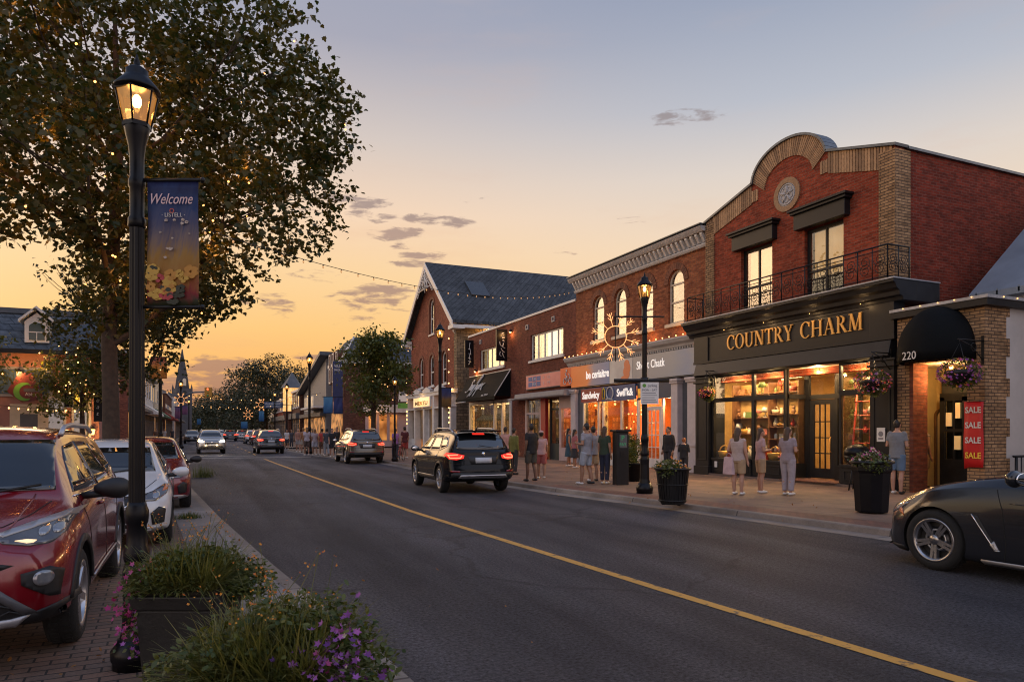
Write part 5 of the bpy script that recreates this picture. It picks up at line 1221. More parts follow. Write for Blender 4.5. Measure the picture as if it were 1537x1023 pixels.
b = MB(); b.tube([(px_left(65),3,6.72),(px_left(65),3,7.0)], .12, 6); b.tube([(px_left(65),3,6.95),(px_left(65)+.1,3,7.3),(px_left(65)+.3,3,7.1)], .06, 5); b.build('chimney_pot', FAR_BRICK, U)
# hanging shield sign, green crescent and red
t = empty('shield_sign', (px_left(42)-16.5, 33.7, 1.35), 0, 'maroon hanging sign with green crescent and pale script beside the pub door', 'sign', None, .6)
MB().prism([(-1.05,3.05),(-.2,2.35),(.9,2.5),(.95,2.9),(.35,4.3),(-.35,4.3)], -.35, -.29).build('sign_board', mat('maroon board',(.13,.02,.02),.5,var=.3), t)
b = MB(); o1 = arc(-.05,3.05,.62,70,290,18); i1 = arc(.12,3.05,.46,70,290,18)
for k in range(18): b.prism([o1[k],o1[k+1],i1[k+1],i1[k]], -.37, -.352)
b.build('crescent', mat('green print',(.11,.30,.04),.5,var=.1), t); text('Abbey', .3, WHITE, t, (.35,-.36,2.88), width=.75, depth=.01); MB().box(-.1,1.0,-.36,-.352,3.05,3.28).build('grey_band', GREYD, t)
MB().tube([(-.5,-.3,4.25),(-.5,.4,4.4)], .03, 6).tube([(.5,-.3,4.25),(.5,.4,4.4)], .03, 6).build('bracket', IRON, t)
for (px, tx, z0, z1, w, lb) in ((107,'TTHEITT',2.55,4.5,.36,'tall black vertical sign with white frame and letters on the pink wall'),(150,'Opreat',2.0,3.9,.30,'narrow black vertical sign with slanted white letters by the tree trunk')):
    t = empty('vertical_sign', (px_left(px)-16.5, 33.3, 0), 0, lb, 'sign')
    MB().box(-w/2,w/2,-.05,.05,z0,z1).build('sign_board', BLACKP, t)
    b = MB(); frame_ring(b, rect(-w/2,w/2,z0,z1), rect(-w/2+.035,w/2-.035,z0+.035,z1-.035), -.06, -.05); 
    if px == 107: b.build('frame', WHITE, t)
    for i, ch in enumerate(tx): text(ch, .27 if px == 107 else .25, WHITE, t, (0,-.062,z1-.2-i*(z1-z0-.25)/len(tx)), depth=.008, shear=0 if px == 107 else .3)
    MB().tube([(-.1,.05,z1-.2),(-.1,.7,z1-.2)], .02, 5).tube([(-.1,.05,z0+.2),(-.1,.7,z0+.2)], .02, 5).build('bracket', IRON, t)
for (px, z, lb) in ((30,3.9,'glowing carriage lamp high on the pink wall left of the door'),(140,1.6,'small flame lamp low on the pink wall near the trunk'),(118,2.95,'round amber wall lamp beside the black vertical sign')):
    t = empty('wall_lamp', (px_left(px)-16.5, 33.75, z), 0, lb, 'lamp'); MB().lathe([(.03,.22),(.12,.1),(.10,.08)], n=8).build('lamp_cap', IRON, t); MB().lathe([(.05,-.15),(.09,.08)], n=8).build('lamp_glass', emit('amber lamp',(1,.5,.14),4.0), t); MB().tube([(0,0,.15),(0,.25,.15)], .02, 6).build('arm', IRON, t)
    lamp_light('pub_lamp_glow', (px_left(px)-16.5, 33.3, z), 30, (1,.48,.14), .08)
lamp_light('pub_lamp_glow', (px_left(70)-16.5, 32.8, 4.2), 40, (1,.48,.14), .08); 
# left row beyond the pub, facing the street
def left_building(X, y0, y1, h, label, wallm, roof='flat', seed=0, sign=None):
    t = empty('row_building', (X, y0, 0), R(90), label, 'building'); w = y1-y0; r = random.Random(seed)
    MB().box(0,w,0,9,0,h).build('wall', wallm, t)
    if roof == 'gable': MB().prism([(-.4,h-.05),(-.4,h+.1),(4.5,h+2.2),(9.4,h+.1),(9.4,h-.05)], -.2, w+.2, axis='x').build('roof', ROOFM, t)
    else: MB().box(-.05,w+.05,-.15,.3,h-.02,h+.25).build('coping', GREYP, t)
    n = max(2, int(w/2.4))
    for i in range(n):
        x = (i+.5)*w/n
        if h > 5: wn = MB().box(x-.5,x+.5,-.06,0,4.4,6.0 if h > 6.2 else 4.9).build('window', WHITE, t); MB().box(x-.4,x+.4,-.07,-.062,4.5,5.9 if h > 6.2 else 4.8).build('pane', LIT_WARM if r.random() < .35 else GLASSD, wn)
        row_frame(MB().box(x-w/n*.38,x+w/n*.38,-.05,0,.4,2.9).build('shop_window', glow('warm shop row',(.06,.025,.012),(.9,.40,.12),.5,1.3), t), x-w/n*.38, x+w/n*.38)
    b = MB().prism([(0,3.9),(-1.0,3.2),(-1.0,3.0),(0,3.0)], .3, w-.3, axis='x'); b.build('awning', sign or GREYD, t)
    return t
left_building(-4.6, 55, 66, 7.0, 'brown brick shop beyond the tree trunks on the left row', BROWN_BRICK, seed=11)
left_building(-4.4, 66.3, 80, 6.4, 'white fronted shop with pale awning on the left row', WHITE, 'gable', seed=12, sign=WHITE)
left_building(-4.3, 80.3, 96, 7.2, 'tan shop with warm windows midway up the left row', CREAM, seed=13, sign=mat('green awning',(.03,.10,.06),.6,var=.2))
left_building(-4.0, 96.4, 118, 6.2, 'dark brick shop far up the left row with red awning', FAR_BRICK, seed=14, sign=mat('red awning',(.25,.03,.03),.6,var=.2))
left_building(-3.6, 118.5, 150, 6.8, 'last white shop on the left row before the church', WHITE, 'gable', seed=15)
# ------------------------------------------------------------------ church
cx, cy = on_ground(273, 655.5); sc_ = math.hypot(cx, cy)/1050*1.0
cd = EYE*FPX/10.5
K = empty('church', (cx, cy, 0), R(20), 'grey stone church with a tall pointed spire at the end of the street', 'church')
CH = mat('grey church stone',(.075,.073,.08),.85,var=.2,scale=.6); z_ = lambda py: EYE+(645-py)*cd/FPX
K.scale = (.72,.72,1)
MB().box(-2.3,2.3,-2.3,2.3,0,z_(583)).build('tower', CH, K); hw = 1.0
b = MB().lathe([(2.25,z_(583)),(1.9,z_(570)),(1.15,z_(550)),(.42,z_(532)),(.16,z_(524))], n=8, smooth=False); b.build('spire', mat('slate spire',(.035,.036,.045),.7,var=.2), K)
for s in (-1,1): 
    for q in (-1,1): MB().lathe([(.30,z_(590)),(.32,z_(582)),(.02,z_(576))], (s*2.2,q*2.2,0), n=6, smooth=False).build('pinnacle', CH, K)
MB().prism(arched(-.6,.6,z_(600),z_(586),.6), -2.36, -2.3).build('louvre_window', DARKROOM, K); MB().prism(arched(-.5,.5,z_(579),z_(568),.5), -2.2, -1.4).build('lucarne', CREAM, K)
b = MB().prism([(-9,0),(-9,z_(607)),(-5.6,z_(590)),(-2.3,z_(607)),(-2.3,0)], -1.5, 16); b.build('nave', CH, K)
# ------------------------------------------------------------------ trees
def leaf_outline(k):
    if k == 0:   # broad lobed leaf
        return [(0,0),(.22,.10),(.46,.06),(.40,.30),(.52,.52),(.28,.60),(.16,.92),(0,1.05),(-.16,.92),(-.28,.60),(-.52,.52),(-.40,.30),(-.46,.06),(-.22,.10)]
    return [(0,0),(.22,.22),(.28,.5),(.16,.8),(0,1.0),(-.16,.8),(-.28,.5),(-.22,.22)]
BARK = mat('grey brown bark',(.055,.038,.028),.9,var=.4,scale=6,bump=.8,bscale=18)
LEAF = leafmat('dusk maple leaves',(.016,.038,.010),(.085,.075,.016),.38)
LEAF2 = leafmat('dusk green leaves',(.045,.075,.018),(.115,.125,.03),.35)
LEAF3 = leafmat('far green leaves',(.018,.028,.011),(.040,.048,.018),.08)
class Leaves:
    def __init__(s, seed=1): s.v = []; s.f = []; s.r = random.Random(seed)
    def leaf(s, p, size, kind=0, droop=.5):
        r = s.r; a = r.uniform(0, 2*math.pi); tilt = r.gauss(-droop, .55)
        d = Vector((math.cos(a)*math.cos(tilt), math.sin(a)*math.cos(tilt), math.sin(tilt)))
        n = Vector((r.gauss(0,.6), r.gauss(0,.6), 1)); x = d.cross(n)
        if x.length < 1e-3: return
        x.normalize(); ol = leaf_outline(kind); b = len(s.v); cup = r.uniform(-.12,.25)
        nn = x.cross(d)
        for (u, v) in ol: s.v.append(tuple(p + x*(u*size) + d*(v*size) + nn*(abs(u)*cup*size)))
        s.f.append(tuple(range(b, b+len(ol))))
    def build(s, name, m, parent):
        me = bpy.data.meshes.new(name); me.from_pydata(s.v, [], s.f); me.materials.append(m); me.update(); return obj_of(me, name, parent)
def grow(mb, tips, p, d, length, rad, depth, r, spread=.5, up=.12, shrink=.72, seg=4, inside=None):
    """tapering limbs that fork; the ends of the last forks collect in tips"""
    pts = [p]; rs = [rad]; q = p; dd = d.normalized()
    for i in range(seg):
        dd = (dd + Vector((r.gauss(0,.10), r.gauss(0,.10), r.gauss(0,.06)+up*.25))).normalized()
        q = q + dd*(length/seg); pts.append(q); rs.append(rad*(1-.45*(i+1)/seg))
    mb.tube(pts, rs, 7 if rad > .05 else 4, caps=False)
    if depth <= 0: tips.append((q, dd)); return
    for i in range(r.choice((2,3,3))):
        nd = (dd + Vector((r.gauss(0,spread), r.gauss(0,spread), r.gauss(0,spread*.6)+up))).normalized()
        k = r.choice((seg, seg, seg-1)); grow(mb, tips, pts[k], nd, length*r.uniform(.62,.85), rs[k]*shrink, depth-1, r, spread, up, shrink, seg)
    if depth <= 2: tips.append((pts[2], dd))
def crown_leaves(lv, blobs, n, size, kind, r, shell=.55, droop=.5, cluster=9, cr=.35):
    """leaf sprigs scattered through overlapping lobes, thicker towards their outsides"""
    tot = sum(b[1]**2 for b in blobs)
    for (c, R_, sq) in blobs:
        k = int(n*R_**2/tot/cluster)
        for _ in range(k):
            while True:
                v = Vector((r.uniform(-1,1), r.uniform(-1,1), r.uniform(-1,1)))
                if .001 < v.length <= 1: break
            rr = r.random()**(1/3.0); rr = shell+(1-shell)*rr if r.random() < .75 else rr
            v = v.normalized()*rr; q = Vector(c)+Vector((v.x*R_, v.y*R_, v.z*R_*sq))
            if noise.noise(q*.9) < -.20: continue
            dr = Vector((v.x, v.y, v.z*.3-.35))
            for i in range(cluster):
                t = i/cluster
                lv.leaf(q + dr*(t*cr*1.5)+Vector((r.gauss(0,cr*.3), r.gauss(0,cr*.3), r.gauss(0,cr*.3))), size*r.uniform(.7,1.25), kind, droop)
def fairy_lights(parent, pts, r=.02, m=None): glow_bulbs(parent, pts, r, m or BULBD, 'bulb')

# the big street tree above the parked cars
BT = (-2.34, 22.9)
t = empty('street_tree', (BT[0], BT[1], 0), 0, 'big dark tree arching over the parked cars, fairy lights among its leaves', 'tree')
r = random.Random(21); mb = MB(); tips = []
mb.tube([(0,0,-.1),(.02,0,.5),(0,0,2.4),(-.05,.05,4.4),(.05,0,6.5),(.2,-.1,9.5),(.1,0,13.5)], [.30,.235,.215,.20,.17,.13,.05], 14, caps=False)
for (z, az, el, ln, rd) in ((4.1,-20,38,3.4,.10),(5.2,60,40,3.2,.10),(5.4,-80,35,3.4,.10),(6.3,10,30,3.8,.10),(6.5,200,35,3.6,.10),(6.9,-50,40,3.6,.09),(7.8,20,42,3.4,.09),(8.0,130,40,3.2,.08),(8.6,-20,50,3.0,.08),(9.0,-100,45,2.8,.08),(9.6,240,50,2.5,.07),(10.4,30,60,2.4,.06)):
    d = Vector((math.cos(R(az))*math.cos(R(el)), math.sin(R(az))*math.cos(R(el)), math.sin(R(el)))); grow(mb, tips, Vector((.05,0,z)), d, ln, rd, 2, r, .42, .05)
mb.build('trunk', BARK, t)
lv = Leaves(5); rr = random.Random(9)
blobs = [((.2,0,9.0),3.0,.9),((3.3,-.6,9.4),2.4,.8),((4.4,.3,8.0),1.9,.75),((2.6,-1.6,7.0),1.7,.7),((1.3,-1.6,6.2),1.5,.7),((-2.6,-1.2,8.2),2.5,.85),((-4.4,.0,8.2),2.0,.8),((-.6,-2.4,7.4),1.9,.8),((.6,.8,11.4),2.8,.8),((3.2,.4,11.2),2.4,.8),((-2.6,.6,10.8),2.6,.8),((-5.0,-.8,9.6),2.4,.8),((1.2,1.2,5.6),1.5,.7),((3.0,1.0,6.0),1.2,.7),((.3,-.9,5.0),.8,.8),((1.5,.3,5.6),.8,.7),((5.3,-.2,9.9),1.5,.7),((-5.6,-1.4,7.4),1.0,.6)]
blobs = [((c[0]*1.10-.35,c[1]*1.25,4.6+(c[2]-4.6)*1.28),q*1.22,s) for (c,q,s) in blobs]
crown_leaves(lv, blobs, 56000, .152, 0, rr, .45)
for (q, d) in tips:
    for i in range(24): lv.leaf(q+Vector((rr.gauss(0,.36), rr.gauss(0,.36), rr.gauss(0,.28))), .165*rr.uniform(.7,1.2), 0)
lv.build('crown', LEAF, t)
c_ = copy_tree(t); c_.location = (-4.6,-6.2,0); c_.rotation_euler = (0,0,2.2); c_['label'] = 'similar dark tree added out of sight behind the camera for reflections and shade'  # unseen copy, put in for windscreen reflections and shade on the near ground
for (x,y,z) in ((.8,-1.2,5.6),(2.6,-1.4,7.0),(3.6,-1,9.2),(-2.6,-1.6,7.4),(1.2,-1.4,10.8),(-1.2,-2,9.2),(-4.0,-1,9.6),(1.0,-2.2,8.2),(-1.6,-1.2,12.4)): lamp_light('fairy_glow', (BT[0]+x,BT[1]+y,z), 48, (1,.38,.09), .25)
pts = []
for (c, R_, sq) in blobs:
    for _ in range(4): v = Vector((rr.gauss(0,.45), rr.gauss(0,.45), rr.gauss(0,.4))); pts.append(tuple(Vector(c)+v*R_))
fairy_lights(t, pts[:98], .028, emit('amber fairy bulb',(1,.42,.10),5.0))
# slimmer tree just behind it
t = empty('street_tree', (-2.15, 29.0, 0), 0, 'slimmer tree with forked trunk half hidden behind the near lamp post', 'tree')
r = random.Random(5); mb = MB(); tips = []
mb.tube([(0,0,-.1),(0,0,2),(.05,0,4),(.0,.1,6.5)], [.22,.17,.15,.08], 10, caps=False)
for (z, az, el) in ((3.2,10,50),(3.8,170,45),(4.5,-60,45),(5.2,70,50),(5.8,0,55)):
    d = Vector((math.cos(R(az))*math.cos(R(el)), math.sin(R(az))*math.cos(R(el)), math.sin(R(el)))); grow(mb, tips, Vector((0,0,z)), d, 2.0, .07, 2, r, .45, .1)
mb.build('trunk', BARK, t); lv = Leaves(6); rr = random.Random(4)
bl = [((0,0,6.8),2.0,.9),((1.0,0,6.0),1.2,.8),((-1.3,0,5.6),1.5,.8),((.5,-.3,4.2),.9,.7),((1.7,0,6.9),1.0,.7),((-.9,0,3.8),.8,.7)]
crown_leaves(lv, bl, 9000, .13, 0, rr, .5)
for (q, d) in tips:
    for i in range(8): lv.leaf(q+Vector((rr.gauss(0,.25), rr.gauss(0,.25), rr.gauss(0,.2))), .12, 0)
lv.build('crown', LEAF, t)
fairy_lights(t, [tuple(Vector(c)+Vector((rr.gauss(0,.5), rr.gauss(0,.5), rr.gauss(0,.5)))*q) for (c,q,s) in bl for _ in range(5)], .022)
# two small trees in front of the pub wall
for (x, y, h, lb, sd) in ((-8.3,31.5,4.4,'thin young tree before the pink wall, strung with lights',31),(-13.4,28.5,3.7,'leafy young tree at the far left edge before the pub',32),(-4.4,33.0,4.4,'small leafy tree between the pub corner and the big trunk',33)):
    t = empty('young_tree', (x, y, 0), 0, lb, 'tree'); r = random.Random(sd); mb = MB(); tips = []
    mb.tube([(0,0,-.1),(.03,0,1.5),(0,0,h*.75)], [.14,.11,.05], 8, caps=False)
    for i in range(6):
        a = r.uniform(0,6.28); d = Vector((math.cos(a)*.7, math.sin(a)*.7, .8)); grow(mb, tips, Vector((0,0,h*r.uniform(.4,.7))), d, 1.1, .05, 1, r, .45, .1)
    mb.build('trunk', BARK, t); lv = Leaves(sd)
    bl = [((r.uniform(-1,1), r.uniform(-.8,.8), h*r.uniform(.62,1.02)), r.uniform(.8,1.2), .85) for _ in range(7)]
    crown_leaves(lv, bl, 3600, .16, 1, r, .4); lv.build('crown', LEAF2, t)
    fairy_lights(t, [tuple(Vector(c)+Vector((r.gauss(0,.5), r.gauss(0,.5), r.gauss(0,.5)))*q) for (c,q,s) in bl for _ in range(6)], .026, BULB)
# the right-hand street tree before the mansard block
def round_tree(x, y, h, cr, label, sd, n, size, m, lights=0, kind=1, trunk=.15, low=.42, lr=.03):
    t = empty('street_tree' if h < 11 else 'tall_tree', (x, y, 0), 0, label, 'tree'); r = random.Random(sd); mb = MB(); tips = []
    mb.tube([(0,0,-.1),(0,0,h*.25),(.05,0,h*.5),(0,0,h*.8)], [trunk*1.3,trunk,trunk*.8,trunk*.3], 8, caps=False)
    for i in range(9):
        a = r.uniform(0,6.28); e = r.uniform(.5,1.1); d = Vector((math.cos(a)*math.cos(e), math.sin(a)*math.cos(e), math.sin(e))); grow(mb, tips, Vector((0,0,h*r.uniform(low*.8,.72))), d, cr*.55, trunk*.4, 1, r, .4, .1)
    mb.build('trunk', BARK, t); lv = Leaves(sd)
    bl = []
    for i in range(16):
        a = r.uniform(0,6.28); zz = r.uniform(low,.92); w = cr*math.sin(math.pi*min(1,(zz-low)/(1-low)*.85+.12))
        bl.append(((math.cos(a)*w*.62, math.sin(a)*w*.62, h*zz), cr*r.uniform(.32,.5), .85))
    crown_leaves(lv, bl, n, size, kind, r, .35, .3, 8, size*2.2)
    for (q, d) in tips:
        for i in range(10): lv.leaf(q+Vector((r.gauss(0,size*1.5), r.gauss(0,size*1.5), r.gauss(0,size*1.5))), size, kind)
    lv.build('crown', m, t)
    if lights: fairy_lights(t, [tuple(Vector(c)+Vector((r.gauss(0,.55), r.gauss(0,.55), r.gauss(0,.55)))*q) for (c,q,s) in bl for _ in range(lights)], lr, BULBD)
    return t
x, y = on_ground(560, 684, WZ)
round_tree(x, y, 7.9, 2.05, 'bushy street tree with coloured lights before the mansard block', 41, 9500, .21, LEAF2, 2, lr=.028)
def at_d(px, d): k = kx(px); return d*(k*CS+SN), d*(CS-SN*k)
def top_h(py, d): return EYE+(645-py)*d/FPX
far = [(398,120,538,6.2,'tall spreading tree over the far end of the street',51,6500,.60),(462,150,548,6.5,'dark rounded tree rising behind the grey gabled shop',52,5000,.7),(420,165,556,5.5,'leafy tree just left of the rounded one beyond the brick shops',53,4000,.7),
       (352,170,583,7,'low dark tree above the far traffic',54,4500,.75),(325,210,596,8,'broad dark tree above the oncoming car',55,4000,.9),(300,230,603,7,'small dark tree right of the church',56,3500,.9),(376,150,573,5,'slim dark tree left of the tall spreading one',57,3500,.7),(440,190,566,7,'dark tree filling the gap above the brick shops',58,3500,.9),(246,190,598,6,'dark tree left of the church tower',59,3000,.9),(344,260,606,11,'wide far tree closing the street',60,4000,1.2),(281,300,612,12,'pale far tree behind the church nave',61,3000,1.3),(405,240,600,11,'wide far tree behind the tall spreading one',62,3000,1.2)]
for (px, d, py, cr, lb, sd, n, sz) in far:
    x, y = at_d(px, d); round_tree(x, y, top_h(py, d), cr, lb, sd, int(n*1.7), sz*.60, LEAF3, 0, 1, .35, .28)
b = MB(); r = random.Random(70); lv = Leaves(70)
for i in range(60):
    x = -170+i*6.4; y = 310+r.uniform(-12,12); crown_leaves(lv, [((x,y,r.uniform(3,6)),r.uniform(5,8),.8)], 70, 2.2, 1, r, .3, .2, 6, 2.0)
o = lv.build('distant_woods', LEAF3, None); o['kind'] = 'stuff'
o = tag(MB().add([(-600,330,-1),(600,330,-1),(600,330,9),(-600,330,9),(-600,420,-1),(600,420,-1),(600,420,14),(-600,420,14)], [(0,1,2,3),(3,2,6,7),(4,7,6,5),(0,3,7,4),(1,5,6,2)]).build('hills', mat('dusky hills',(.05,.055,.05),.95,var=.3,scale=.05)), kind='structure')
# ------------------------------------------------------------------ vehicles (x forward, y to the car's left, z up)
def tab(t, x):
    """smooth table lookup (monotone Hermite)"""
    if x <= t[0][0]: return t[0][1]
    if x >= t[-1][0]: return t[-1][1]
    n = len(t)
    for i in range(n-1):
        if x <= t[i+1][0]:
            h = t[i+1][0]-t[i][0]; u = (x-t[i][0])/h; s = (t[i+1][1]-t[i][1])/h
            def sl(j):
                if j <= 0 or j >= n-1: return s
                a = (t[j][1]-t[j-1][1])/(t[j][0]-t[j-1][0]); c = (t[j+1][1]-t[j][1])/(t[j+1][0]-t[j][0])
                return 0 if a*c <= 0 else 2*a*c/(a+c)
            m0, m1 = sl(i), sl(i+1)
            return (2*u**3-3*u*u+1)*t[i][1]+(u**3-2*u*u+u)*h*m0+(-2*u**3+3*u*u)*t[i+1][1]+(u**3-u*u)*h*m1
TYREM = mat('tyre rubber',(.012,.012,.012),.85,var=.3,scale=20,bump=.3,bscale=60)
PLASTIC = mat('black plastic trim',(.014,.014,.015),.55,var=.2,scale=12)
ALLOY = mat('alloy',(.42,.42,.44),.28,.9,var=.1); ALLOYD = mat('dark alloy',(.09,.09,.10),.3,.8,var=.1); CHROME = mat('chrome',(.75,.75,.76),.08,1.0,var=0)
SILVER = mat('silver trim',(.42,.42,.44),.35,.6,var=.1)
def car_glass():
    m, nt, bs = _new('car glass'); bs.inputs['Base Color'].default_value = (.008,.010,.011,1); bs.inputs['Roughness'].default_value = .03; bs.inputs['IOR'].default_value = 1.75
    bs.inputs['Coat Weight'].default_value = .4; bs.inputs['Coat Roughness'].default_value = .01; return m
CARGLASS = car_glass()
LENS = mat('headlight lens',(.30,.31,.33),.08,.5,var=.25,scale=9,coat=1.0)
LENSD = mat('headlight housing',(.10,.10,.11),.15,.2,var=.3,scale=6,coat=1.0)
TAIL = emit('tail light',(1,.035,.02),1.1,(.4,.01,.01)); TAILHOT = emit('tail light bar',(1,.16,.08),3.2,(.5,.02,.02)); TAILOFF = mat('red lens',(.20,.006,.008),.15,var=.1,coat=1)
BEAM = emit('lit headlamp',(1,.80,.48),10.0); DRL = emit('running light',(1,.72,.42),.9); AMBER = mat('amber lens',(.55,.12,.01),.2,var=.1,coat=1)
PLATE = mat('number plate',(.45,.47,.50),.4,var=.06)

def body_section(S, x, inset=0.0):
    zb, zs, zt, ze = tab(S['zb'],x), tab(S['zs'],x), tab(S['zt'],x), tab(S['ze'],x)
    wm, ws, wr = tab(S['wm'],x), tab(S['ws'],x), tab(S['wr'],x)
    zm = zb+(zs-zb)*.50
    P = [(0,zb),(wm*.80,zb),(wm*.965,zb+.05),(wm*.995,zb+.16),(wm,zm),(wm-.25*(wm-ws),zm+(zs-zm)*.62),(ws,zs),(ws-(ws-wr)*.12,zs+(ze-zs)*.14),(wr+(ws-wr)*.06,ze-(ze-zs)*.10),(wr-.035,ze+(zt-ze)*.32),(wr*.72,ze+(zt-ze)*.75),(wr*.36,zt-(zt-ze)*.05),(0,zt)]
    out = []
    for i in range(len(P)-1):
        a = Vector(P[max(i-1,0)]); b_ = Vector(P[i]); c = Vector(P[i+1]); d = Vector(P[min(i+2,len(P)-1)])
        n = 4 if i in (4,5,7) else 3
        for k in range(n):
            t = k/n; m0 = (c-a)*.5*min(1,(c-b_).length*2/max(1e-6,(c-a).length)); m1 = (d-b_)*.5*min(1,(c-b_).length*2/max(1e-6,(d-b_).length))
            q = (2*t**3-3*t*t+1)*b_+(t**3-2*t*t+t)*m0+(-2*t**3+3*t*t)*c+(t**3-t*t)*m1
            out.append((max(0,q.x), q.y))
    out.append(P[-1]); return out, (zb+zt)/2 if zt < zb+.8 else zb+.42
def make_body(S, name, m, parent):
    xr, xf = S['xr'], S['xf']; r = .10
    xs = [xr+(xf-xr)*i/64 for i in range(65)]
    xs = sorted(set([x for x in xs if xr+r < x < xf-r]+[xr+r*(1-math.cos(R(a))) for a in range(0,91,15)]+[xf-r*(1-math.cos(R(a))) for a in range(0,91,15)]))
    rings = []
    for x in xs:
        sec, zc = body_section(S, x); q = 0
        if x < xr+r: q = (xr+r-x)/r
        if x > xf-r: q = (x-xf+r)/r
        k = 1-.105*(1-math.sqrt(max(0,1-q*q)))
        half = [(y*k, zc+(z-zc)*k) for y, z in sec]
        ring = [(x,y,z) for y, z in half]+[(x,-y,z) for y, z in half[-2:0:-1]]
        rings.append((ring, zc))
    def cap(ring, zc):
        return [[(p[0], p[1]*k, zc+(p[2]-zc)*k) for p in ring] for k in (.86,.7,.52,.34,.17,.03)]
    allr = [c for c in cap(*rings[0])][::-1]+[rg_[0] for rg_ in rings]+cap(*rings[-1])
    W2 = S['W']/2
    def warp(p):
        x, y, z = p
        for (end, sg, key) in ((xf,1,'f'),(xr,-1,'r')):
            L0 = S.get('nose_'+key,.75); u = 1-(end-x)*sg/L0
            if u > 0:
                a = S['plan_'+key]*min(1,abs(y)/W2)**2.6; x -= sg*(u**1.6)*(a+tab(S['prof_'+key], z))
        return (x,y,z)
    n = len(allr[0]); vs = [warp(p) for r_ in allr for p in r_]; fs = []
    for i in range(len(allr)-1):
        for j in range(n): fs.append((i*n+j, i*n+(j+1) % n, (i+1)*n+(j+1) % n, (i+1)*n+j))
    fs.append(tuple(range(n-1,-1,-1))); fs.append(tuple((len(allr)-1)*n+j for j in range(n)))
    b = MB(); b.add(vs, fs, True); me = b.mesh(name, [m, PLASTIC])
    bm = bmesh.new(); bm.from_mesh(me); bmesh.ops.recalc_face_normals(bm, faces=bm.faces)
    bvh = BVHTree.FromBMesh(bm); bm.to_mesh(me); bm.free()
    o = obj_of(me, name, None)
    cut = MB()
    for ax in S['axles']:
        for s in (1,-1):
            pts = [(ax, s*(W2+.2), S['wr_']), (ax, s*(W2-.34), S['wr_'])]; cut.tube(pts, S['arch'], 40, smooth=False)
    c = cut.build('cutter', [PLASTIC])
    bmc = bmesh.new(); bmc.from_mesh(c.data); bmesh.ops.recalc_face_normals(bmc, faces=bmc.faces); bmc.to_mesh(c.data); bmc.free()
    md = o.modifiers.new('wells','BOOLEAN'); md.operation = 'DIFFERENCE'; md.solver = 'EXACT'; md.object = c
    try: md.material_mode = 'TRANSFER'
    except Exception: pass
    dg = bpy.context.evaluated_depsgraph_get(); me2 = bpy.data.meshes.new_from_object(o.evaluated_get(dg))
    bpy.data.objects.remove(o); bpy.data.objects.remove(c); me2.name = name
    for p in me2.polygons: p.use_smooth = True
    try: me2.set_sharp_from_angle(angle=R(38))
    except Exception: pass
    return obj_of(me2, name, parent), bvh
def patch_on(bvh, poly, view, name, m, parent, off=.006, step=.06, mirror=False, flat=False, thick=None):
    """a panel that hugs the body: outline drawn in side (x,z), front/rear (y,z) or top (x,y) view"""
    bm = bmesh.new(); vv = [bm.verts.new((p[0],p[1],0)) for p in poly]; bm.faces.new(vv)
    for ax in (0,1):
        lo = min(p[ax] for p in poly); hi = max(p[ax] for p in poly); k = max(1,int((hi-lo)/step))
        for i in range(1,k):
            c = [0,0,0]; c[ax] = lo+(hi-lo)*i/k; nn = [0,0,0]; nn[ax] = 1
            bmesh.ops.bisect_plane(bm, geom=bm.verts[:]+bm.edges[:]+bm.faces[:], plane_co=c, plane_no=nn)
    outv = []
    for v in bm.verts:
        u, w = v.co.x, v.co.y
        if view == 'side': o_, d_ = Vector((u,3,w)), Vector((0,-1,0))
        elif view == 'front': o_, d_ = Vector((6,u,w)), Vector((-1,0,0))
        elif view == 'rear': o_, d_ = Vector((-6,u,w)), Vector((1,0,0))
        else: o_, d_ = Vector((u,w,4)), Vector((0,0,-1))
        h, nn, ix, ds = bvh.ray_cast(o_, d_)
        if h is None:
            tgt = o_+d_*({'side':2.2,'front':4.0,'rear':4.0}.get(view,2.6)); h, nn, ix, ds = bvh.find_nearest(tgt)
        if nn.dot(d_) > 0: nn = -nn
        outv.append(h+nn*off)
    for v, p in zip(bm.verts, outv): v.co = p
    bmesh.ops.recalc_face_normals(bm, faces=bm.faces)
    me = bpy.data.meshes.new(name)
    f0 = bm.faces[:][0]; fn = sum((f.normal for f in bm.faces), Vector())
    d_ = {'side':Vector((0,1,0)),'front':Vector((1,0,0)),'rear':Vector((-1,0,0)),'top':Vector((0,0,1))}[view]
    if fn.dot(d_) < 0: bmesh.ops.reverse_faces(bm, faces=bm.faces[:])
    if mirror:
        for v in bm.verts: v.co.y = -v.co.y
        bmesh.ops.reverse_faces(bm, faces=bm.faces[:])
    bm.to_mesh(me); bm.free()
    for p in me.polygons: p.use_smooth = not flat
    me.materials.append(m); o = obj_of(me, name, parent)
    s = o.modifiers.new('t','SOLIDIFY'); s.thickness = thick or (off+.012); s.offset = -1
    return o
def line_on(bvh, pts, view, name, m, parent, r=.006, off=.0, mirror=False):
    q = []
    for (u, w) in [(pts[i][0]+(pts[i+1][0]-pts[i][0])*k/6, pts[i][1]+(pts[i+1][1]-pts[i][1])*k/6) for i in range(len(pts)-1) for k in range(6)]+[pts[-1]]:
        if view == 'side': o_, d_ = Vector((u,3,w)), Vector((0,-1,0))
        elif view == 'front': o_, d_ = Vector((6,u,w)), Vector((-1,0,0))
        elif view == 'rear': o_, d_ = Vector((-6,u,w)), Vector((1,0,0))
        else: o_, d_ = Vector((u,w,4)), Vector((0,0,-1))
        h, nn, ix, ds = bvh.ray_cast(o_, d_)
        if h is None: continue
        if nn.dot(d_) > 0: nn = -nn
        p = h+nn*off; q.append((p.x,-p.y if mirror else p.y,p.z))
    if len(q) > 1: return MB().tube(q, r, 5).build(name, m, parent)
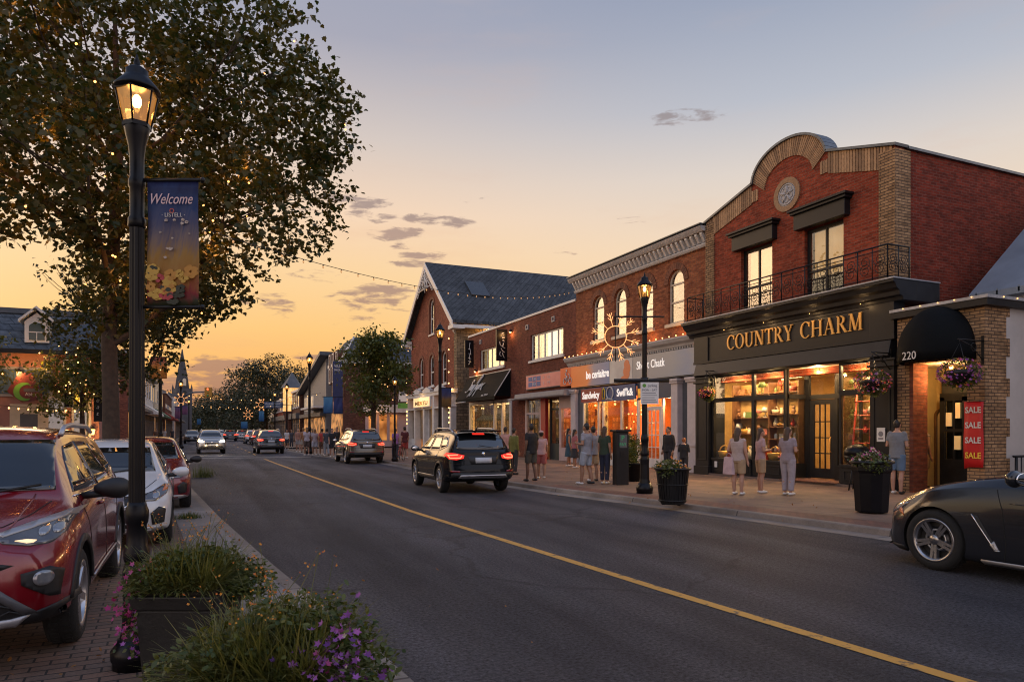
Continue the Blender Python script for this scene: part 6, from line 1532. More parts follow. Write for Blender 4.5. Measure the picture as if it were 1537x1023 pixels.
def wheel(parent, x, y, r, w, style, rimm):
    """tyre, rim and hub; style = number of spokes, 10 = five split spokes"""
    t = bpy.data.objects.new('wheel', None); col.objects.link(t); t.parent = parent; t.location = (x,y,r)
    if y < 0: t.rotation_euler = (0,0,math.pi)
    key = ('wheel',r,w,style,rimm.name)
    if key not in _m:
        T = Matrix.Rotation(R(-90),4,'X'); b = MB(); b.M = T; rr = r*.70; h = w/2
        b.lathe([(rr,-h*.9),(rr+.02,-h),(r-.05,-h),(r-.015,-h*.86),(r,-h*.6),(r,h*.6),(r-.015,h*.86),(r-.05,h),(rr+.02,h),(rr,h*.9),(rr-.015,h*.5),(rr-.015,-h*.9)], n=44, caps=False)
        for i in range(44):
            g = 2*math.pi*i/44
            b.M = T @ Matrix.Rotation(g,4,'Z'); b.box(r-.004,r+.005,-.012,.012,-h*.62,-h*.1); b.M = T @ Matrix.Rotation(g+.07,4,'Z'); b.box(r-.004,r+.005,-.012,.012,h*.1,h*.62)
        tm = b.mesh('tyre', TYREM)
        b = MB(); b.M = T; b.lathe([(rr+.006,h*.88),(rr+.012,h*.96),(rr-.008,h*.98),(rr-.03,h*.86),(rr-.035,h*.3),(rr-.03,-h*.8)], n=44, caps=False)
        b.lathe([(.001,h*.78),(.055,h*.78),(.06,h*.7),(.065,h*.3)], n=20, caps=False)
        n = 5 if style == 10 else style
        for i in range(n):
            g = 2*math.pi*i/n+.3
            for off in ((-.13,.13) if style == 10 else (0,)):
                b.M = T @ Matrix.Rotation(g,4,'Z'); a0, a1 = .05, rr-.02; wd = .016 if style == 10 else .028
                o0, o1 = (off*.10,off*.42) if style == 10 else (0,0)
                zt0, zt1 = h*.76, h*.88
                b.add([(a0,o0-wd*1.2,zt0),(a1,o1*rr*2-wd,zt1),(a1,o1*rr*2+wd,zt1),(a0,o0+wd*1.2,zt0),(a0,o0-wd*1.6,h*.4),(a1,o1*rr*2-wd*1.5,h*.5),(a1,o1*rr*2+wd*1.5,h*.5),(a0,o0+wd*1.6,h*.4)], [(0,1,2,3),(0,4,5,1),(3,2,6,7),(1,5,6,2)])
        rm = b.mesh('rim', rimm)
        b = MB(); b.M = T; b.lathe([(.001,h*.1),(rr-.04,h*.1)], n=32, caps=False, smooth=False); dm = b.mesh('wheel_back', PLASTIC)
        b = MB(); b.M = T; b.lathe([(.05,h*.2),(rr*.62,h*.2),(rr*.62,h*.12),(.05,h*.12)], n=32); bd = b.mesh('brake_disc', ALLOYD)
        _m[key] = (tm, rm, dm, bd)
    for me in _m[key]: obj_of(me, me.name.split('.')[0], t)
    return t
def mirror_part(S, parent, x, y, z, m, k=1.0):
    for s in (1,-1):
        b = MB(); vs = b.ell((0,0,0),(.085*k,.125*k,.075*k),14,10); b.v = [(v[0]*(1.0 if v[0] > 0 else .55), v[1], v[2]*(1+.25*(v[1]/.125))) for v in b.v]
        if s < 0: b.v = [(v[0],-v[1],v[2]) for v in b.v]
        o = b.build('door_mirror', m, parent, (x, s*(y+.12*k), z))
        MB().tube([(0,-s*.20*k,-.06),(0,-s*.06,-.045)], (.03), 8).build('mirror_stalk', PLASTIC, o)
        g = MB().ell((-.047*k,0,0),(.008,.10*k,.055*k),14,8).build('mirror_glass', mat('silvered glass',(.8,.8,.8),.03,1.0,var=0), o)

def suv_spec(L=4.6, W=1.85, H=1.68, k=0.0):
    f = L/2; h = H-1.68
    return dict(xr=-f, xf=f, W=W, wr_=.36, arch=.415, axles=(f-.93,-f+1.01), plan_f=.34, plan_r=.20, nose_f=.95, nose_r=.6,
        prof_f=[(.2,.10),(.38,.03),(.52,.0),(.70,.02),(.80,.05),(.92,.10),(1.05,.22)], prof_r=[(.2,.10),(.42,.02),(.58,.0),(.75,.04),(.95,.08),(1.2,.10)],
        zb=[(-f,.42),(-f+.5,.30),(0,.26),(f-.6,.27),(f,.33)],
        zs=[(-f,1.03),(-f+.8,1.09+h*.5),(0,1.05+h*.5),(f-1.2,1.02),(f-.5,.95),(f-.1,.85),(f,.80)],
        zt=[(-f,1.10),(-f+.10,1.18+h*.5),(-f+.42,1.52+h),(-f+.62,1.60+h),(-f+1.3,1.67+h),(-.1,1.68+h),(.35,1.655+h),(.62,1.57+h),(1.0,1.33+h*.6),(1.28,1.14),(1.36,1.115),(f-.5,1.03),(f-.15,.93),(f,.86)],
        ze=[(-f,1.05),(-f+.10,1.12+h*.5),(-f+.42,1.44+h),(-f+.62,1.52+h),(-f+1.3,1.58+h),(-.1,1.59+h),(.35,1.565+h),(.62,1.48+h),(1.0,1.25+h*.6),(1.28,1.08),(1.36,1.06),(f-.5,.99),(f-.15,.89),(f,.83)],
        wm=[(-f,W/2-.08),(-f+.6,W/2),(0,W/2-.01),(f-.9,W/2),(f-.3,W/2-.03),(f,W/2-.10)],
        ws=[(-f,W/2-.12),(-f+.8,W/2-.075),(0,W/2-.07),(f-.9,W/2-.075),(f-.3,W/2-.11),(f,W/2-.19)],
        wr=[(-f,W/2-.17),(-f+.10,W/2-.18),(-f+.45,W/2-.28),(-f+1.0,W/2-.32),(0,W/2-.32),(.5,W/2-.32),(1.0,W/2-.22),(1.3,W/2-.145),(1.5,W/2-.17),(f-.3,W/2-.25),(f,W/2-.33)])
def hatch_spec(L=4.15, W=1.74, H=1.5):
    f = L/2
    return dict(xr=-f, xf=f, W=W, wr_=.315, arch=.36, axles=(f-.82,-f+.75), plan_f=.36, plan_r=.22, nose_f=.9, nose_r=.6,
        prof_f=[(.2,.08),(.38,.02),(.5,.0),(.62,.03),(.76,.10),(.9,.22)], prof_r=[(.2,.10),(.42,.02),(.55,.0),(.75,.03),(1.0,.08)],
        zb=[(-f,.32),(-f+.5,.22),(0,.19),(f-.6,.20),(f,.24)],
        zs=[(-f,.95),(-f+.8,.98),(0,.93),(f-1.1,.90),(f-.5,.82),(f-.1,.70),(f,.66)],
        zt=[(-f,1.02),(-f+.10,1.10),(-f+.40,1.36),(-f+.65,1.44),(-f+1.4,1.50),(0,1.49),(.25,1.46),(.95,1.10),(1.12,1.02),(1.25,.98),(f-.4,.86),(f-.12,.77),(f,.70)],
        ze=[(-f,.98),(-f+.10,1.04),(-f+.40,1.28),(-f+.65,1.36),(-f+1.4,1.42),(0,1.41),(.25,1.38),(.95,1.05),(1.12,.97),(1.25,.94),(f-.4,.83),(f-.12,.73),(f,.68)],
        wm=[(-f,W/2-.08),(-f+.6,W/2),(0,W/2-.01),(f-.9,W/2),(f-.3,W/2-.03),(f,W/2-.10)],
        ws=[(-f,W/2-.12),(-f+.8,W/2-.07),(0,W/2-.06),(f-.9,W/2-.07),(f-.3,W/2-.11),(f,W/2-.19)],
        wr=[(-f,W/2-.16),(-f+.1,W/2-.18),(-f+.45,W/2-.27),(-f+1.0,W/2-.30),(0,W/2-.30),(.25,W/2-.29),(.8,W/2-.20),(1.12,W/2-.14),(1.3,W/2-.17),(f-.3,W/2-.25),(f,W/2-.33)])
def coupe_spec(L=4.85, W=1.90, H=1.40):
    f = L/2
    return dict(xr=-f, xf=f, W=W, wr_=.355, arch=.395, axles=(f-.90,-f+1.1), plan_f=.42, plan_r=.25, nose_f=.95, nose_r=.6,
        prof_f=[(.15,.06),(.28,.0),(.5,.0),(.62,.03),(.74,.08),(.9,.2)], prof_r=[(.2,.10),(.42,.02),(.55,.0),(.75,.03),(1.0,.08)],
        zb=[(-f,.30),(-f+.5,.18),(0,.15),(f-.6,.15),(f,.17)],
        zs=[(-f,.98),(-f+.8,1.03),(0,1.0),(.75,1.02),(1.1,1.0),(f-.9,.94),(f-.4,.82),(f,.66)],
        zt=[(-f,1.05),(-f+.5,1.16),(-.6,1.46),(0,1.48),(.2,1.43),(.62,1.22),(.75,1.17),(1.1,1.11),(f-.9,1.02),(f-.4,.91),(f-.12,.81),(f,.73)],
        ze=[(-f,1.02),(-f+.5,1.09),(-.6,1.36),(0,1.39),(.2,1.35),(.62,1.15),(.75,1.11),(1.1,1.07),(f-.9,.99),(f-.4,.87),(f-.12,.77),(f,.70)],
        wm=[(-f,W/2-.06),(-f+.9,W/2),(0,W/2-.03),(f-.9,W/2),(f-.3,W/2-.05),(f,W/2-.14)],
        ws=[(-f,W/2-.12),(-f+.8,W/2-.08),(0,W/2-.08),(f-.9,W/2-.07),(f-.3,W/2-.15),(f,W/2-.25)],
        wr=[(-f,W/2-.2),(-f+.6,W/2-.25),(-.6,W/2-.36),(0,W/2-.35),(.2,W/2-.34),(.62,W/2-.19),(.8,W/2-.15),(f-.9,W/2-.15),(f-.3,W/2-.26),(f,W/2-.35)])
def base_car(name, S, label, cat, group, paintm, rim, rimm, mirrorm=None, win=None, belt_trim=PLASTIC, pillars=None):
    t = empty(name, (0,0,0), 0, label, cat, group)
    body, bvh = make_body(S, 'body', paintm, t); f = S['xf']; W2 = S['W']/2
    for ax in S['axles']:
        for s in (1,-1): wheel(t, ax, s*(W2-.125), S['wr_'], .225, rim, rimm)
    return t, bvh
def both(fn):
    for mir in (False, True): fn(mir)
def arch_trim(t, S, bvh, m, wd=.06):
    for ax in S['axles']:
        for mir in (False, True):
            o = arc(ax, S['wr_'], S['arch']+wd, 8, 172, 20); i = arc(ax, S['wr_'], S['arch']-.002, 8, 172, 20)
            patch_on(bvh, o+i[::-1], 'side', 'wheel_arch_trim', m, t, .012, .05, mir)

# ---- red compact SUV, close by on the left
RED = paint('candy red paint',(.20,.005,.012),.22,.15)
S = suv_spec(4.6,1.86,1.68); f = S['xf']
t, bvh = base_car('parked_car', S, 'shiny red SUV parked nearest on the brick lay-by, seen from the front', 'car', 'cars parked along the left kerb', RED, 5, ALLOY)
t.location = (-1.76, 7.78, .008); t.rotation_euler = (0,0,R(-90)); red_suv = t
patch_on(bvh, [(-.70,1.165),(.70,1.165),(.635,1.38),(.585,1.55),(-.585,1.55),(-.635,1.38)], 'front', 'windscreen', CARGLASS, t, .011, .035)
both(lambda m: patch_on(bvh, [(.98,1.13),(.42,1.50),(-.05,1.535),(-.06,1.12)], 'side', 'side_window', CARGLASS, t, .005, .07, m))
both(lambda m: patch_on(bvh, [(-.14,1.12),(-.13,1.535),(-.80,1.52),(-1.05,1.15)], 'side', 'side_window', CARGLASS, t, .005, .07, m))
both(lambda m: patch_on(bvh, [(-1.12,1.17),(-.90,1.50),(-1.30,1.47),(-1.62,1.25)], 'side', 'side_window', CARGLASS, t, .005, .07, m))
both(lambda m: line_on(bvh, [(1.05,1.10),(0,1.095),(-1.15,1.12),(-1.68,1.22)], 'side', 'window_trim', CHROME, t, .009, .004, m))
# headlight with bright upper edge, dark core and small reflectors
both(lambda m: patch_on(bvh, [(.50,.905),(.54,.875),(.68,.845),(.80,.85),(.855,.90),(.868,.985),(.84,1.005),(.70,.965)], 'front', 'headlight', LENSD, t, .010, .025, m))
both(lambda m: patch_on(bvh, [(.53,.905),(.70,.950),(.84,.990),(.862,.985),(.868,1.008),(.83,1.02),(.68,.982),(.50,.925)], 'front', 'headlight_trim', SILVER, t, .018, .03, m))
both(lambda m: patch_on(bvh, [(.60,.878),(.665,.858),(.70,.858),(.715,.868),(.66,.878)], 'front', 'running_light', DRL, t, .016, .025, m))
both(lambda m: patch_on(bvh, arc(.74,.922,.032,0,345,14), 'front', 'projector', LENS, t, .020, .02, m))
both(lambda m: patch_on(bvh, arc(.815,.935,.036,0,345,14), 'front', 'projector', LENS, t, .018, .02, m))
patch_on(bvh, [(-.52,.90),(-.48,.865),(.48,.865),(.52,.90),(.48,.935),(-.48,.935)], 'front', 'upper_grille', PLASTIC, t, .008, .05)
patch_on(bvh, [(-.10,.86),(.10,.86),(.13,.90),(.10,.95),(-.10,.95),(-.13,.90)], 'front', 'emblem', CHROME, t, .022, .03)
patch_on(bvh, [(-.62,.735),(-.5,.695),(.5,.695),(.62,.735),(.50,.765),(-.5,.765)], 'front', 'middle_grille', PLASTIC, t, .006, .05)
patch_on(bvh, [(-.70,.40),(-.46,.62),(.46,.62),(.70,.40),(.62,.37),(-.62,.37)], 'front', 'lower_grille', PLASTIC, t, .008, .05)
b_ = [ (.74,.405),(.49,.645),(.36,.655),(-.36,.655),(-.49,.645),(-.74,.405),(-.66,.405),(-.45,.612),(.45,.612),(.66,.405)]
patch_on(bvh, b_, 'front', 'grille_surround', mat('grey trim',(.11,.11,.12),.4,.3,var=.1), t, .016, .05)
for z in (.43,.475,.52,.565,.60):
    wd = .68-(z-.40)*1.05; pts = []
    n = 24
    for i in range(n+1): pts.append((-wd+2*wd*i/n, z+(.012 if i % 2 else -.012)))
    line_on(bvh, pts, 'front', 'grille_mesh', mat('grille mesh',(.03,.03,.032),.35,.2,var=.1), t, .006, .014)
both(lambda m: patch_on(bvh, [(.66,.60),(.655,.675),(.80,.70),(.87,.66),(.85,.49),(.80,.50)], 'front', 'fog_bezel', PLASTIC, t, .010, .03, m))
both(lambda m: patch_on(bvh, arc(.765,.63,.05,0,345,18), 'front', 'fog_light', LENS, t, .024, .02, m))
patch_on(bvh, [(-.92,.46),(-.74,.41),(-.62,.375),(.62,.375),(.74,.41),(.92,.46),(.92,.34),(.6,.29),(-.6,.29),(-.92,.34)], 'front', 'lower_bumper', PLASTIC, t, .014, .05)
patch_on(bvh, [(-.70,.40),(-.62,.34),(-.4,.345),(-.32,.30),(-.22,.345),(.22,.345),(.32,.30),(.4,.345),(.62,.34),(.70,.40),(.60,.385),(-.60,.385)], 'front', 'skid_plate', SILVER, t, .024, .04)
arch_trim(t, S, bvh, PLASTIC, .055)
both(lambda m: patch_on(bvh, [(f-1.42,.30),(-f+1.5,.30),(-f+1.5,.42),(f-1.42,.40)], 'side', 'sill_trim', PLASTIC, t, .012, .08, m))
both(lambda m: line_on(bvh, [(f-1.42,.415),(-f+1.5,.435)], 'side', 'sill_brightwork', SILVER, t, .010, .012, m))
DARKLINE = mat('panel gap',(.006,.006,.006),.8,var=0)
for pts in ([(.98,1.10),(.99,.9),(.95,.45)],[(-.09,1.10),(-.08,.8),(-.10,.43)],[(-1.1,1.14),(-1.05,.9),(-.92,.72)]): both(lambda m: line_on(bvh, pts, 'side', 'door_gap', DARKLINE, t, .0045, 0, m))
line_on(bvh, [(-.70,1.09),(-.62,1.02),(-.5,.965),(0,.955),(.5,.965),(.62,1.02),(.70,1.09)], 'front', 'bonnet_gap', DARKLINE, t, .005, .0)
both(lambda m: line_on(bvh, [(1.25,.58),(1.8,.56),(2.1,.50)], 'top', 'bonnet_crease', RED, t, .006, .002, m))
both(lambda m: [MB().ell((x,(.905 if not m else -.905),.965),(.11,.025,.022),12,6).build('door_handle', RED, t) for x in (.12,-.92)])
both(lambda m: MB().tube([(.30,(1 if not m else -1)*.60,1.60),(.15,(1 if not m else -1)*.60,1.668),(-.2,(1 if not m else -1)*.60,1.69),(-1.2,(1 if not m else -1)*.60,1.68),(-1.55,(1 if not m else -1)*.60,1.62)], .024, 8).build('roof_rail', SILVER, t))
mirror_part(S, t, .80, .92, 1.14, PLASTIC, 1.18)
MB().tube([(1.32,-.55,1.135),(1.18,.05,1.22)], .010, 5).build('wiper', PLASTIC, t); MB().tube([(1.34,.15,1.14),(1.16,.6,1.21)], .010, 5).build('wiper', PLASTIC, t)
patch_on(bvh, rect(-.26,.26,.47,.585), 'front', 'number_plate', PLATE, t, .02, .1)

# ---- generic road car with front and rear detail, for everything further off
def suv_details(t, S, bvh, glassm=CARGLASS, tail=TAIL, tailhot=TAILHOT, trim=PLASTIC, lit_front=False, lowtrim=SILVER, rails=True, mirrorm=PLASTIC):
    f = S['xf']; h = max(p[1] for p in S['zt'])-1.68
    patch_on(bvh, [(-.66,1.19+h*.3),(.66,1.19+h*.3),(.555,1.53+h),(-.555,1.53+h)], 'front', 'windscreen', glassm, t, .005, .1)
    patch_on(bvh, [(-.64,1.14),(.64,1.14),(.68,1.20),(.58,1.50+h),(-.58,1.50+h),(-.68,1.20)], 'rear', 'rear_window', glassm, t, .006, .08)
    both(lambda m: patch_on(bvh, [(.98,1.13+h*.5),(.42,1.50+h),(-.05,1.53+h),(-.06,1.12+h*.5)], 'side', 'side_window', glassm, t, .005, .09, m))
    both(lambda m: patch_on(bvh, [(-.14,1.12+h*.5),(-.13,1.53+h),(-.80,1.515+h),(-1.05,1.15+h*.5)], 'side', 'side_window', glassm, t, .005, .09, m))
    both(lambda m: patch_on(bvh, [(-1.12,1.17+h*.5),(-.90,1.50+h),(-1.30,1.47+h),(-1.60,1.25+h*.5)], 'side', 'side_window', glassm, t, .005, .09, m))
    both(lambda m: line_on(bvh, [(1.05,1.10+h*.5),(0,1.095+h*.5),(-1.15,1.12+h*.5),(-1.66,1.24+h*.5),(-1.32,1.495+h),(-.8,1.54+h),(0,1.56+h),(.44,1.525+h),(1.05,1.10+h*.5)], 'side', 'window_trim', CHROME, t, .009, .004, m))
    both(lambda m: patch_on(bvh, [(.50,1.00),(.52,.92),(.70,.88),(.86,.90),(.90,.99),(.86,1.06),(.72,1.05)], 'rear', 'tail_light', tail, t, .012, .04, m))
    both(lambda m: line_on(bvh, [(.56,.985),(.60,.93),(.84,.925),(.86,1.0),(.66,1.015)], 'rear', 'light_bar', tailhot, t, .014, .014, m))
    patch_on(bvh, rect(-.22,.22,.80,.94), 'rear', 'number_plate', PLATE, t, .014, .1)
    patch_on(bvh, [(-.34,.77),(.34,.77),(.42,.99),(-.42,.99)], 'rear', 'plate_recess', trim, t, .004, .08)
    patch_on(bvh, [(-.90,.50),(-.78,.56),(.78,.56),(.90,.50),(.82,.36),(-.82,.36)], 'rear', 'rear_valance', PLASTIC, t, .012, .08)
    patch_on(bvh, [(-.66,.44),(-.60,.50),(.60,.50),(.66,.44),(.56,.42),(-.56,.42)], 'rear', 'skid_plate', lowtrim, t, .02, .08)
    both(lambda m: patch_on(bvh, [(.62,.57),(.84,.57),(.86,.62),(.64,.61)], 'rear', 'reflector', TAILOFF, t, .014, .06, m))
    patch_on(bvh, rect(-.16,.16,1.545+h,1.575+h), 'rear', 'brake_light', tail, t, .012, .06)
    patch_on(bvh, arc(0,1.035,.045,0,340,16), 'rear', 'emblem', CHROME, t, .012, .04)
    line_on(bvh, [(-.60,.77),(0,.76),(.60,.77)], 'rear', 'tailgate_gap', DARKLINE, t, .006, 0)
    both(lambda m: line_on(bvh, [(.69,1.2),(.84,.80),(.60,.77)], 'rear', 'tailgate_gap', DARKLINE, t, .006, 0, m))
    MB().tube([(-f+.05,-.25,1.19),(-f+.16,.10,1.25)], .010, 5).build('wiper', PLASTIC, t)
    # front
    both(lambda m: patch_on(bvh, [(.46,.86),(.54,.80),(.80,.80),(.86,.90),(.80,.97),(.60,.93)], 'front', 'headlight', BEAM if lit_front else LENS, t, .012, .05, m))
    patch_on(bvh, [(-.42,.68),(.42,.68),(.46,.88),(-.46,.88)], 'front', 'grille', PLASTIC, t, .010, .08)
    patch_on(bvh, [(-.80,.38),(-.66,.56),(.66,.56),(.80,.38),(.7,.34),(-.7,.34)], 'front', 'lower_grille', PLASTIC, t, .010, .08)
    patch_on(bvh, rect(-.22,.22,.56,.67), 'front', 'number_plate', PLATE, t, .016, .1)
    patch_on(bvh, arc(0,.80,.05,0,340,14), 'front', 'emblem', CHROME, t, .018, .04)
    arch_trim(t, S, bvh, trim, .05)
    both(lambda m: patch_on(bvh, [(f-1.42,.30),(-f+1.5,.30),(-f+1.5,.40),(f-1.42,.38)], 'side', 'sill_trim', trim, t, .012, .1, m))
    both(lambda m: line_on(bvh, [(f-1.42,.41),(-f+1.5,.42)], 'side', 'sill_brightwork', SILVER, t, .012, .012, m))
    for pts in ([(.98,1.10),(.99,.9),(.95,.45)],[(-.09,1.10),(-.08,.8),(-.10,.43)],[(-1.1,1.14),(-1.05,.9),(-.92,.72)]): both(lambda m: line_on(bvh, pts, 'side', 'door_gap', DARKLINE, t, .0045, 0, m))
    W2 = S['W']/2
    both(lambda m: [MB().ell((x,(W2-.03)*(-1 if m else 1),.97),(.11,.025,.02),12,6).build('door_handle', CHROME, t) for x in (.12,-.92)])
    if rails: both(lambda m: MB().tube([(.30,(1 if not m else -1)*.60,1.59+h),(.15,(1 if not m else -1)*.60,1.69+h),(-.2,(1 if not m else -1)*.60,1.715+h),(-1.2,(1 if not m else -1)*.60,1.70+h),(-1.55,(1 if not m else -1)*.60,1.60+h)], .022, 8).build('roof_rail', SILVER, t))
    mirror_part(S, t, .82, W2-.01, 1.12, mirrorm)
BLACK = paint('black car paint',(.005,.006,.008),.2,.0); BLACK.node_tree.nodes['Principled BSDF'].inputs['Specular IOR Level'].default_value = .08; BLACK.node_tree.nodes['Principled BSDF'].inputs['Coat Weight'].default_value = .4
GRAPH = paint('graphite car paint',(.055,.06,.07),.25,.5)
CHARC = paint('charcoal car paint',(.035,.037,.042),.25,.5)
GOLDC = paint('bronze grey car paint',(.10,.085,.065),.25,.5)
WHITEC = paint('white car paint',(.60,.60,.60),.25)
REDD = paint('dark red car paint',(.17,.012,.014),.25,.2)
SILVERC = paint('silver car paint',(.34,.35,.37),.3,.6)
S = suv_spec(4.62,1.88,1.66)
t, bvh = base_car('car', S, 'black SUV with lit tail lights driving past the shops', 'car', 'cars driving up the street', BLACK, 5, ALLOY)
suv_details(t, S, bvh); t.location = (6.74, 18.95, .004); t.rotation_euler = (0,0,R(87.5)); black_suv = t
MB().prism([(-2.02,1.60),(-1.55,1.645),(-1.5,1.66),(-2.05,1.635)], -.56, .56).build('roof_spoiler', BLACK, t)
MB().tube([(-1.55,0,1.62),(-1.75,0,1.72)], [.03,.012], 8).build('aerial', PLASTIC, t)
S = suv_spec(4.65,1.84,1.68)
t, bvh = base_car('car', S, 'bronze grey SUV with lit tail lights stopped at the right kerb by the side street', 'car', 'cars driving up the street', GOLDC, 6, ALLOY)
suv_details(t, S, bvh, lowtrim=PLASTIC); t.location = (7.38, 36.0, .004); t.rotation_euler = (0,0,R(90)); grey_suv = t
def recopy(src, loc, rz, label, m_from, m_to, group='cars driving up the street', lit=None):
    c = copy_tree(src); c.location = loc; c.rotation_euler = (0,0,R(rz)); c['label'] = label; c['group'] = group
    for o in c.children:
        if o.name.split('.')[0] in ('body','roof_spoiler','door_mirror') and o.data:
            o.data = o.data.copy()
            for i, m in enumerate(o.data.materials):
                if m == m_from: o.data.materials[i] = m_to
        if lit and o.name.split('.')[0] == 'headlight':
            o.data = o.data.copy(); o.data.materials[0] = BEAM
    return c
recopy(grey_suv, (4.42,52.9,.004), 91, 'grey SUV braking just beyond the white stop line', GOLDC, GRAPH)
onc = recopy(grey_suv, (.66,54.4,.004), -89, 'bronze SUV coming towards the camera with headlights on', GOLDC, SILVERC, lit=True)
onc['group'] = 'cars driving up the street'
lamp_light('headlamp_pool', (.1,51.6,.7), 14, (1,.7,.35), .08); lamp_light('headlamp_pool', (1.25,51.6,.7), 14, (1,.7,.35), .08)
def far_at(px, d): k = kx(px); return d*(k*CS+SN), d*(CS-SN*k)
for (px, d, rz, lb, src, mf, mt) in ((378,84,91,'white SUV waiting behind the grey SUV beyond the stop line',grey_suv,GOLDC,WHITEC),(388,78,91,'dark red SUV partly hidden behind the braking grey SUV',grey_suv,GOLDC,REDD),
        (344,104,90,'dark SUV with bright tail lights in the middle of the far traffic',black_suv,BLACK,CHARC),(362,108,90,'silver grey car with tail lights right of the dark far SUV',black_suv,BLACK,SILVERC),(329,112,-90,'white car following the oncoming bronze SUV',grey_suv,GOLDC,WHITEC),
        (306,118,-90,'far dark car standing at the left kerb behind the oncoming SUV',black_suv,BLACK,CHARC),(288,86,-90,'dark car parked at the far left kerb with pale plate',black_suv,BLACK,GRAPH)):
    x, y = far_at(px, d); recopy(src, (x,y,.004), rz, lb, mf, mt, lit=False)
# ---- white hatchback and dark red hatchback parked behind the red SUV
def hatch_details(t, S, bvh, accent, white=True):
    f = S['xf']; W2 = S['W']/2
    patch_on(bvh, [(-.64,1.03),(.64,1.03),(.54,1.37),(-.54,1.37)], 'front', 'windscreen', CARGLASS, t, .005, .08)
    patch_on(bvh, [(-.58,1.06),(.58,1.06),(.52,1.34),(-.52,1.34)], 'rear', 'rear_window', CARGLASS, t, .005, .1)
    both(lambda m: patch_on(bvh, [(.90,.99),(.15,1.36),(-.20,1.37),(-.21,.99)], 'side', 'side_window', CARGLASS, t, .005, .08, m))
    both(lambda m: patch_on(bvh, [(-.29,.99),(-.28,1.37),(-.85,1.36),(-1.15,1.06)], 'side', 'side_window', CARGLASS, t, .005, .08, m))
    both(lambda m: patch_on(bvh, [(.42,.72),(.50,.665),(.66,.66),(.79,.74),(.815,.85),(.76,.86),(.62,.78)], 'front', 'headlight', LENSD, t, .012, .03, m))
    both(lambda m: patch_on(bvh, arc(.66,.725,.045,0,345,14), 'front', 'projector', LENS, t, .02, .02, m))
    both(lambda m: patch_on(bvh, [(.735,.77),(.79,.79),(.805,.84),(.77,.845)], 'front', 'indicator', AMBER, t, .018, .03, m))
    patch_on(bvh, [(-.42,.70),(-.30,.60),(.30,.60),(.42,.70),(.36,.735),(-.36,.735)], 'front', 'upper_grille', PLASTIC, t, .010, .05)
    both(lambda m: line_on(bvh, [(.05,.585),(.30,.60),(.44,.71)], 'front', 'grille_trim', CHROME, t, .012, .014, m))
    patch_on(bvh, [(-.52,.30),(-.42,.46),(.42,.46),(.52,.30)], 'front', 'lower_grille', PLASTIC, t, .010, .05)
    line_on(bvh, [(-.46,.38),(0,.38),(.46,.38)], 'front', 'grille_bar', SILVER, t, .012, .014)
    both(lambda m: patch_on(bvh, [(.62,.34),(.60,.50),(.70,.58),(.78,.54),(.76,.36)], 'front', 'fog_bezel', PLASTIC, t, .012, .04, m))
    patch_on(bvh, arc(0,.675,.055,0,340,16), 'front', 'emblem', CHROME, t, .02, .03)
    patch_on(bvh, [(-.80,.27),(-.6,.24),(.6,.24),(.80,.27),(.74,.31),(-.74,.31)], 'front', 'splitter', SILVER, t, .014, .06)
    both(lambda m: patch_on(bvh, [(.56,.80),(.58,.68),(.76,.70),(.78,.92)], 'rear', 'tail_light', TAILOFF, t, .012, .06, m))
    for pts in ([(.90,.96),(.92,.7),(.86,.35)],[(-.25,.96),(-.24,.7),(-.26,.34)],[(-1.15,1.02),(-1.05,.75),(-.85,.6)]): both(lambda m: line_on(bvh, pts, 'side', 'door_gap', DARKLINE, t, .0045, 0, m))
    both(lambda m: [MB().ell((x,(W2-.02)*(-1 if m else 1),.86),(.10,.022,.02),12,6).build('door_handle', accent, t) for x in (-.02,-1.0)])
    both(lambda m: patch_on(bvh, [(f-1.2,.21),(-f+1.2,.21),(-f+1.2,.27),(f-1.2,.26)], 'side', 'sill_trim', SILVER, t, .012, .1, m))
    line_on(bvh, [(-.66,.92),(-.50,.80),(0,.765),(.50,.80),(.66,.92)], 'front', 'bonnet_gap', DARKLINE, t, .005, 0)
    mirror_part(S, t, .74, W2-.02, 1.0, accent)
    MB().tube([(1.12,-.55,1.02),(.98,.0,1.09)], .010, 5).build('wiper', PLASTIC, t); MB().tube([(1.14,.1,1.03),(.97,.52,1.09)], .010, 5).build('wiper', PLASTIC, t)
S = hatch_spec(4.2,1.76,1.5)
t, bvh = base_car('parked_car', S, 'white hatchback parked between the red SUV and the dark red car', 'car', 'cars parked along the left kerb', WHITEC, 10, ALLOY)
hatch_details(t, S, bvh, WHITEC); t.location = (-1.28, 12.75, .008); t.rotation_euler = (0,0,R(-88.5)); white_car = t
c = recopy(white_car, (-1.10,17.75,.008), -88, 'dark red hatchback parked third in line behind the white hatchback', WHITEC, REDD, 'cars parked along the left kerb')
for o in c.children:
    if o.name.split('.')[0] == 'door_mirror': o.data.materials[0] = PLASTIC
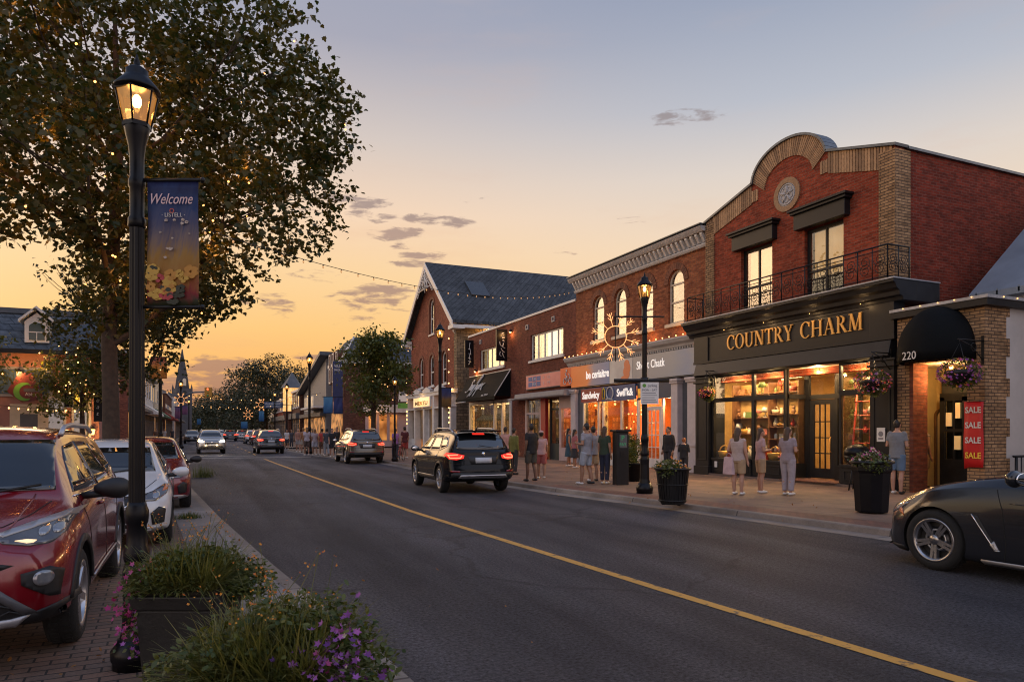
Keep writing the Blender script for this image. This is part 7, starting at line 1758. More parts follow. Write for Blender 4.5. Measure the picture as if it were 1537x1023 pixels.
# ---- dark coupe entering on the right
STEEL = paint('steel grey car paint',(.014,.016,.022),.22,.2); STEEL.node_tree.nodes['Principled BSDF'].inputs['Coat Weight'].default_value = .6
S = coupe_spec(); f = S['xf']
t, bvh = base_car('car', S, 'dark grey coupe cut off at the right edge, polished split spoke wheel', 'car', 'cars driving up the street', STEEL, 10, mat('two tone alloy',(.34,.34,.36),.25,.9,var=.2))
t.location = (8.80, 3.98, .004); t.rotation_euler = (0,0,R(90))
patch_on(bvh, [(-.62,1.22),(.62,1.22),(.52,1.41),(-.52,1.41)], 'front', 'windscreen', CARGLASS, t, .005, .08)
both(lambda m: patch_on(bvh, [(.48,1.07),(.08,1.35),(-.5,1.35),(-.95,1.08)], 'side', 'side_window', CARGLASS, t, .005, .08, m))
both(lambda m: patch_on(bvh, [(.50,.66),(.56,.59),(.70,.60),(.80,.68),(.83,.76),(.74,.75)], 'front', 'headlight', LENS, t, .010, .03, m))
both(lambda m: patch_on(bvh, [(f-.50,.60),(f-.36,.66),(f-.37,.70),(f-.46,.665)], 'side', 'side_marker', AMBER, t, .008, .03, m))
patch_on(bvh, [(-.36,.44),(.36,.44),(.40,.66),(.06,.70),(-.06,.70),(-.40,.66)], 'front', 'grille', PLASTIC, t, .010, .05)
patch_on(bvh, [(-.80,.20),(-.70,.38),(.70,.38),(.80,.20)], 'front', 'lower_grille', PLASTIC, t, .010, .06)
both(lambda m: patch_on(bvh, [(f-1.46,.74),(f-1.40,.74),(f-1.30,.64),(f-1.62,.38),(f-1.66,.40),(f-1.36,.63)][:0] or [(f-1.36,.70),(f-1.42,.70),(f-1.64,.34),(f-1.60,.33)], 'side', 'wing_vent', PLASTIC, t, .006, .03, m))
both(lambda m: line_on(bvh, [(f-1.36,.71),(f-1.62,.335),(f-1.66,.34)], 'side', 'vent_trim', CHROME, t, .007, .008, m))
both(lambda m: patch_on(bvh, [(f-1.56,.40),(f-1.60,.44),(f-1.65,.34),(f-1.61,.33)], 'side', 'vent_badge', SILVER, t, .012, .03, m))
both(lambda m: line_on(bvh, [(f-1.60,1.0),(f-1.68,.78),(f-1.72,.4),(f-1.70,.22)], 'side', 'door_gap', DARKLINE, t, .005, 0, m))
both(lambda m: patch_on(bvh, [(f-1.45,.17),(-f+1.7,.17),(-f+1.7,.23),(f-1.45,.215)], 'side', 'side_skirt', SILVER, t, .016, .1, m))
both(lambda m: patch_on(bvh, [(f-.50,.17),(f-.10,.17),(f-.10,.215),(f-.50,.23)], 'side', 'front_lip', PLASTIC, t, .02, .06, m))
both(lambda m: line_on(bvh, [(.95,.70),(1.5,.66),(2.0,.56)], 'top', 'bonnet_gap', DARKLINE, t, .005, 0, m))
line_on(bvh, [(f-1.75,.86),(0,.84),(-1.2,.84)], 'side', 'door_crease', STEEL, t, .006, .002)
mirror_part(S, t, .50, .95, 1.14, STEEL, 1.15)
for s in (1,): MB().ring((f-.90,.87,.355), .12, .015, 'y', 20, 5).build('hub_ring', ALLOY, t)
# ------------------------------------------------------------------ street lamps, banners, planters, bins
def lampglass():
    m, nt, bs = _new('amber lantern glass'); nt.nodes.remove(bs); out = nt.nodes['Material Output']
    tr = N(nt,'ShaderNodeBsdfTransparent'); tr.inputs['Color'].default_value = (1,.75,.42,1); em = N(nt,'ShaderNodeEmission'); em.inputs['Color'].default_value = (1,.42,.09,1); em.inputs['Strength'].default_value = .55
    gl = N(nt,'ShaderNodeBsdfGlossy'); gl.inputs['Roughness'].default_value = .05
    m1 = N(nt,'ShaderNodeMixShader'); m1.inputs['Fac'].default_value = .5; L(nt,tr.outputs[0],m1.inputs[1]); L(nt,em.outputs[0],m1.inputs[2])
    m2 = N(nt,'ShaderNodeMixShader'); m2.inputs['Fac'].default_value = .06; L(nt,m1.outputs[0],m2.inputs[1]); L(nt,gl.outputs[0],m2.inputs[2]); L(nt,m2.outputs[0],out.inputs['Surface'])
    try: m.cycles.emission_sampling = 'NONE'
    except Exception: pass
    return m
LGLASS = lampglass(); HOT = emit('lamp filament',(1,.74,.38),26.0)
def street_lamp(loc, k, label, power=30, group='iron street lamps', arms=None):
    t = empty('street_lamp', loc, 0, label, 'street lamp', group, k)
    MB().lathe([(.155,0),(.155,.05),(.165,.06),(.165,.12),(.135,.16),(.12,.20)], n=16).lathe([(.108,.19),(.092,.28),(.084,.55),(.09,.66),(.075,.72)], n=12, smooth=False).build('base', BLACKP, t)
    MB().lathe([(.075,.72),(.084,.75),(.084,.80),(.068,.84),(.062,.98),(.071,1.0),(.076,1.04),(.076,1.08),(.065,1.11),(.058,1.14)], n=20).build('collar', BLACKP, t)
    b = MB(); prof = []
    n = 32; vs = []; fs = []
    for z, r in ((1.12,.051),(3.05,.045)):
        for j in range(n): rr = r*(1.04 if j % 2 else .95); g = 2*math.pi*j/n; vs.append((rr*math.cos(g),rr*math.sin(g),z))
    for j in range(n): fs.append((j,(j+1)%n,n+(j+1)%n,n+j))
    b.add(vs,fs); b.lathe([(.049,3.05),(.057,3.06),(.057,3.11),(.046,3.13),(.046,3.32),(.055,3.34),(.055,3.38),(.046,3.40),(.047,3.54),(.056,3.62),(.072,3.69),(.082,3.74),(.08,3.76)], n=20); b.build('post', BLACKP, t)
    b = MB(); 
    for i in range(6):
        g = 2*math.pi*i/6+.3; b.tube([(.088*math.cos(g),.088*math.sin(g),3.76),(.136*math.cos(g),.136*math.sin(g),4.0)], .007, 5)
    b.lathe([(.095,3.745),(.095,3.775),(.08,3.775)], n=6, rot=.3, smooth=False); b.lathe([(.143,3.985),(.143,4.01),(.13,4.01)], n=6, rot=.3, smooth=False); b.build('lantern_frame', BLACKP, t)
    MB().lathe([(.084,3.77),(.133,4.0)], n=6, rot=.3, smooth=False, caps=False).build('lantern_glass', LGLASS, t)
    MB().lathe([(.152,4.0),(.148,4.02),(.088,4.09),(.072,4.11),(.072,4.145),(.04,4.17),(.016,4.18),(.023,4.20),(.010,4.23),(.004,4.26)], n=18).build('lantern_cap', BLACKP, t)
    b = MB().ell((0,0,3.93),(.030,.030,.05),10,8); b.build('bulb', HOT, t); MB().lathe([(.02,3.76),(.02,3.88)], n=8).build('lamp_holder', BLACKP, t)
    if power: lamp_light('lamp_glow', (loc[0], loc[1], loc[2]+3.93*k), power, (1,.52,.17), .06*k)
    return t
LX, LY = on_ground(205, 1000); 
street_lamp((LX,LY,.008), 1.0, 'tall black street lamp nearest the camera, carrying the Welcome banner', 22)
rx, ry = on_ground(967, 740, WZ)
street_lamp((rx,ry,WZ), 1.27, 'black street lamp before the shops with a golden sun ornament on its arm', 42)
for (px, py, k, lb) in ((660,697,1.5,'street lamp standing before the gabled house'),(464,681,1.55,'street lamp between blue banners far up the right pavement'),(430,668,1.5,'far street lamp by the brick turret shop on the right'),(592,692,1.0,'unlit looking dark lamp post near the bicycle by the side street'),(352+60,664,1.5,'small far lamp under the trees on the right')):
    x, y = on_ground(px, py, WZ); street_lamp((x,y,WZ), k, lb, 30 if px in (660,464) else 0)
for (px, d, k, lb) in ((240,30,1.35,'street lamp with orange banner left of the road beyond the parked cars'),(271,62,1.45,'left kerb street lamp with a lit star below the church'),(283,95,1.4,'far left kerb lamp beside the dark parked car')):
    x, y = far_at(px, d); street_lamp((x,y,.02), k, lb, 30 if d < 70 else 0)
# sun ornament of light rope
def ornament(loc, rot, R0, label, n=12):
    t = empty('light_ornament', loc, rot, label, 'ornament'); GO = emit('golden light rope',(1,.44,.16),1.4)
    b = MB().ring((0,0,0), R0*.44, R0*.018, 'y', 30, 6)
    b.build('ring', GO, t)
    for i in range(n):
        g = 2*math.pi*(i+.5)/n; q = MB(); c, s = math.cos(g), math.sin(g)
        q.tube([(R0*.46*c,0,R0*.46*s),(R0*.98*c,0,R0*.98*s)], R0*.014, 5)
        for f in (.66,.82):
            for e in (-.55,.55): q.tube([(R0*f*c,0,R0*f*s),(R0*(f*c+.20*math.cos(g+e)),0,R0*(f*s+.20*math.sin(g+e)))], R0*.012, 5)
        q.build('ray', GO, t)
    MB().tube([(0,.02,R0*1.0),(0,.02,-R0)], .012, 5).build('bracket', IRON, t)
    return t
def lamp_dir(dx): return (rx+dx*CS, ry-dx*SN)
ox, oy = lamp_dir(-.71); ornament((ox,oy,3.93), -YAW, .60, 'golden sun shaped light ornament hanging left of the shop lamp')
b = MB().tube([(-.75,0,4.42),(.48,0,4.42)], .022, 6).tube([(-.75,0,4.42),(-.75,0,4.30)], .012, 5); o = b.build('cross_bracket', IRON); tag(o, 'thin black cross arm high on the lamp before the shops', 'bracket'); o.location = (rx,ry,0); o.rotation_euler = (0,0,-YAW)
b = MB().tube([(-.75,0,2.86),(.60,0,2.86)], .045, 8).lathe([(.10,2.80),(.10,2.93)], n=12); o = b.build('cross_bracket', IRON); tag(o, 'thick black cross arm above the parking notice', 'bracket'); o.location = (rx,ry,0); o.rotation_euler = (0,0,-YAW)
t = empty('parking_sign', (rx-.11*SN+.10*CS, ry-.11*CS-.10*SN, 2.28), -YAW, 'white parking notice with green circle fixed to the lamp post', 'sign')
MB().box(-.22,.22,-.012,.0,0,.53).build('sign_board', PAPER, t); MB().prism(arc(-.13,.45,.045,0,340,16), -.016,-.0125).build('emblem', mat('green print',(.03,.22,.06),.5,var=0), t)
text('parking', .10, mat('grey print',(.2,.2,.22),.6,var=0), t, (.07,-.016,.45), width=.22, depth=.003); text('MON - SAT', .08, mat('grey print',(.2,.2,.22),.6,var=0), t, (0,-.016,.34), width=.36, depth=.003)
b = MB(); [b.box(-.18,.18-.03*(i%3),-.015,-.0125,.04+i*.055,.055+i*.055) for i in range(5)]; b.build('small_print', mat('grey print',(.2,.2,.22),.6,var=0), t)
# ---- the Welcome banner
def banner_mat(name, stops, flowers=True):
    m, nt, bs = _new(name); tc = N(nt,'ShaderNodeTexCoord'); sp = N(nt,'ShaderNodeSeparateXYZ'); L(nt,tc.outputs['Generated'],sp.inputs[0])
    nz = N(nt,'ShaderNodeTexNoise', i_Scale=3.2, i_Detail=5.0, i_Distortion=1.2); L(nt,tc.outputs['Generated'],nz.inputs['Vector'])
    a = N(nt,'ShaderNodeMath',operation='MULTIPLY_ADD'); a.inputs[1].default_value = .30; L(nt,nz.outputs['Fac'],a.inputs[0]); L(nt,sp.outputs['Z'],a.inputs[2])
    s2 = N(nt,'ShaderNodeMath',operation='SUBTRACT'); s2.inputs[1].default_value = .15; L(nt,a.outputs[0],s2.inputs[0])
    cr = N(nt,'ShaderNodeValToRGB'); e = cr.color_ramp.elements
    while len(e) < len(stops): e.new(.5)
    for q,(p,c) in zip(e,stops): q.position = p; q.color = tuple(c)+(1,)
    L(nt,s2.outputs[0],cr.inputs['Fac']); L(nt,cr.outputs['Color'],bs.inputs['Base Color']); bs.inputs['Roughness'].default_value = .6
    tl = N(nt,'ShaderNodeBsdfTranslucent'); L(nt,cr.outputs['Color'],tl.inputs['Color']); mx = N(nt,'ShaderNodeMixShader'); mx.inputs['Fac'].default_value = .35
    L(nt,bs.outputs[0],mx.inputs[1]); L(nt,tl.outputs[0],mx.inputs[2]); L(nt,mx.outputs[0],nt.nodes['Material Output'].inputs['Surface'])
    return m
def cloth(w, h, name, m, parent, waves=1.0):
    b = MB(); vs = []; fs = []; nx, nz = 8, 16
    for i in range(nz+1):
        for j in range(nx+1):
            x = w*j/nx; z = -h*i/nz; vs.append((x, waves*.012*math.sin(j*1.3+i*.35)*math.sin(math.pi*i/nz), z))
    for i in range(nz):
        for j in range(nx): q = i*(nx+1)+j; fs.append((q,q+1,q+nx+2,q+nx+1))
    b.add(vs,fs,True); o = b.build(name, m, parent); o.modifiers.new('t','SOLIDIFY').thickness = .004; return o
BZ = lambda py: EYE+(645-py)*(math.hypot(LX,LY))*0+EYE*0+(645-py)*4.88/FPX
t = empty('banner', (LX+.075*CS, LY-.075*SN, BZ(273)), -YAW, 'Welcome banner, blue sky over yellow blossoms, on the nearest lamp post', 'banner')
cl = cloth(.355, .865, 'banner_cloth', banner_mat('blossom banner',[(0,(.05,.06,.03)),(.10,(.30,.03,.04)),(.20,(.42,.20,.04)),(.38,(.46,.27,.07)),(.52,(.26,.20,.20)),(.66,(.10,.11,.22)),(.82,(.03,.07,.22)),(1,(.015,.02,.09))]), t)
MB().tube([(-.06,0,.012),(.375,0,.012)], .014, 8).ell((.382,0,.012),.02,8,6).build('top_rod', IRON, t); MB().tube([(-.06,0,-.872),(.375,0,-.872)], .012, 8).ell((.382,0,-.872),.018,8,6).build('bottom_rod', IRON, t)
text('Welcome', .105, mat('rose white print',(.75,.55,.58),.5,var=.1), cl, (.175,-.012,-.125), width=.29, depth=.003, shear=.35)
text('· LISTELL ·', .04, WHITE, cl, (.185,-.012,-.235), width=.16, depth=.003)
rb = random.Random(12)
PET = [mat('petal '+n, c, .6, var=.15) for n,c in (('amber',(.50,.24,.04)),('gold',(.55,.34,.06)),('rose',(.42,.05,.06)),('dark',(.03,.035,.02)),('pale',(.50,.42,.36)))]
def flower_disc(parent, x, z, r, m, n=6):
    b = MB()
    for i in range(n):
        g = 2*math.pi*i/n+rb.random(); b.prism(arc(x+.55*r*math.cos(g), z+.55*r*math.sin(g), r*.45, 0, 330, 9, r*.36), -.016-.0007*i-.004*rb.random(), -.013)
    b.build('blossom', m, parent)
for i in range(22):
    x, z = rb.uniform(.03,.32), rb.uniform(-.83,-.56); flower_disc(cl, x, z, rb.uniform(.03,.055), PET[rb.choice((0,0,1,1,2,3))])
for i in range(12): flower_disc(cl, rb.uniform(.08,.30), rb.uniform(-.55,-.26), rb.uniform(.006,.014), PET[4], 5)
MB().ring((.175,-.014,-.205),.014,.003,'y',12,5).build('emblem', mat('coral print',(.6,.12,.08),.5,var=0), cl)
# ---- more banners along the street
def street_banner(px0, px1, py0, py1, d, label, m, word=None):
    x, y = far_at(px0, d); k = d/FPX; t = empty('banner', (x,y,EYE+(645-py0)*k), -YAW, label, 'banner'); w, h = (px1-px0)*k, (py1-py0)*k
    c = cloth(w, h, 'banner_cloth', m, t, 3); MB().tube([(-.1,0,0),(w+.1,0,0)], .03, 6).build('rod', IRON, t)
    if word: text(word, h*.16, WHITE, c, (w/2,-.05,-h*.2), width=w*.75, depth=.01)
    return t
BLUEB = banner_mat('blue banner',[(0,(.02,.08,.22)),(.5,(.05,.20,.42)),(1,(.10,.28,.46))]); NAVYB = banner_mat('navy banner',[(0,(.01,.03,.10)),(.5,(.03,.05,.20)),(1,(.02,.03,.12))])
SUNB = banner_mat('sunset banner',[(0,(.55,.20,.03)),(.5,(.80,.36,.06)),(1,(.50,.10,.12))]); MAUVEB = banner_mat('mauve banner',[(0,(.16,.08,.18)),(.5,(.30,.12,.22)),(1,(.16,.14,.32))])
DUSKB = banner_mat('dusk field banner',[(0,(.12,.07,.02)),(.4,(.30,.17,.05)),(.6,(.10,.09,.18)),(1,(.03,.06,.24))])
street_banner(485,499,595,620,57,'light blue banner left of the far right lamp',BLUEB); street_banner(500,514,595,621,57,'navy banner right of the far right lamp',NAVYB)
street_banner(662,677,582,611,46.5,'blue and gold field banner on the lamp before the gabled house',DUSKB)
street_banner(224,250,536,568,29.7,'glowing sunset banner on the left lamp beyond the parked cars',SUNB); street_banner(262,270,610,628,61,'mauve banner left of the far left lamp',MAUVEB); street_banner(273,281,608,622,61,'violet banner right of the far left lamp',MAUVEB)
street_banner(361,371,632,643,95,'small blue banner above the far traffic',BLUEB); street_banner(388,396,616,632,88,'blue banner hanging under the far trees',BLUEB); street_banner(295,301,628,637,95,'tiny blue banner beside the far left lamp',BLUEB)
x, y = far_at(396, 86); t = empty('street_name_sign', (x,y,EYE+(645-612)*86/FPX), -YAW, 'long blue overhead sign across the far right lane', 'sign'); MB().box(0,2.3,-.04,.04,0,.75).build('sign_board', mat('navy sign',(.015,.05,.13),.5,var=.1), t)
text('VILLAGE MARKET', .3, PAPER, t, (1.15,-.05,.5), width=2.0, depth=.01); text('OPEN SATURDAY', .28, PAPER, t, (1.15,-.05,.2), width=1.8, depth=.01); MB().tube([(2.2,0,.4),(3.4,0,.4),(3.4,0,-3.9)], .07, 6).build('pole', IRON, t)
# white and striped sign boards by the gabled house corner
t = empty('hanging_sign', (*far_at(604,58),4.0), -YAW, 'small white hanging sign with grey crest at the gabled house corner', 'sign'); MB().prism([(-.35,0),(.35,0),(.30,1.0),(-.30,1.0)], -.05, .05).build('sign_board', PAPER, t); MB().box(-.15,.15,-.06,-.052,.55,.8).build('crest', GREYD, t); MB().box(-.4,.4,-.05,.05,-.55,-.12).build('lower_board', mat('green print',(.03,.22,.06),.5,var=0), t); MB().tube([(0,0,1.0),(0,0,1.15),(.9,0,1.15)], .03, 5).build('bracket', IRON, t)
# ---- strings of lights
def string_lights(a, b_, sag, n, label, r=.025, m=None, cable=.008):
    t = empty('string_lights', (0,0,0), 0, label, 'string lights', 'strings of lights over the street'); A_, B_ = Vector(a), Vector(b_)
    P = lambda u: A_.lerp(B_, u)+Vector((0,0,-sag*4*u*(1-u)))
    MB().tube([P(i/40) for i in range(41)], cable, 5).build('cable', IRON, t)
    me = MB().lathe([(r*.5,0),(r*.55,-r*1.2)], n=6).mesh('socket', IRON); mb = MB().ell((0,0,-r*2.2),(r*.8,r*.8,r*1.2),8,6).mesh('bulb', m or BULBD)
    for i in range(n):
        p = P((i+.5)/n); s = obj_of(me,'socket',t,p); obj_of(mb,'bulb',t,p)
    return t
ax, ay = far_at(236, 12); 
string_lights((ax,ay,EYE+(645-322)*12/FPX), (16.4,29.8,8.35), .72, 34, 'long string of small bulbs from the big tree across to the brick shop cornice', .026, emit('dull bulb',(1,.55,.22),.35))
for (y, z, zz, n, lb) in ((70,5.2,5.4,16,'string of warm bulbs over the road before the grey gabled shop'),(88,5.0,5.2,15,'string of warm bulbs over the far road by the brick turret'),(112,5.6,5.6,14,'string of warm bulbs low over the far traffic'),):
    string_lights((-3.2,y,z), (11.2,y+3,zz), .7, n, lb, .045, BULBD, .012)
string_lights((-15.5,33.2,4.5), (-7.0,31.5,3.4), .35, 24, 'string of bright bulbs drooping along the pink pub wall', .035, BULB)
string_lights((-12.5,33.3,3.6), (-4.2,33.3,2.5), .3, 26, 'lower string of bulbs past the vertical sign on the pub', .035, BULB)
string_lights((-14,33.0,2.4), (-8.5,33.2,2.2), .3, 16, 'string of bulbs sagging below the crescent sign', .03, BULB)
for (px, d, py, R0, lb) in ((271,61.5,600,.65,'small lit star ornament on the left lamp under the church'),(392,86,607,.8,'amber ring ornament glowing among the far trees'),(372,95,622,.7,'lit star ornament low over the far road')):
    x, y = far_at(px, d); ornament((x,y,EYE+(645-py)*d/FPX), -YAW, R0, lb, 8)
# ---- traffic light on its mast arm
x, y = far_at(271, 66); k = 66/FPX; t = empty('traffic_light', (x,y,0), -YAW, 'black and yellow traffic light on a curved mast arm below the church spire', 'traffic light'); z = EYE+(645-590)*k
MB().tube([(0,0,0),(0,0,z-.5),(.5,0,z-.1),(1.3,0,z+.1),(2.5,0,z+.15)], .07, 8).build('mast_arm', GREYD, t); MB().box(2.3,2.9,-.15,.15,z-.4,z+.55).build('signal_box', mat('signal yellow',(.42,.20,.02),.5,var=.1), t)
for i, c in enumerate(((.3,.02,.02),(.35,.2,.02),(.03,.2,.06))): MB().ell((2.6,-.17,z+.38-i*.3),(.10,.04,.10),12,8).build('signal_lens', emit('red signal',(1,.15,.05),2.0) if i == 0 else mat('dim lens %d'%i,c,.3,var=0), t)
# ---- bins, meter, pots
FOL = leafmat('planter foliage',(.038,.070,.016),(.125,.145,.032),.3); FOL2 = leafmat('planter grass',(.070,.10,.025),(.21,.20,.06),.3)
def petals(name, c1, c2): return leafmat(name, c1, c2, .3)
PURPLE = petals('purple petals',(.14,.035,.24),(.42,.14,.52)); PINKF = petals('magenta petals',(.38,.03,.20),(.60,.12,.38)); ORANGEF = petals('orange petals',(.55,.14,.02),(.70,.36,.04)); REDF = petals('coral petals',(.50,.05,.05),(.70,.22,.16)); WHITEF = petals('white petals',(.5,.45,.42),(.7,.62,.6))
def add_flower(lv, p, r_, rnd):
    n = Vector((rnd.gauss(0,.6), rnd.gauss(-.5,.6), .7)).normalized(); x = n.orthogonal().normalized(); y = n.cross(x)
    a0 = rnd.random()*6; b = len(lv.v); pts = []
    for i in range(10):
        g = a0+2*math.pi*i/10; q = r_*(1.0 if i % 2 == 0 else .52); pts.append(p+x*(q*math.cos(g))+y*(q*math.sin(g))+n*(r_*.25 if i % 2 == 0 else 0))
    lv.v.extend(tuple(q) for q in pts); lv.f.append(tuple(range(b,b+10)))
def bloom(parent, name, m, fn, n, size, rnd):
    lv = Leaves(3)
    for _ in range(n): add_flower(lv, fn(), size*rnd.uniform(.7,1.3), rnd)
    o = lv.build(name, m, parent); o['kind'] = 'stuff'; return o
def basket(loc, R_, label, group, flowers, sd, wall_dir=None, hang=True):
    t = empty('hanging_basket', loc, 0, label, 'hanging basket', group); rnd = random.Random(sd)
    MB().lathe([(.02,-.30),(R_*.35,-.26),(R_*.55,-.08),(R_*.6,0),(R_*.55,.0)], n=16).build('bowl', IRON, t)
    b = MB(); 
    for i in range(3): g = 2.1*i; b.tube([(R_*.58*math.cos(g),R_*.58*math.sin(g),0),(0,0,.62)], .006, 4)
    b.build('chain', IRON, t)
    lv = Leaves(sd); crown_leaves(lv, [((0,0,-.02),R_*.85,.75),((R_*.3,0,-.2),R_*.5,.8),((-.3*R_,-.1,-.15),R_*.55,.8)], int(2600*R_/.5), .055, 1, rnd, .45, .4, 6, .06); lv.build('foliage', FOL, t)
    def pt():
        v = Vector((rnd.gauss(0,1), rnd.gauss(0,1), rnd.gauss(0,.8))).normalized(); return Vector((v.x*R_*.92, v.y*R_*.92, v.z*R_*.66-.05))
    for (m, nm, n) in flowers: bloom(t, nm, m, pt, n, .034, rnd)
    return t
BG = 'hanging flower baskets on the shop fronts'
def wall_basket(px, py, X, XW, R_, label, fl, sd):
    y, z = on_x(px, py, X); basket((X,y,z), R_, label, BG, fl, sd)
    t = empty('basket_bracket', (X,y,z+.62), 0, 'scrolled bracket of the '+label, 'bracket'); 
    MB().tube([(XW-X+.02,0,.08),(-.05,0,.08)], .016, 6).tube([(XW-X,0,-.35),((XW-X)*.5,0,-.05),(0,0,.07)], .012, 6).ring(((XW-X)*.6,0,-.07),.09,.009,'y',16,5).box(XW-X-.01,XW-X+.03,-.03,.03,-.45,.2).tube([(0,0,.08),(0,0,0)],.008,5).build('bracket_arm', IRON, t)
wall_basket(1060,587,15.75,16.1,.30,'small basket of pink and orange flowers at the left pilaster',((PINKF,'pink_flowers',90),(ORANGEF,'orange_flowers',60)),1)
wall_basket(1309,570,15.45,16.1,.47,'full basket of coral and violet flowers right of the shop door',((REDF,'coral_flowers',130),(PURPLE,'violet_flowers',90),(WHITEF,'white_flowers',30)),2)
wall_basket(1440,556,15.4,16.2,.48,'wide basket of violet flowers under the dome awning',((PURPLE,'violet_flowers',150),(ORANGEF,'orange_flowers',50),(PINKF,'pink_flowers',50)),3)
def slat_bin(loc, r0, r1, h, label, name, slats, sd, fl, topplant=.22):
    t = empty(name, loc, 0, label, 'planter'); rnd = random.Random(sd)
    MB().lathe([(r0*.9,.02),(r0*.93,.06),(r1*.93,h-.05),(r1*.9,h-.04),(r1*.85,h-.12)], n=24).build('liner', PLASTIC, t)
    b = MB()
    if slats:
        for i in range(30):
            g = 2*math.pi*i/30; c,s = math.cos(g), math.sin(g); b.M = Matrix.Rotation(g,4,'Z'); b.add([(r0,-.022,.06),(r0,.022,.06),(r1,.026,h-.03),(r1,-.026,h-.03),(r0-.012,-.022,.06),(r0-.012,.022,.06),(r1-.012,.026,h-.03),(r1-.012,-.026,h-.03)], [(0,1,2,3),(0,4,5,1),(2,1,5,6),(0,3,7,4),(3,2,6,7)])
        b.M = None; b.ring((0,0,.10),r0+.012,.016,'z',30,6); b.ring((0,0,h*.55),(r0+r1)/2+.012,.012,'z',30,6)
    b.ring((0,0,h-.03),r1+.015,.028,'z',30,8); b.build('slats', IRON, t)
    for g in (.6,2.7,4.8): MB().lathe([(.04,0),(.03,.05)], (r0*.7*math.cos(g),r0*.7*math.sin(g),0), n=8).build('foot', IRON, t)
    lv = Leaves(sd); crown_leaves(lv, [((0,0,h+.02),r1*.9,.45),((r1*.5,-.1,h-.02),r1*.5,.6),((-r1*.5,-.2,h-.05),r1*.5,.7)], 1700, .055, 1, rnd, .3, .1, 6, .07); lv.build('foliage', FOL, t)
    def pt():
        a = rnd.uniform(0,6.28); q = math.sqrt(rnd.random())*r1; return Vector((q*math.cos(a), q*math.sin(a), h+.20-.22*q/r1+rnd.uniform(-.05,.06)))
    for (m,nm,n) in fl: bloom(t, nm, m, pt, n, .03, rnd)
    return t
x, y = on_ground(1009,757,WZ); slat_bin((x,y,WZ), .27, .34, .78, 'black slatted basket planter by the kerb left of the three women', 'slatted_planter', True, 5, ((WHITEF,'white_flowers',30),(ORANGEF,'yellow_flowers',40)))
x, y = on_ground(1308,769,WZ)
t = slat_bin((x,y,WZ), .28, .35, .98, 'tall smooth black planter with pale flowers beside the grey-shirted man', 'tall_planter', False, 6, ((WHITEF,'white_flowers',70),(PINKF,'pink_flowers',40)))
MB().lathe([(.285,.03),(.29,.06),(.33,.75),(.36,.80),(.36,.86),(.35,.97),(.37,.98)], n=10, smooth=False).build('casing', BLACKP, t)
x, y = on_ground(931,727,WZ); t = empty('pay_station', (x,y,WZ), -YAW+.3, 'dark pay station with green sign beside the shop lamp', 'pay station')
MB().box(-.19,.19,-.14,.14,0,1.5).build('cabinet', CHAR, t, bevel=.015); MB().box(-.24,.24,-.19,.19,1.5,1.56).build('hood', CHAR, t, bevel=.01); MB().box(-.10,.13,-.15,-.142,1.05,1.42).build('screen', GREYD, t); text('P', .2, mat('lit green',(.05,.5,.2),.5,var=0), t, (0,-.155,1.32), depth=.006); text('PAY', .12, mat('lit green',(.05,.5,.2),.5,var=0), t, (0,-.155,1.14), depth=.006); MB().box(-.08,.08,-.155,-.142,.82,.95).build('slot', IRON, t)
def pot(px, py, r_, h, ph, label, sd, tall=False):
    x, y = on_ground(px,py,WZ); t = empty('flower_pot', (x,y,WZ), 0, label, 'flower pot'); rnd = random.Random(sd)
    MB().lathe([(r_*.7,0),(r_*.75,.02),(r_,h-.05),(r_*1.08,h-.04),(r_*1.08,h),(r_*.9,h)], n=16).build('pot', BLACKP, t)
    lv = Leaves(sd); crown_leaves(lv, [((0,0,h+ph*.4),r_*1.3,.9),((.1,0,h+ph*.75),r_*.9,.9)], 900, .08, 1, rnd, .2, .0, 6, .1); lv.build('foliage', FOL, t)
pot(952,722,.26,.55,.6,'black pot with a pale green plant right of the pay station',7); pot(946,712,.24,.7,.7,'dark pot with tall bushy plant by the orange lit window',8)
x, y = on_ground(1286,735,WZ); t = empty('grill_cart', (x,y,WZ), R(-90), 'black kettle grill shaped display beside the shop window', 'grill'); MB().lathe([(.02,.62),(.2,.66),(.30,.8),(.32,.9)], n=18).build('bowl', BLACKP, t); MB().lathe([(.33,.9),(.31,1.02),(.2,1.14),(.03,1.18)], n=18).build('lid', BLACKP, t)
for g in (0.5,2.6,4.7): MB().tube([(.15*math.cos(g),.15*math.sin(g),.65),(.3*math.cos(g),.3*math.sin(g),0)], .018, 6).build('leg', IRON, t)
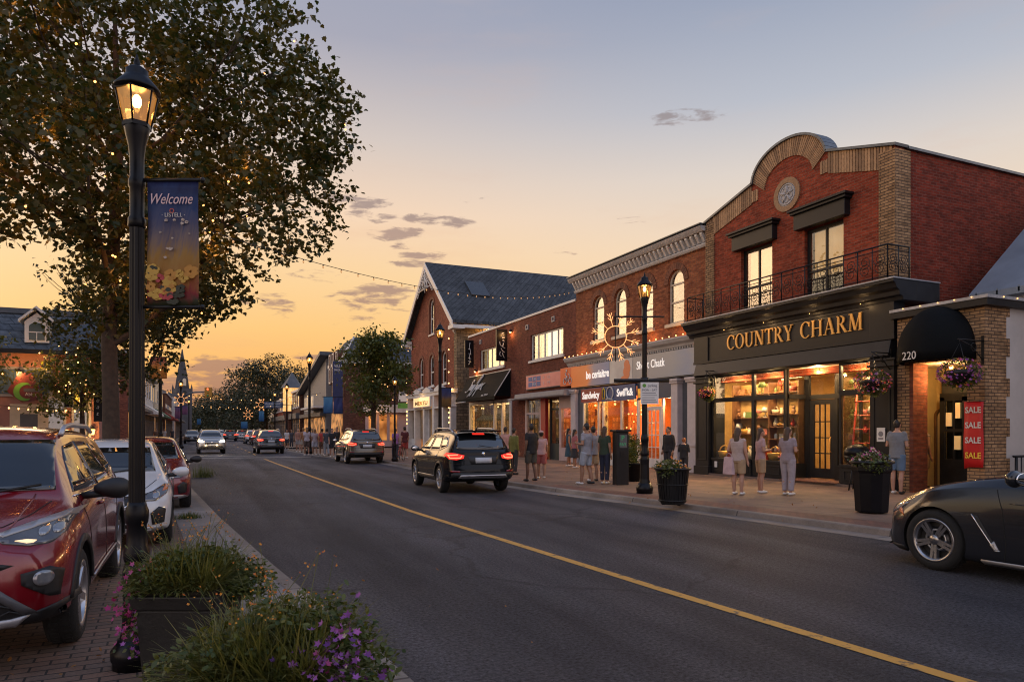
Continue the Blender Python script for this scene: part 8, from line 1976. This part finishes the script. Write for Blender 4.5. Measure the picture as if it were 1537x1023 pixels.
# ---- the two planters in the foreground
def blade(b, p, d, ln, w, rnd, bend=.5):
    side = d.cross(Vector((0,0,1))); side = side.normalized() if side.length > 1e-3 else Vector((1,0,0)); vs = []; q = p; dd = d.normalized(); n = 5
    for i in range(n+1):
        ww = w*(1-i/n)**.7*.5+.0006; vs += [tuple(q-side*ww), tuple(q+side*ww)]; dd = (dd+Vector((d.x,d.y,-1.0))*bend/n).normalized(); q = q+dd*(ln/n)
    o = len(b.v); b.v.extend(vs); b.f.extend([(o+2*i,o+2*i+1,o+2*i+3,o+2*i+2) for i in range(n)]); return q
def big_planter(loc, a, h, rz, label, sd, spread, nbl, mound, flowers):
    t = empty('flower_planter', loc, rz, label, 'planter', None); rnd = random.Random(sd)
    b = MB().taper((0,0,0), a*.80, a*.80, h-.09, 1.17).taper((0,0,h-.09), a*1.0, a*1.0, .09, 1.06); b.build('pot', mat('weathered black resin',(.009,.009,.009),.55,var=.35,scale=6,bump=.15,bscale=40), t, bevel=.012)
    MB().box(-a*.46,a*.46,-a*.46,a*.46,h+.001,h+.02).build('soil', mat('dark soil',(.02,.015,.01),.95,var=.4,scale=20), t)
    lv = Leaves(sd)
    for i in range(nbl):
        p = Vector((rnd.uniform(-.4,.4)*a, rnd.uniform(-.4,.4)*a, h)); g = rnd.uniform(0,6.28); o = rnd.random()**.7; d = Vector((math.cos(g)*o*1.0+p.x/a*.8, math.sin(g)*o+p.y/a*.8, 1.0))
        blade(lv, p, d, rnd.uniform(.16,.36)*spread, rnd.uniform(.006,.012), rnd, rnd.uniform(.25,1.1))
    lv.build('grass_blades', FOL2, t)
    lv = Leaves(sd+1); crown_leaves(lv, mound, 10000, .036, 1, rnd, .5, .2, 7, .06); lv.build('foliage', FOL, t)
    st = MB(); tips = []
    for i in range(34):
        p = Vector((rnd.uniform(-.35,.35)*a, rnd.uniform(-.35,.35)*a, h+.1)); g = rnd.uniform(0,6.28); q = p+Vector((math.cos(g)*rnd.uniform(.05,.30), math.sin(g)*rnd.uniform(.05,.30), rnd.uniform(.20,.42)*spread)); m_ = (p+q)/2+Vector((0,0,.06)); st.tube([p,m_,q], .0018, 3); tips.append(q); tips.append(m_.lerp(q,.6)+Vector((rnd.gauss(0,.02),rnd.gauss(0,.02),.02)))
    st.build('stems', FOL2, t)
    lt = Leaves(9)
    for q in tips:
        for _ in range(2): add_flower(lt, q+Vector((rnd.gauss(0,.012),rnd.gauss(0,.012),rnd.gauss(0,.012))), rnd.uniform(.004,.009), rnd)
    lt.build('yellow_flowers', ORANGEF, t)['kind'] = 'stuff'
    for (m,nm,n,c,s,sz) in flowers:
        bloom(t, nm, m, lambda: Vector((c[0]+rnd.gauss(0,s[0]), c[1]+rnd.gauss(0,s[1]), c[2]+rnd.gauss(0,s[2]))), n, sz, rnd)
        lv = Leaves(sd+5)
        for i in range(int(n*1.6)): lv.leaf(Vector((c[0]+rnd.gauss(0,s[0]), c[1]+rnd.gauss(0,s[1])+.02, c[2]+rnd.gauss(0,s[2]))), .035, 1)
        lv.build('trailing_leaves', FOL, t)
    return t
x1, y1 = at_d(287, 4.45)
big_planter((x1,y1,.012), .50, .64, -YAW, 'square black planter beside the nearest lamp, grassy plants and trailing magenta flowers', 91, .95, 2300,
    [((0,0,.72),.30,.5),((.22,.05,.76),.26,.6),((-.12,0,.70),.22,.5),((.34,.1,.72),.2,.7)], ((PINKF,'magenta_flowers',120,(-.29,-.16,.55),(.04,.06,.12),.018),(PURPLE,'violet_flowers',40,(-.27,-.16,.45),(.03,.06,.10),.015),(REDF,'coral_flowers',26,(-.12,.0,.80),(.12,.10,.03),.012)))
x2, y2 = at_d(415, 3.18)
big_planter((x2,y2,.012), .56, .50, -YAW, 'foreground planter overflowing with arching grasses and purple flowers at the kerb', 92, 1.15, 3400,
    [((0,0,.62),.36,.65),((-.30,-.05,.50),.24,.9),((-.36,-.1,.34),.18,1.1),((.22,0,.58),.28,.7),((0,-.26,.5),.28,.8),((.1,.2,.7),.25,.6),((.32,-.12,.42),.18,1.0)], ((PURPLE,'purple_flowers',340,(.31,-.15,.52),(.085,.10,.13),.017),(PINKF,'magenta_flowers',25,(.24,-.18,.54),(.06,.06,.08),.015),(WHITEF,'lilac_flowers',30,(.33,-.12,.58),(.07,.07,.08),.013)))
# shrubs growing at the edge of the concrete strip
for (px, py, w, lb, sd) in ((283,778,.30,'low weedy green tuft on the concrete behind the white hatchback',1),(306,716,.6,'dark green shrub at the end of the row of parked cars',2)):
    x, y = on_ground(px, py); t = empty('shrub', (x,y,.01), 0, lb, 'shrub'); lv = Leaves(sd); rnd = random.Random(sd)
    for i in range(260): g = rnd.uniform(0,6.28); o = rnd.random(); blade(lv, Vector((rnd.gauss(0,w*.3),rnd.gauss(0,w*.3),0)), Vector((math.cos(g)*o,math.sin(g)*o,1)), rnd.uniform(.3,.6)*w*(1.6 if sd == 2 else .8), .012, rnd, .5)
    lv.build('foliage', FOL, t)
# fallen leaves
lv = Leaves(77); rnd = random.Random(77)
for i in range(520):
    y = rnd.uniform(3,26); x = rnd.uniform(-3.2, kl(y)+ (1.6 if rnd.random() < .2 else .0)); lv.leaf(Vector((x,y,.03)), rnd.uniform(.02,.05), 1, .0)
for i in range(160):
    y = rnd.uniform(9,24); x = rnd.uniform(kr(y)-.5, 15.5); lv.leaf(Vector((x,y,.02 if x < kr(y) else WZ+.02)), rnd.uniform(.03,.06), 1, .0)
o = lv.build('fallen_leaves', petals('dry leaves',(.20,.08,.02),(.45,.24,.07)), None); o['kind'] = 'stuff'
# ------------------------------------------------------------------ people (standing at the origin, looking along +y)
SKIN = [mat('skin %d'%i, c, .55, var=.06) for i, c in enumerate(((.42,.23,.16),(.30,.16,.10),(.16,.08,.05)))]
HAIR = {k: mat('hair '+k, c, .5, var=.3, scale=20) for k, c in (('brown',(.055,.028,.014)),('dark',(.012,.009,.008)),('blond',(.22,.12,.05)),('ginger',(.25,.08,.025)))}
def cl_(n, c): return mat('cloth '+n, c, .85, var=.15, scale=9, bump=.7, bscale=12)
def remesh(mb, name, m, parent, vox, loc=None):
    me = mb.mesh('tmp', m); o = bpy.data.objects.new('tmp', me); col.objects.link(o)
    r_ = o.modifiers.new('r','REMESH'); r_.mode = 'VOXEL'; r_.voxel_size = vox; r_.use_smooth_shade = True
    s = o.modifiers.new('s','SMOOTH'); s.iterations = 4; s.factor = .5
    dg = bpy.context.evaluated_depsgraph_get(); me2 = bpy.data.meshes.new_from_object(o.evaluated_get(dg)); bpy.data.objects.remove(o); bpy.data.meshes.remove(me)
    me2.name = name; me2.materials.clear(); me2.materials.append(m)
    for p in me2.polygons: p.use_smooth = True
    return obj_of(me2, name, parent, loc)
def person(px, py, label, face, top, bottom, hair='brown', skin=0, h=1.7, long_hair=False, sleeves='short', legs='shorts', stride=0.0, arms='down', female=False, extra=None, vox=.0095, zground=None, at=None, group=None, lean=0.0, seated=False, cap=None):
    zg = WZ if zground is None else zground; x, y = at if at else on_ground(px, py, zg)
    t = empty('person', (x,y,zg), face, label, 'person', group, h/1.7); near = vox < .012; wd_ = 1+.07*math.sin(px*7.3); t.scale = (h/1.7*wd_, h/1.7*wd_, h/1.7)
    sw = .150 if female else .172; hw = .095
    ank = [Vector((-hw, .24*stride, .075)), Vector((hw, -.26*stride, .075+.05*stride))]
    hip = [Vector((-hw*.95,0,.90)), Vector((hw*.95,0,.90))]
    knee = [Vector((-hw, .16*stride+.015, .49)), Vector((hw, -.02*stride+.015, .48))]
    sh = [Vector((-sw, lean*.5, 1.385)), Vector((sw, lean*.5, 1.385))]
    if arms == 'down': el = [sh[0]+Vector((-.045,-.03-.05*stride,-.28)), sh[1]+Vector((.045,-.03+.05*stride,-.28))]; wr = [el[0]+Vector((.0,.06,-.245)), el[1]+Vector((.0,.07,-.245))]
    elif arms == 'front': el = [sh[0]+Vector((-.06,-.01,-.28)), sh[1]+Vector((.06,-.01,-.28))]; wr = [el[0]+Vector((.12,.20,.02)), el[1]+Vector((-.12,.20,.02))]
    elif arms == 'bent': el = [sh[0]+Vector((-.08,-.04,-.27)), sh[1]+Vector((.05,-.02,-.28))]; wr = [el[0]+Vector((.05,.21,.03)), el[1]+Vector((.02,.06,-.24))]
    else: el = [sh[0]+Vector((-.05,-.03,-.28)), sh[1]+Vector((.10,.10,-.22))]; wr = [el[0]+Vector((.0,.06,-.24)), el[1]+Vector((-.03,.18,.12))]
    ch = .155 if female else .175; wa = .125 if female else .155; hp = .165 if female else .16
    torso = lambda g: [((0,0,.84),(.095+g,hp*.92+g)),((0,0,.93),(.105+g,hp+g)),((0,lean*.2,1.06),(.092+g,wa+g)),((0,lean*.35,1.20),(.105+g,ch+g)),((0,lean*.48,1.33),(.10+g,ch+.01+g)),((0,lean*.5,1.41),(.07+g*.6,.12+g*.6)),((0,lean*.5,1.45),(.05,.06))]
    b = MB(); tp = torso(0); b.tube([p for p,_ in tp], [r_ for _,r_ in tp], 18)
    hd = Vector((0,.02+lean*.55,1.585)); b.tube([(0,lean*.5,1.40),(0,.01+lean*.55,1.53)], [.056,.050], 12); b.ell(tuple(hd),(.073,.092,.112),16,12); b.ell((0,hd.y+.05,1.53),(.05,.05,.05),12,8); b.ell((0,hd.y+.094,1.575),(.014,.018,.022),8,6)
    for s in (-1,1): b.ell((s*.074,hd.y-.005,1.58),(.012,.022,.034),8,6)
    for i in (0,1):
        b.tube([hip[i],knee[i].lerp(hip[i],.5)+Vector((0,.01,0)),knee[i],knee[i].lerp(ank[i],.35)+Vector((0,-.02,0)),ank[i]], [.088,.075,.054,.056,.036], 12)
        b.ell((ank[i].x,ank[i].y+.06,ank[i].z-.035),(.042,.125,.04),12,8)
        b.tube([sh[i],el[i].lerp(sh[i],.5),el[i],wr[i].lerp(el[i],.6),wr[i]], [.052,.046,.038,.036,.025], 10); b.ell(tuple(sh[i]+Vector((0,0,-.01))),(.055,.055,.055),10,8)
        d = (wr[i]-el[i]).normalized(); pc = wr[i]+d*.055; sx = d.cross(Vector((0,0,1))) if abs(d.z) < .9 else Vector((0,1,0)); sx.normalize()
        b.tube([wr[i],wr[i]+d*.04,wr[i]+d*.09], [.024,(.018,.040),(.015,.038)] if False else [.024,.034,.030], 10)
        if near:
            for f in range(4):
                o = wr[i]+d*.085+sx*((f-1.5)*.021); ln = (.062,.074,.070,.054)[f]; cv = Vector((0,.012,0)); b.tube([o,o+d*ln*.55+cv*.5,o+d*ln+cv*1.4], [.0095,.0088,.0075], 7)
            o = wr[i]+d*.035+sx*.03; b.tube([o,o+d*.03+sx*.022,o+d*.062+sx*.026], [.011,.010,.008], 7)
    remesh(b, 'body', SKIN[skin], t, vox)
    g = .020; b = MB(); tp = torso(g); tp[0] = ((0,0,.82 if not female else .86),(.115+g,hp+g)); b.tube([p for p,_ in tp[:-1]], [r_ for _,r_ in tp[:-1]], 20)
    for i in (0,1):
        f = {'short':.62,'long':1.9,'none':.12}[sleeves]
        pts = [sh[i]+Vector((0,0,.005)), sh[i].lerp(el[i],min(1,f))]; rr = [.056,.056]
        if f > 1: pts = [sh[i],el[i],el[i].lerp(wr[i],.9)]; rr = [.062,.052,.042]
        b.tube(pts, rr, 12); b.ell(tuple(sh[i]+Vector((.012 if i == 0 else -.012,0,0))),(.058,.060,.056),12,8)
    shirt = remesh(b, 'shirt' if sleeves != 'none' else 'vest_top', top, t, max(vox,.011))
    b = MB(); b.tube([(0,0,.82),(0,0,.90),(0,0,.99)], [(.112,hp+.012),(.122,hp+.018),(.112,wa+.025)], 18)
    for i in (0,1):
        if legs == 'shorts': q = hip[i].lerp(knee[i],.86); b.tube([hip[i],hip[i].lerp(knee[i],.5),q], [.108,.100,.090], 14)
        elif legs == 'skirt': pass
        else: b.tube([hip[i],hip[i].lerp(knee[i],.5),knee[i],ank[i].lerp(knee[i],.1)], [.106,.094,.078,.066], 14)
    if legs == 'skirt': b.tube([(0,0,.92),(0,0,.6),(0,0,.45)], [(.12,.17),(.16,.21),(.18,.23)], 18)
    remesh(b, {'shorts':'shorts','skirt':'skirt','long':'trousers'}[legs], bottom, t, max(vox,.011))
    for i in (0,1):
        s = MB().ell((0,0,0),(.048,.138,.042),12,8); s.v = [(v[0],v[1],max(v[2],-.036)) for v in s.v]; s.build('shoe', WHITE if i+int(px) % 2 == 0 or female else PLASTIC, t, (ank[i].x,ank[i].y+.055,ank[i].z-.036))
    b = MB().ell((0,hd.y-.018,1.617),(.083,.092,.094),14,10)
    if long_hair: b.tube([(0,hd.y-.05,1.64),(0,hd.y-.085,1.52),(0,hd.y-.10+lean*-.2,1.36),(0,hd.y-.095,1.22)], [(.05,.075),(.04,.075),(.030,.068),(.012,.03)], 12)
    else: b.ell((0,hd.y-.04,1.56),(.07,.06,.06),12,8)
    remesh(b, 'hair', HAIR[hair], t, .012)
    if cap is not None: MB().ell((0,hd.y,1.655),(.088,.10,.065),14,8).ell((0,hd.y+.10,1.635),(.06,.07,.012),12,6).build('cap', cap, t)
    if near:
        for s in (-1,1): MB().ell((s*.03,hd.y+.083,1.595),(.010,.008,.007),8,6).build('eye', DARKROOM, t)
    return t
E = -R(90)    # facing the shops (+x)
def held(kind, loc, rot, m, label, cat, k=1.0):
    if kind == 'bag': 
        t = empty('shopping_bag', loc, rot, label, cat); b = MB(); b.add([(-.17,-.05,0),(.17,-.05,0),(.17,.05,0),(-.17,.05,0),(-.14,-.03,.42),(.14,-.03,.42),(.14,.03,.42),(-.14,.03,.42)], [(3,2,1,0),(0,1,5,4),(1,2,6,5),(2,3,7,6),(3,0,4,7),(4,5,6,7)]); b.build('bag_body', m, t, bevel=.015); MB().ring((0,0,.42),.09,.008,'y',14,5,0,math.pi).build('handle', m, t)
    elif kind == 'backpack':
        t = empty('backpack', loc, rot, label, cat); b = MB().ell((0,0,0),(.16,.09,.24),16,12).ell((0,-.07,-.06),(.12,.05,.13),12,8); remesh(b,'pack',m,t,.012)
        for s in (-1,1): MB().tube([(s*.10,.06,.20),(s*.12,.16,.22),(s*.13,.22,.05),(s*.12,.06,-.16)], .014, 6).build('strap', m, t)
    return t
WG = None
person(1107,742,'woman with long brown hair, cream top and tan shorts, leftmost of three at the window', E+.45, cl_('cream',(.40,.31,.28)), cl_('tan',(.36,.25,.15)), 'brown', 0, 1.60, True, 'none', 'shorts', 0, 'bent', True)
x, y = on_ground(1101,742,WZ); held('bag', (x-.05,y+.12,WZ+.48), E, cl_('rose canvas',(.50,.36,.38)), 'pale rose canvas bag hanging beside the leftmost woman', 'bag')
person(1141,740,'woman in pale pink tee and tan shorts, middle of three at the window', E-.30, cl_('pale pink',(.42,.27,.27)), cl_('sand',(.40,.28,.17)), 'brown', 0, 1.60, True, 'short', 'shorts', .1, 'front', True)
person(1182,743,'woman in mauve tee and pale grey trousers with long hair, nearest the shop door', E+.22, cl_('mauve grey',(.26,.21,.23)), cl_('pale grey',(.32,.28,.31)), 'brown', 0, 1.62, True, 'short', 'long', .15, 'front', True)
person(1346,741,'man in grey polo shirt and denim shorts beside the tall planter', E+.25, cl_('steel grey',(.17,.18,.20)), cl_('denim',(.10,.16,.25)), 'dark', 0, 1.80, False, 'short', 'shorts', .05, 'front')
x5, y5 = on_ground(1384,733,WZ); person(1384,733,'person in grey vest with black backpack under the dome awning', E-.1, cl_('ash',(.25,.24,.24)), cl_('khaki',(.38,.24,.13)), 'blond', 0, 1.72, False, 'none', 'shorts', 0, 'down')
held('backpack', (x5-.17,y5+.02,WZ+1.2), E-.1, cl_('black nylon',(.015,.015,.017)), 'black backpack worn by the person under the dome awning', 'backpack')
person(797,722,'man in black tee and olive shorts walking behind the black SUV', R(10), cl_('black',(.014,.014,.016)), cl_('olive',(.075,.07,.055)), 'dark', 2, 1.74, False, 'short', 'shorts', .35, 'down')
person(812,718,'smaller person in pink tee and red patterned shorts beside the man in black', R(-25), cl_('dusty pink',(.46,.28,.27)), cl_('brick red',(.36,.10,.09)), 'dark', 1, 1.52, False, 'short', 'shorts', .5, 'down', True, cap=cl_('dusty pink',(.46,.28,.27)))
person(771,712,'person in olive hooded top just right of the black SUV', R(-70), cl_('olive green',(.13,.13,.03)), cl_('charcoal',(.03,.03,.035)), 'dark', 1, 1.62, False, 'long', 'long', .1, 'down')
person(758,709,'person in red and white striped top half hidden by the black SUV', R(-40), cl_('coral white',(.45,.25,.22)), cl_('navy',(.02,.025,.05)), 'dark', 1, 1.66, False, 'long', 'long', .1, 'down', True)
person(880,727,'man in grey blue tee and pale blue shorts walking with dark hair', R(25), cl_('grey blue',(.24,.25,.29)), cl_('pale blue',(.30,.34,.40)), 'dark', 1, 1.74, False, 'short', 'shorts', .45, 'bent')
person(890,722,'companion in slate tank top just behind the man in pale blue shorts', R(-10), cl_('slate',(.20,.20,.23)), cl_('sand',(.40,.28,.17)), 'dark', 1, 1.66, False, 'none', 'shorts', .2, 'down')
person(907,726,'person in dark green top and navy jeans between the couple and the pay station', R(-60), cl_('dark green',(.03,.05,.03)), cl_('navy',(.02,.025,.05)), 'brown', 0, 1.66, True, 'short', 'long', .1, 'down', True)
person(853,700,'woman in long teal dress walking past the pink shop', R(-110), cl_('teal',(.03,.07,.10)), cl_('teal',(.03,.07,.10)), 'dark', 1, 1.62, True, 'none', 'skirt', .3, 'down', True)
person(862,702,'person in pink check shirt and dark skirt by the orange lit window', R(-95), cl_('pink check',(.35,.12,.13)), cl_('charcoal',(.03,.03,.035)), 'dark', 1, 1.58, True, 'short', 'skirt', .1, 'down', True)
person(1026,716,'ginger haired child in dark clothes at the pale column', R(-60), cl_('black',(.014,.014,.016)), cl_('charcoal',(.03,.03,.035)), 'ginger', 0, 1.30, False, 'long', 'long', 0, 'front')
person(1003,713,'figure in black standing in the doorway of the blue sign shop', R(100), cl_('black',(.014,.014,.016)), cl_('charcoal',(.03,.03,.035)), 'dark', 1, 1.66, False, 'long', 'long', 0, 'down')
# the evening crowd further up the pavement
crowd = [(430,674,'white',.50,(.50,.48,.48),(.03,.03,.04),'walker in white shirt leading the far crowd'),(437,672,'',0,(.05,.05,.06),(.03,.03,.04),'dark clothed walker right behind the leading white shirt'),(447,678,'',0,(.30,.16,.12),(.30,.28,.27),'walker in rust top and grey skirt left in the far crowd'),(455,679,'',0,(.28,.13,.06),(.34,.30,.26),'walker in copper jacket near the centre of the far crowd'),
 (460,683,'',0,(.46,.40,.44),(.10,.07,.06),'walker in pale striped top and dark shorts in mid crowd'),(468,677,'',0,(.35,.33,.34),(.05,.05,.06),'grey topped walker behind the pale striped one'),(472,683,'',0,(.40,.33,.34),(.42,.42,.48),'walker in dusty top and white shorts'),(483,683,'',0,(.45,.06,.05),(.14,.08,.06),'walker in bright red top in the far crowd'),(490,684,'',0,(.06,.07,.09),(.28,.30,.33),'walker in navy top and light jeans'),
 (498,686,'',0,(.018,.018,.022),(.02,.02,.025),'large dark silhouette right of the navy topped walker'),(505,684,'',0,(.03,.03,.03),(.05,.05,.06),'dark walker beside the bronze SUV'),(593,690,'',0,(.30,.14,.36),(.05,.05,.07),'person in violet top by the brick corner'),(607,688,'',0,(.10,.02,.02),(.35,.06,.05),'person in dark top and red shorts by the brick corner')]
rc = random.Random(8)
for i, (px, py, _, __, c1, c2, lb) in enumerate(crowd):
    person(px, py, lb, rc.choice((R(5),R(180),R(-60),R(10))), cl_('crowd %d a'%i, c1), cl_('crowd %d b'%i, c2), rc.choice(('dark','brown','dark','blond')), rc.choice((0,1,1)), rc.uniform(1.58,1.74), rc.random() < .4, 'short', rc.choice(('shorts','long','shorts')) , .35, 'down', rc.random() < .5, vox=.02, group='people walking far up the pavement')
for (px, d, lb, c) in ((234,60,'figure in brown standing by the left lamp up the street',(.12,.07,.05)),(246,72,'pale shirted figure on the far left pavement',(.40,.36,.34)),(258,84,'dark figure under the awnings of the left row',(.04,.04,.05))):
    person(px, 0, lb, R(180), cl_('left '+lb[:9], c), cl_('charcoal',(.03,.03,.035)), 'dark', 1, 1.7, False, 'short', 'long', .2, 'down', vox=.025, zground=.12, at=far_at(px,d))
# bicycle at the corner
x, y = on_ground(601,692,WZ); t = empty('bicycle', (x,y,WZ), R(60), 'dark bicycle leaning at the brick corner', 'bicycle')
for xx in (-.52,.52):
    w = MB().ring((xx,0,.34),.33,.018,'y',28,6).build('wheel', PLASTIC, t)
MB().tube([(-.52,0,.34),(-.15,0,.75),(.38,0,.72),(0,0,.30),(-.15,0,.75)], .018, 6).tube([(-.52,0,.34),(0,0,.30)], .014, 6).tube([(.52,0,.34),(.38,0,.72),(.34,0,.95)], .016, 6).build('frame', mat('red frame',(.3,.03,.03),.3,var=0), t); MB().ell((-.17,0,.86),(.12,.06,.03)).build('saddle', PLASTIC, t); MB().tube([(.30,-.25,.98),(.34,0,.95),(.30,.25,.98)], .013, 6).build('handlebar', IRON, t)
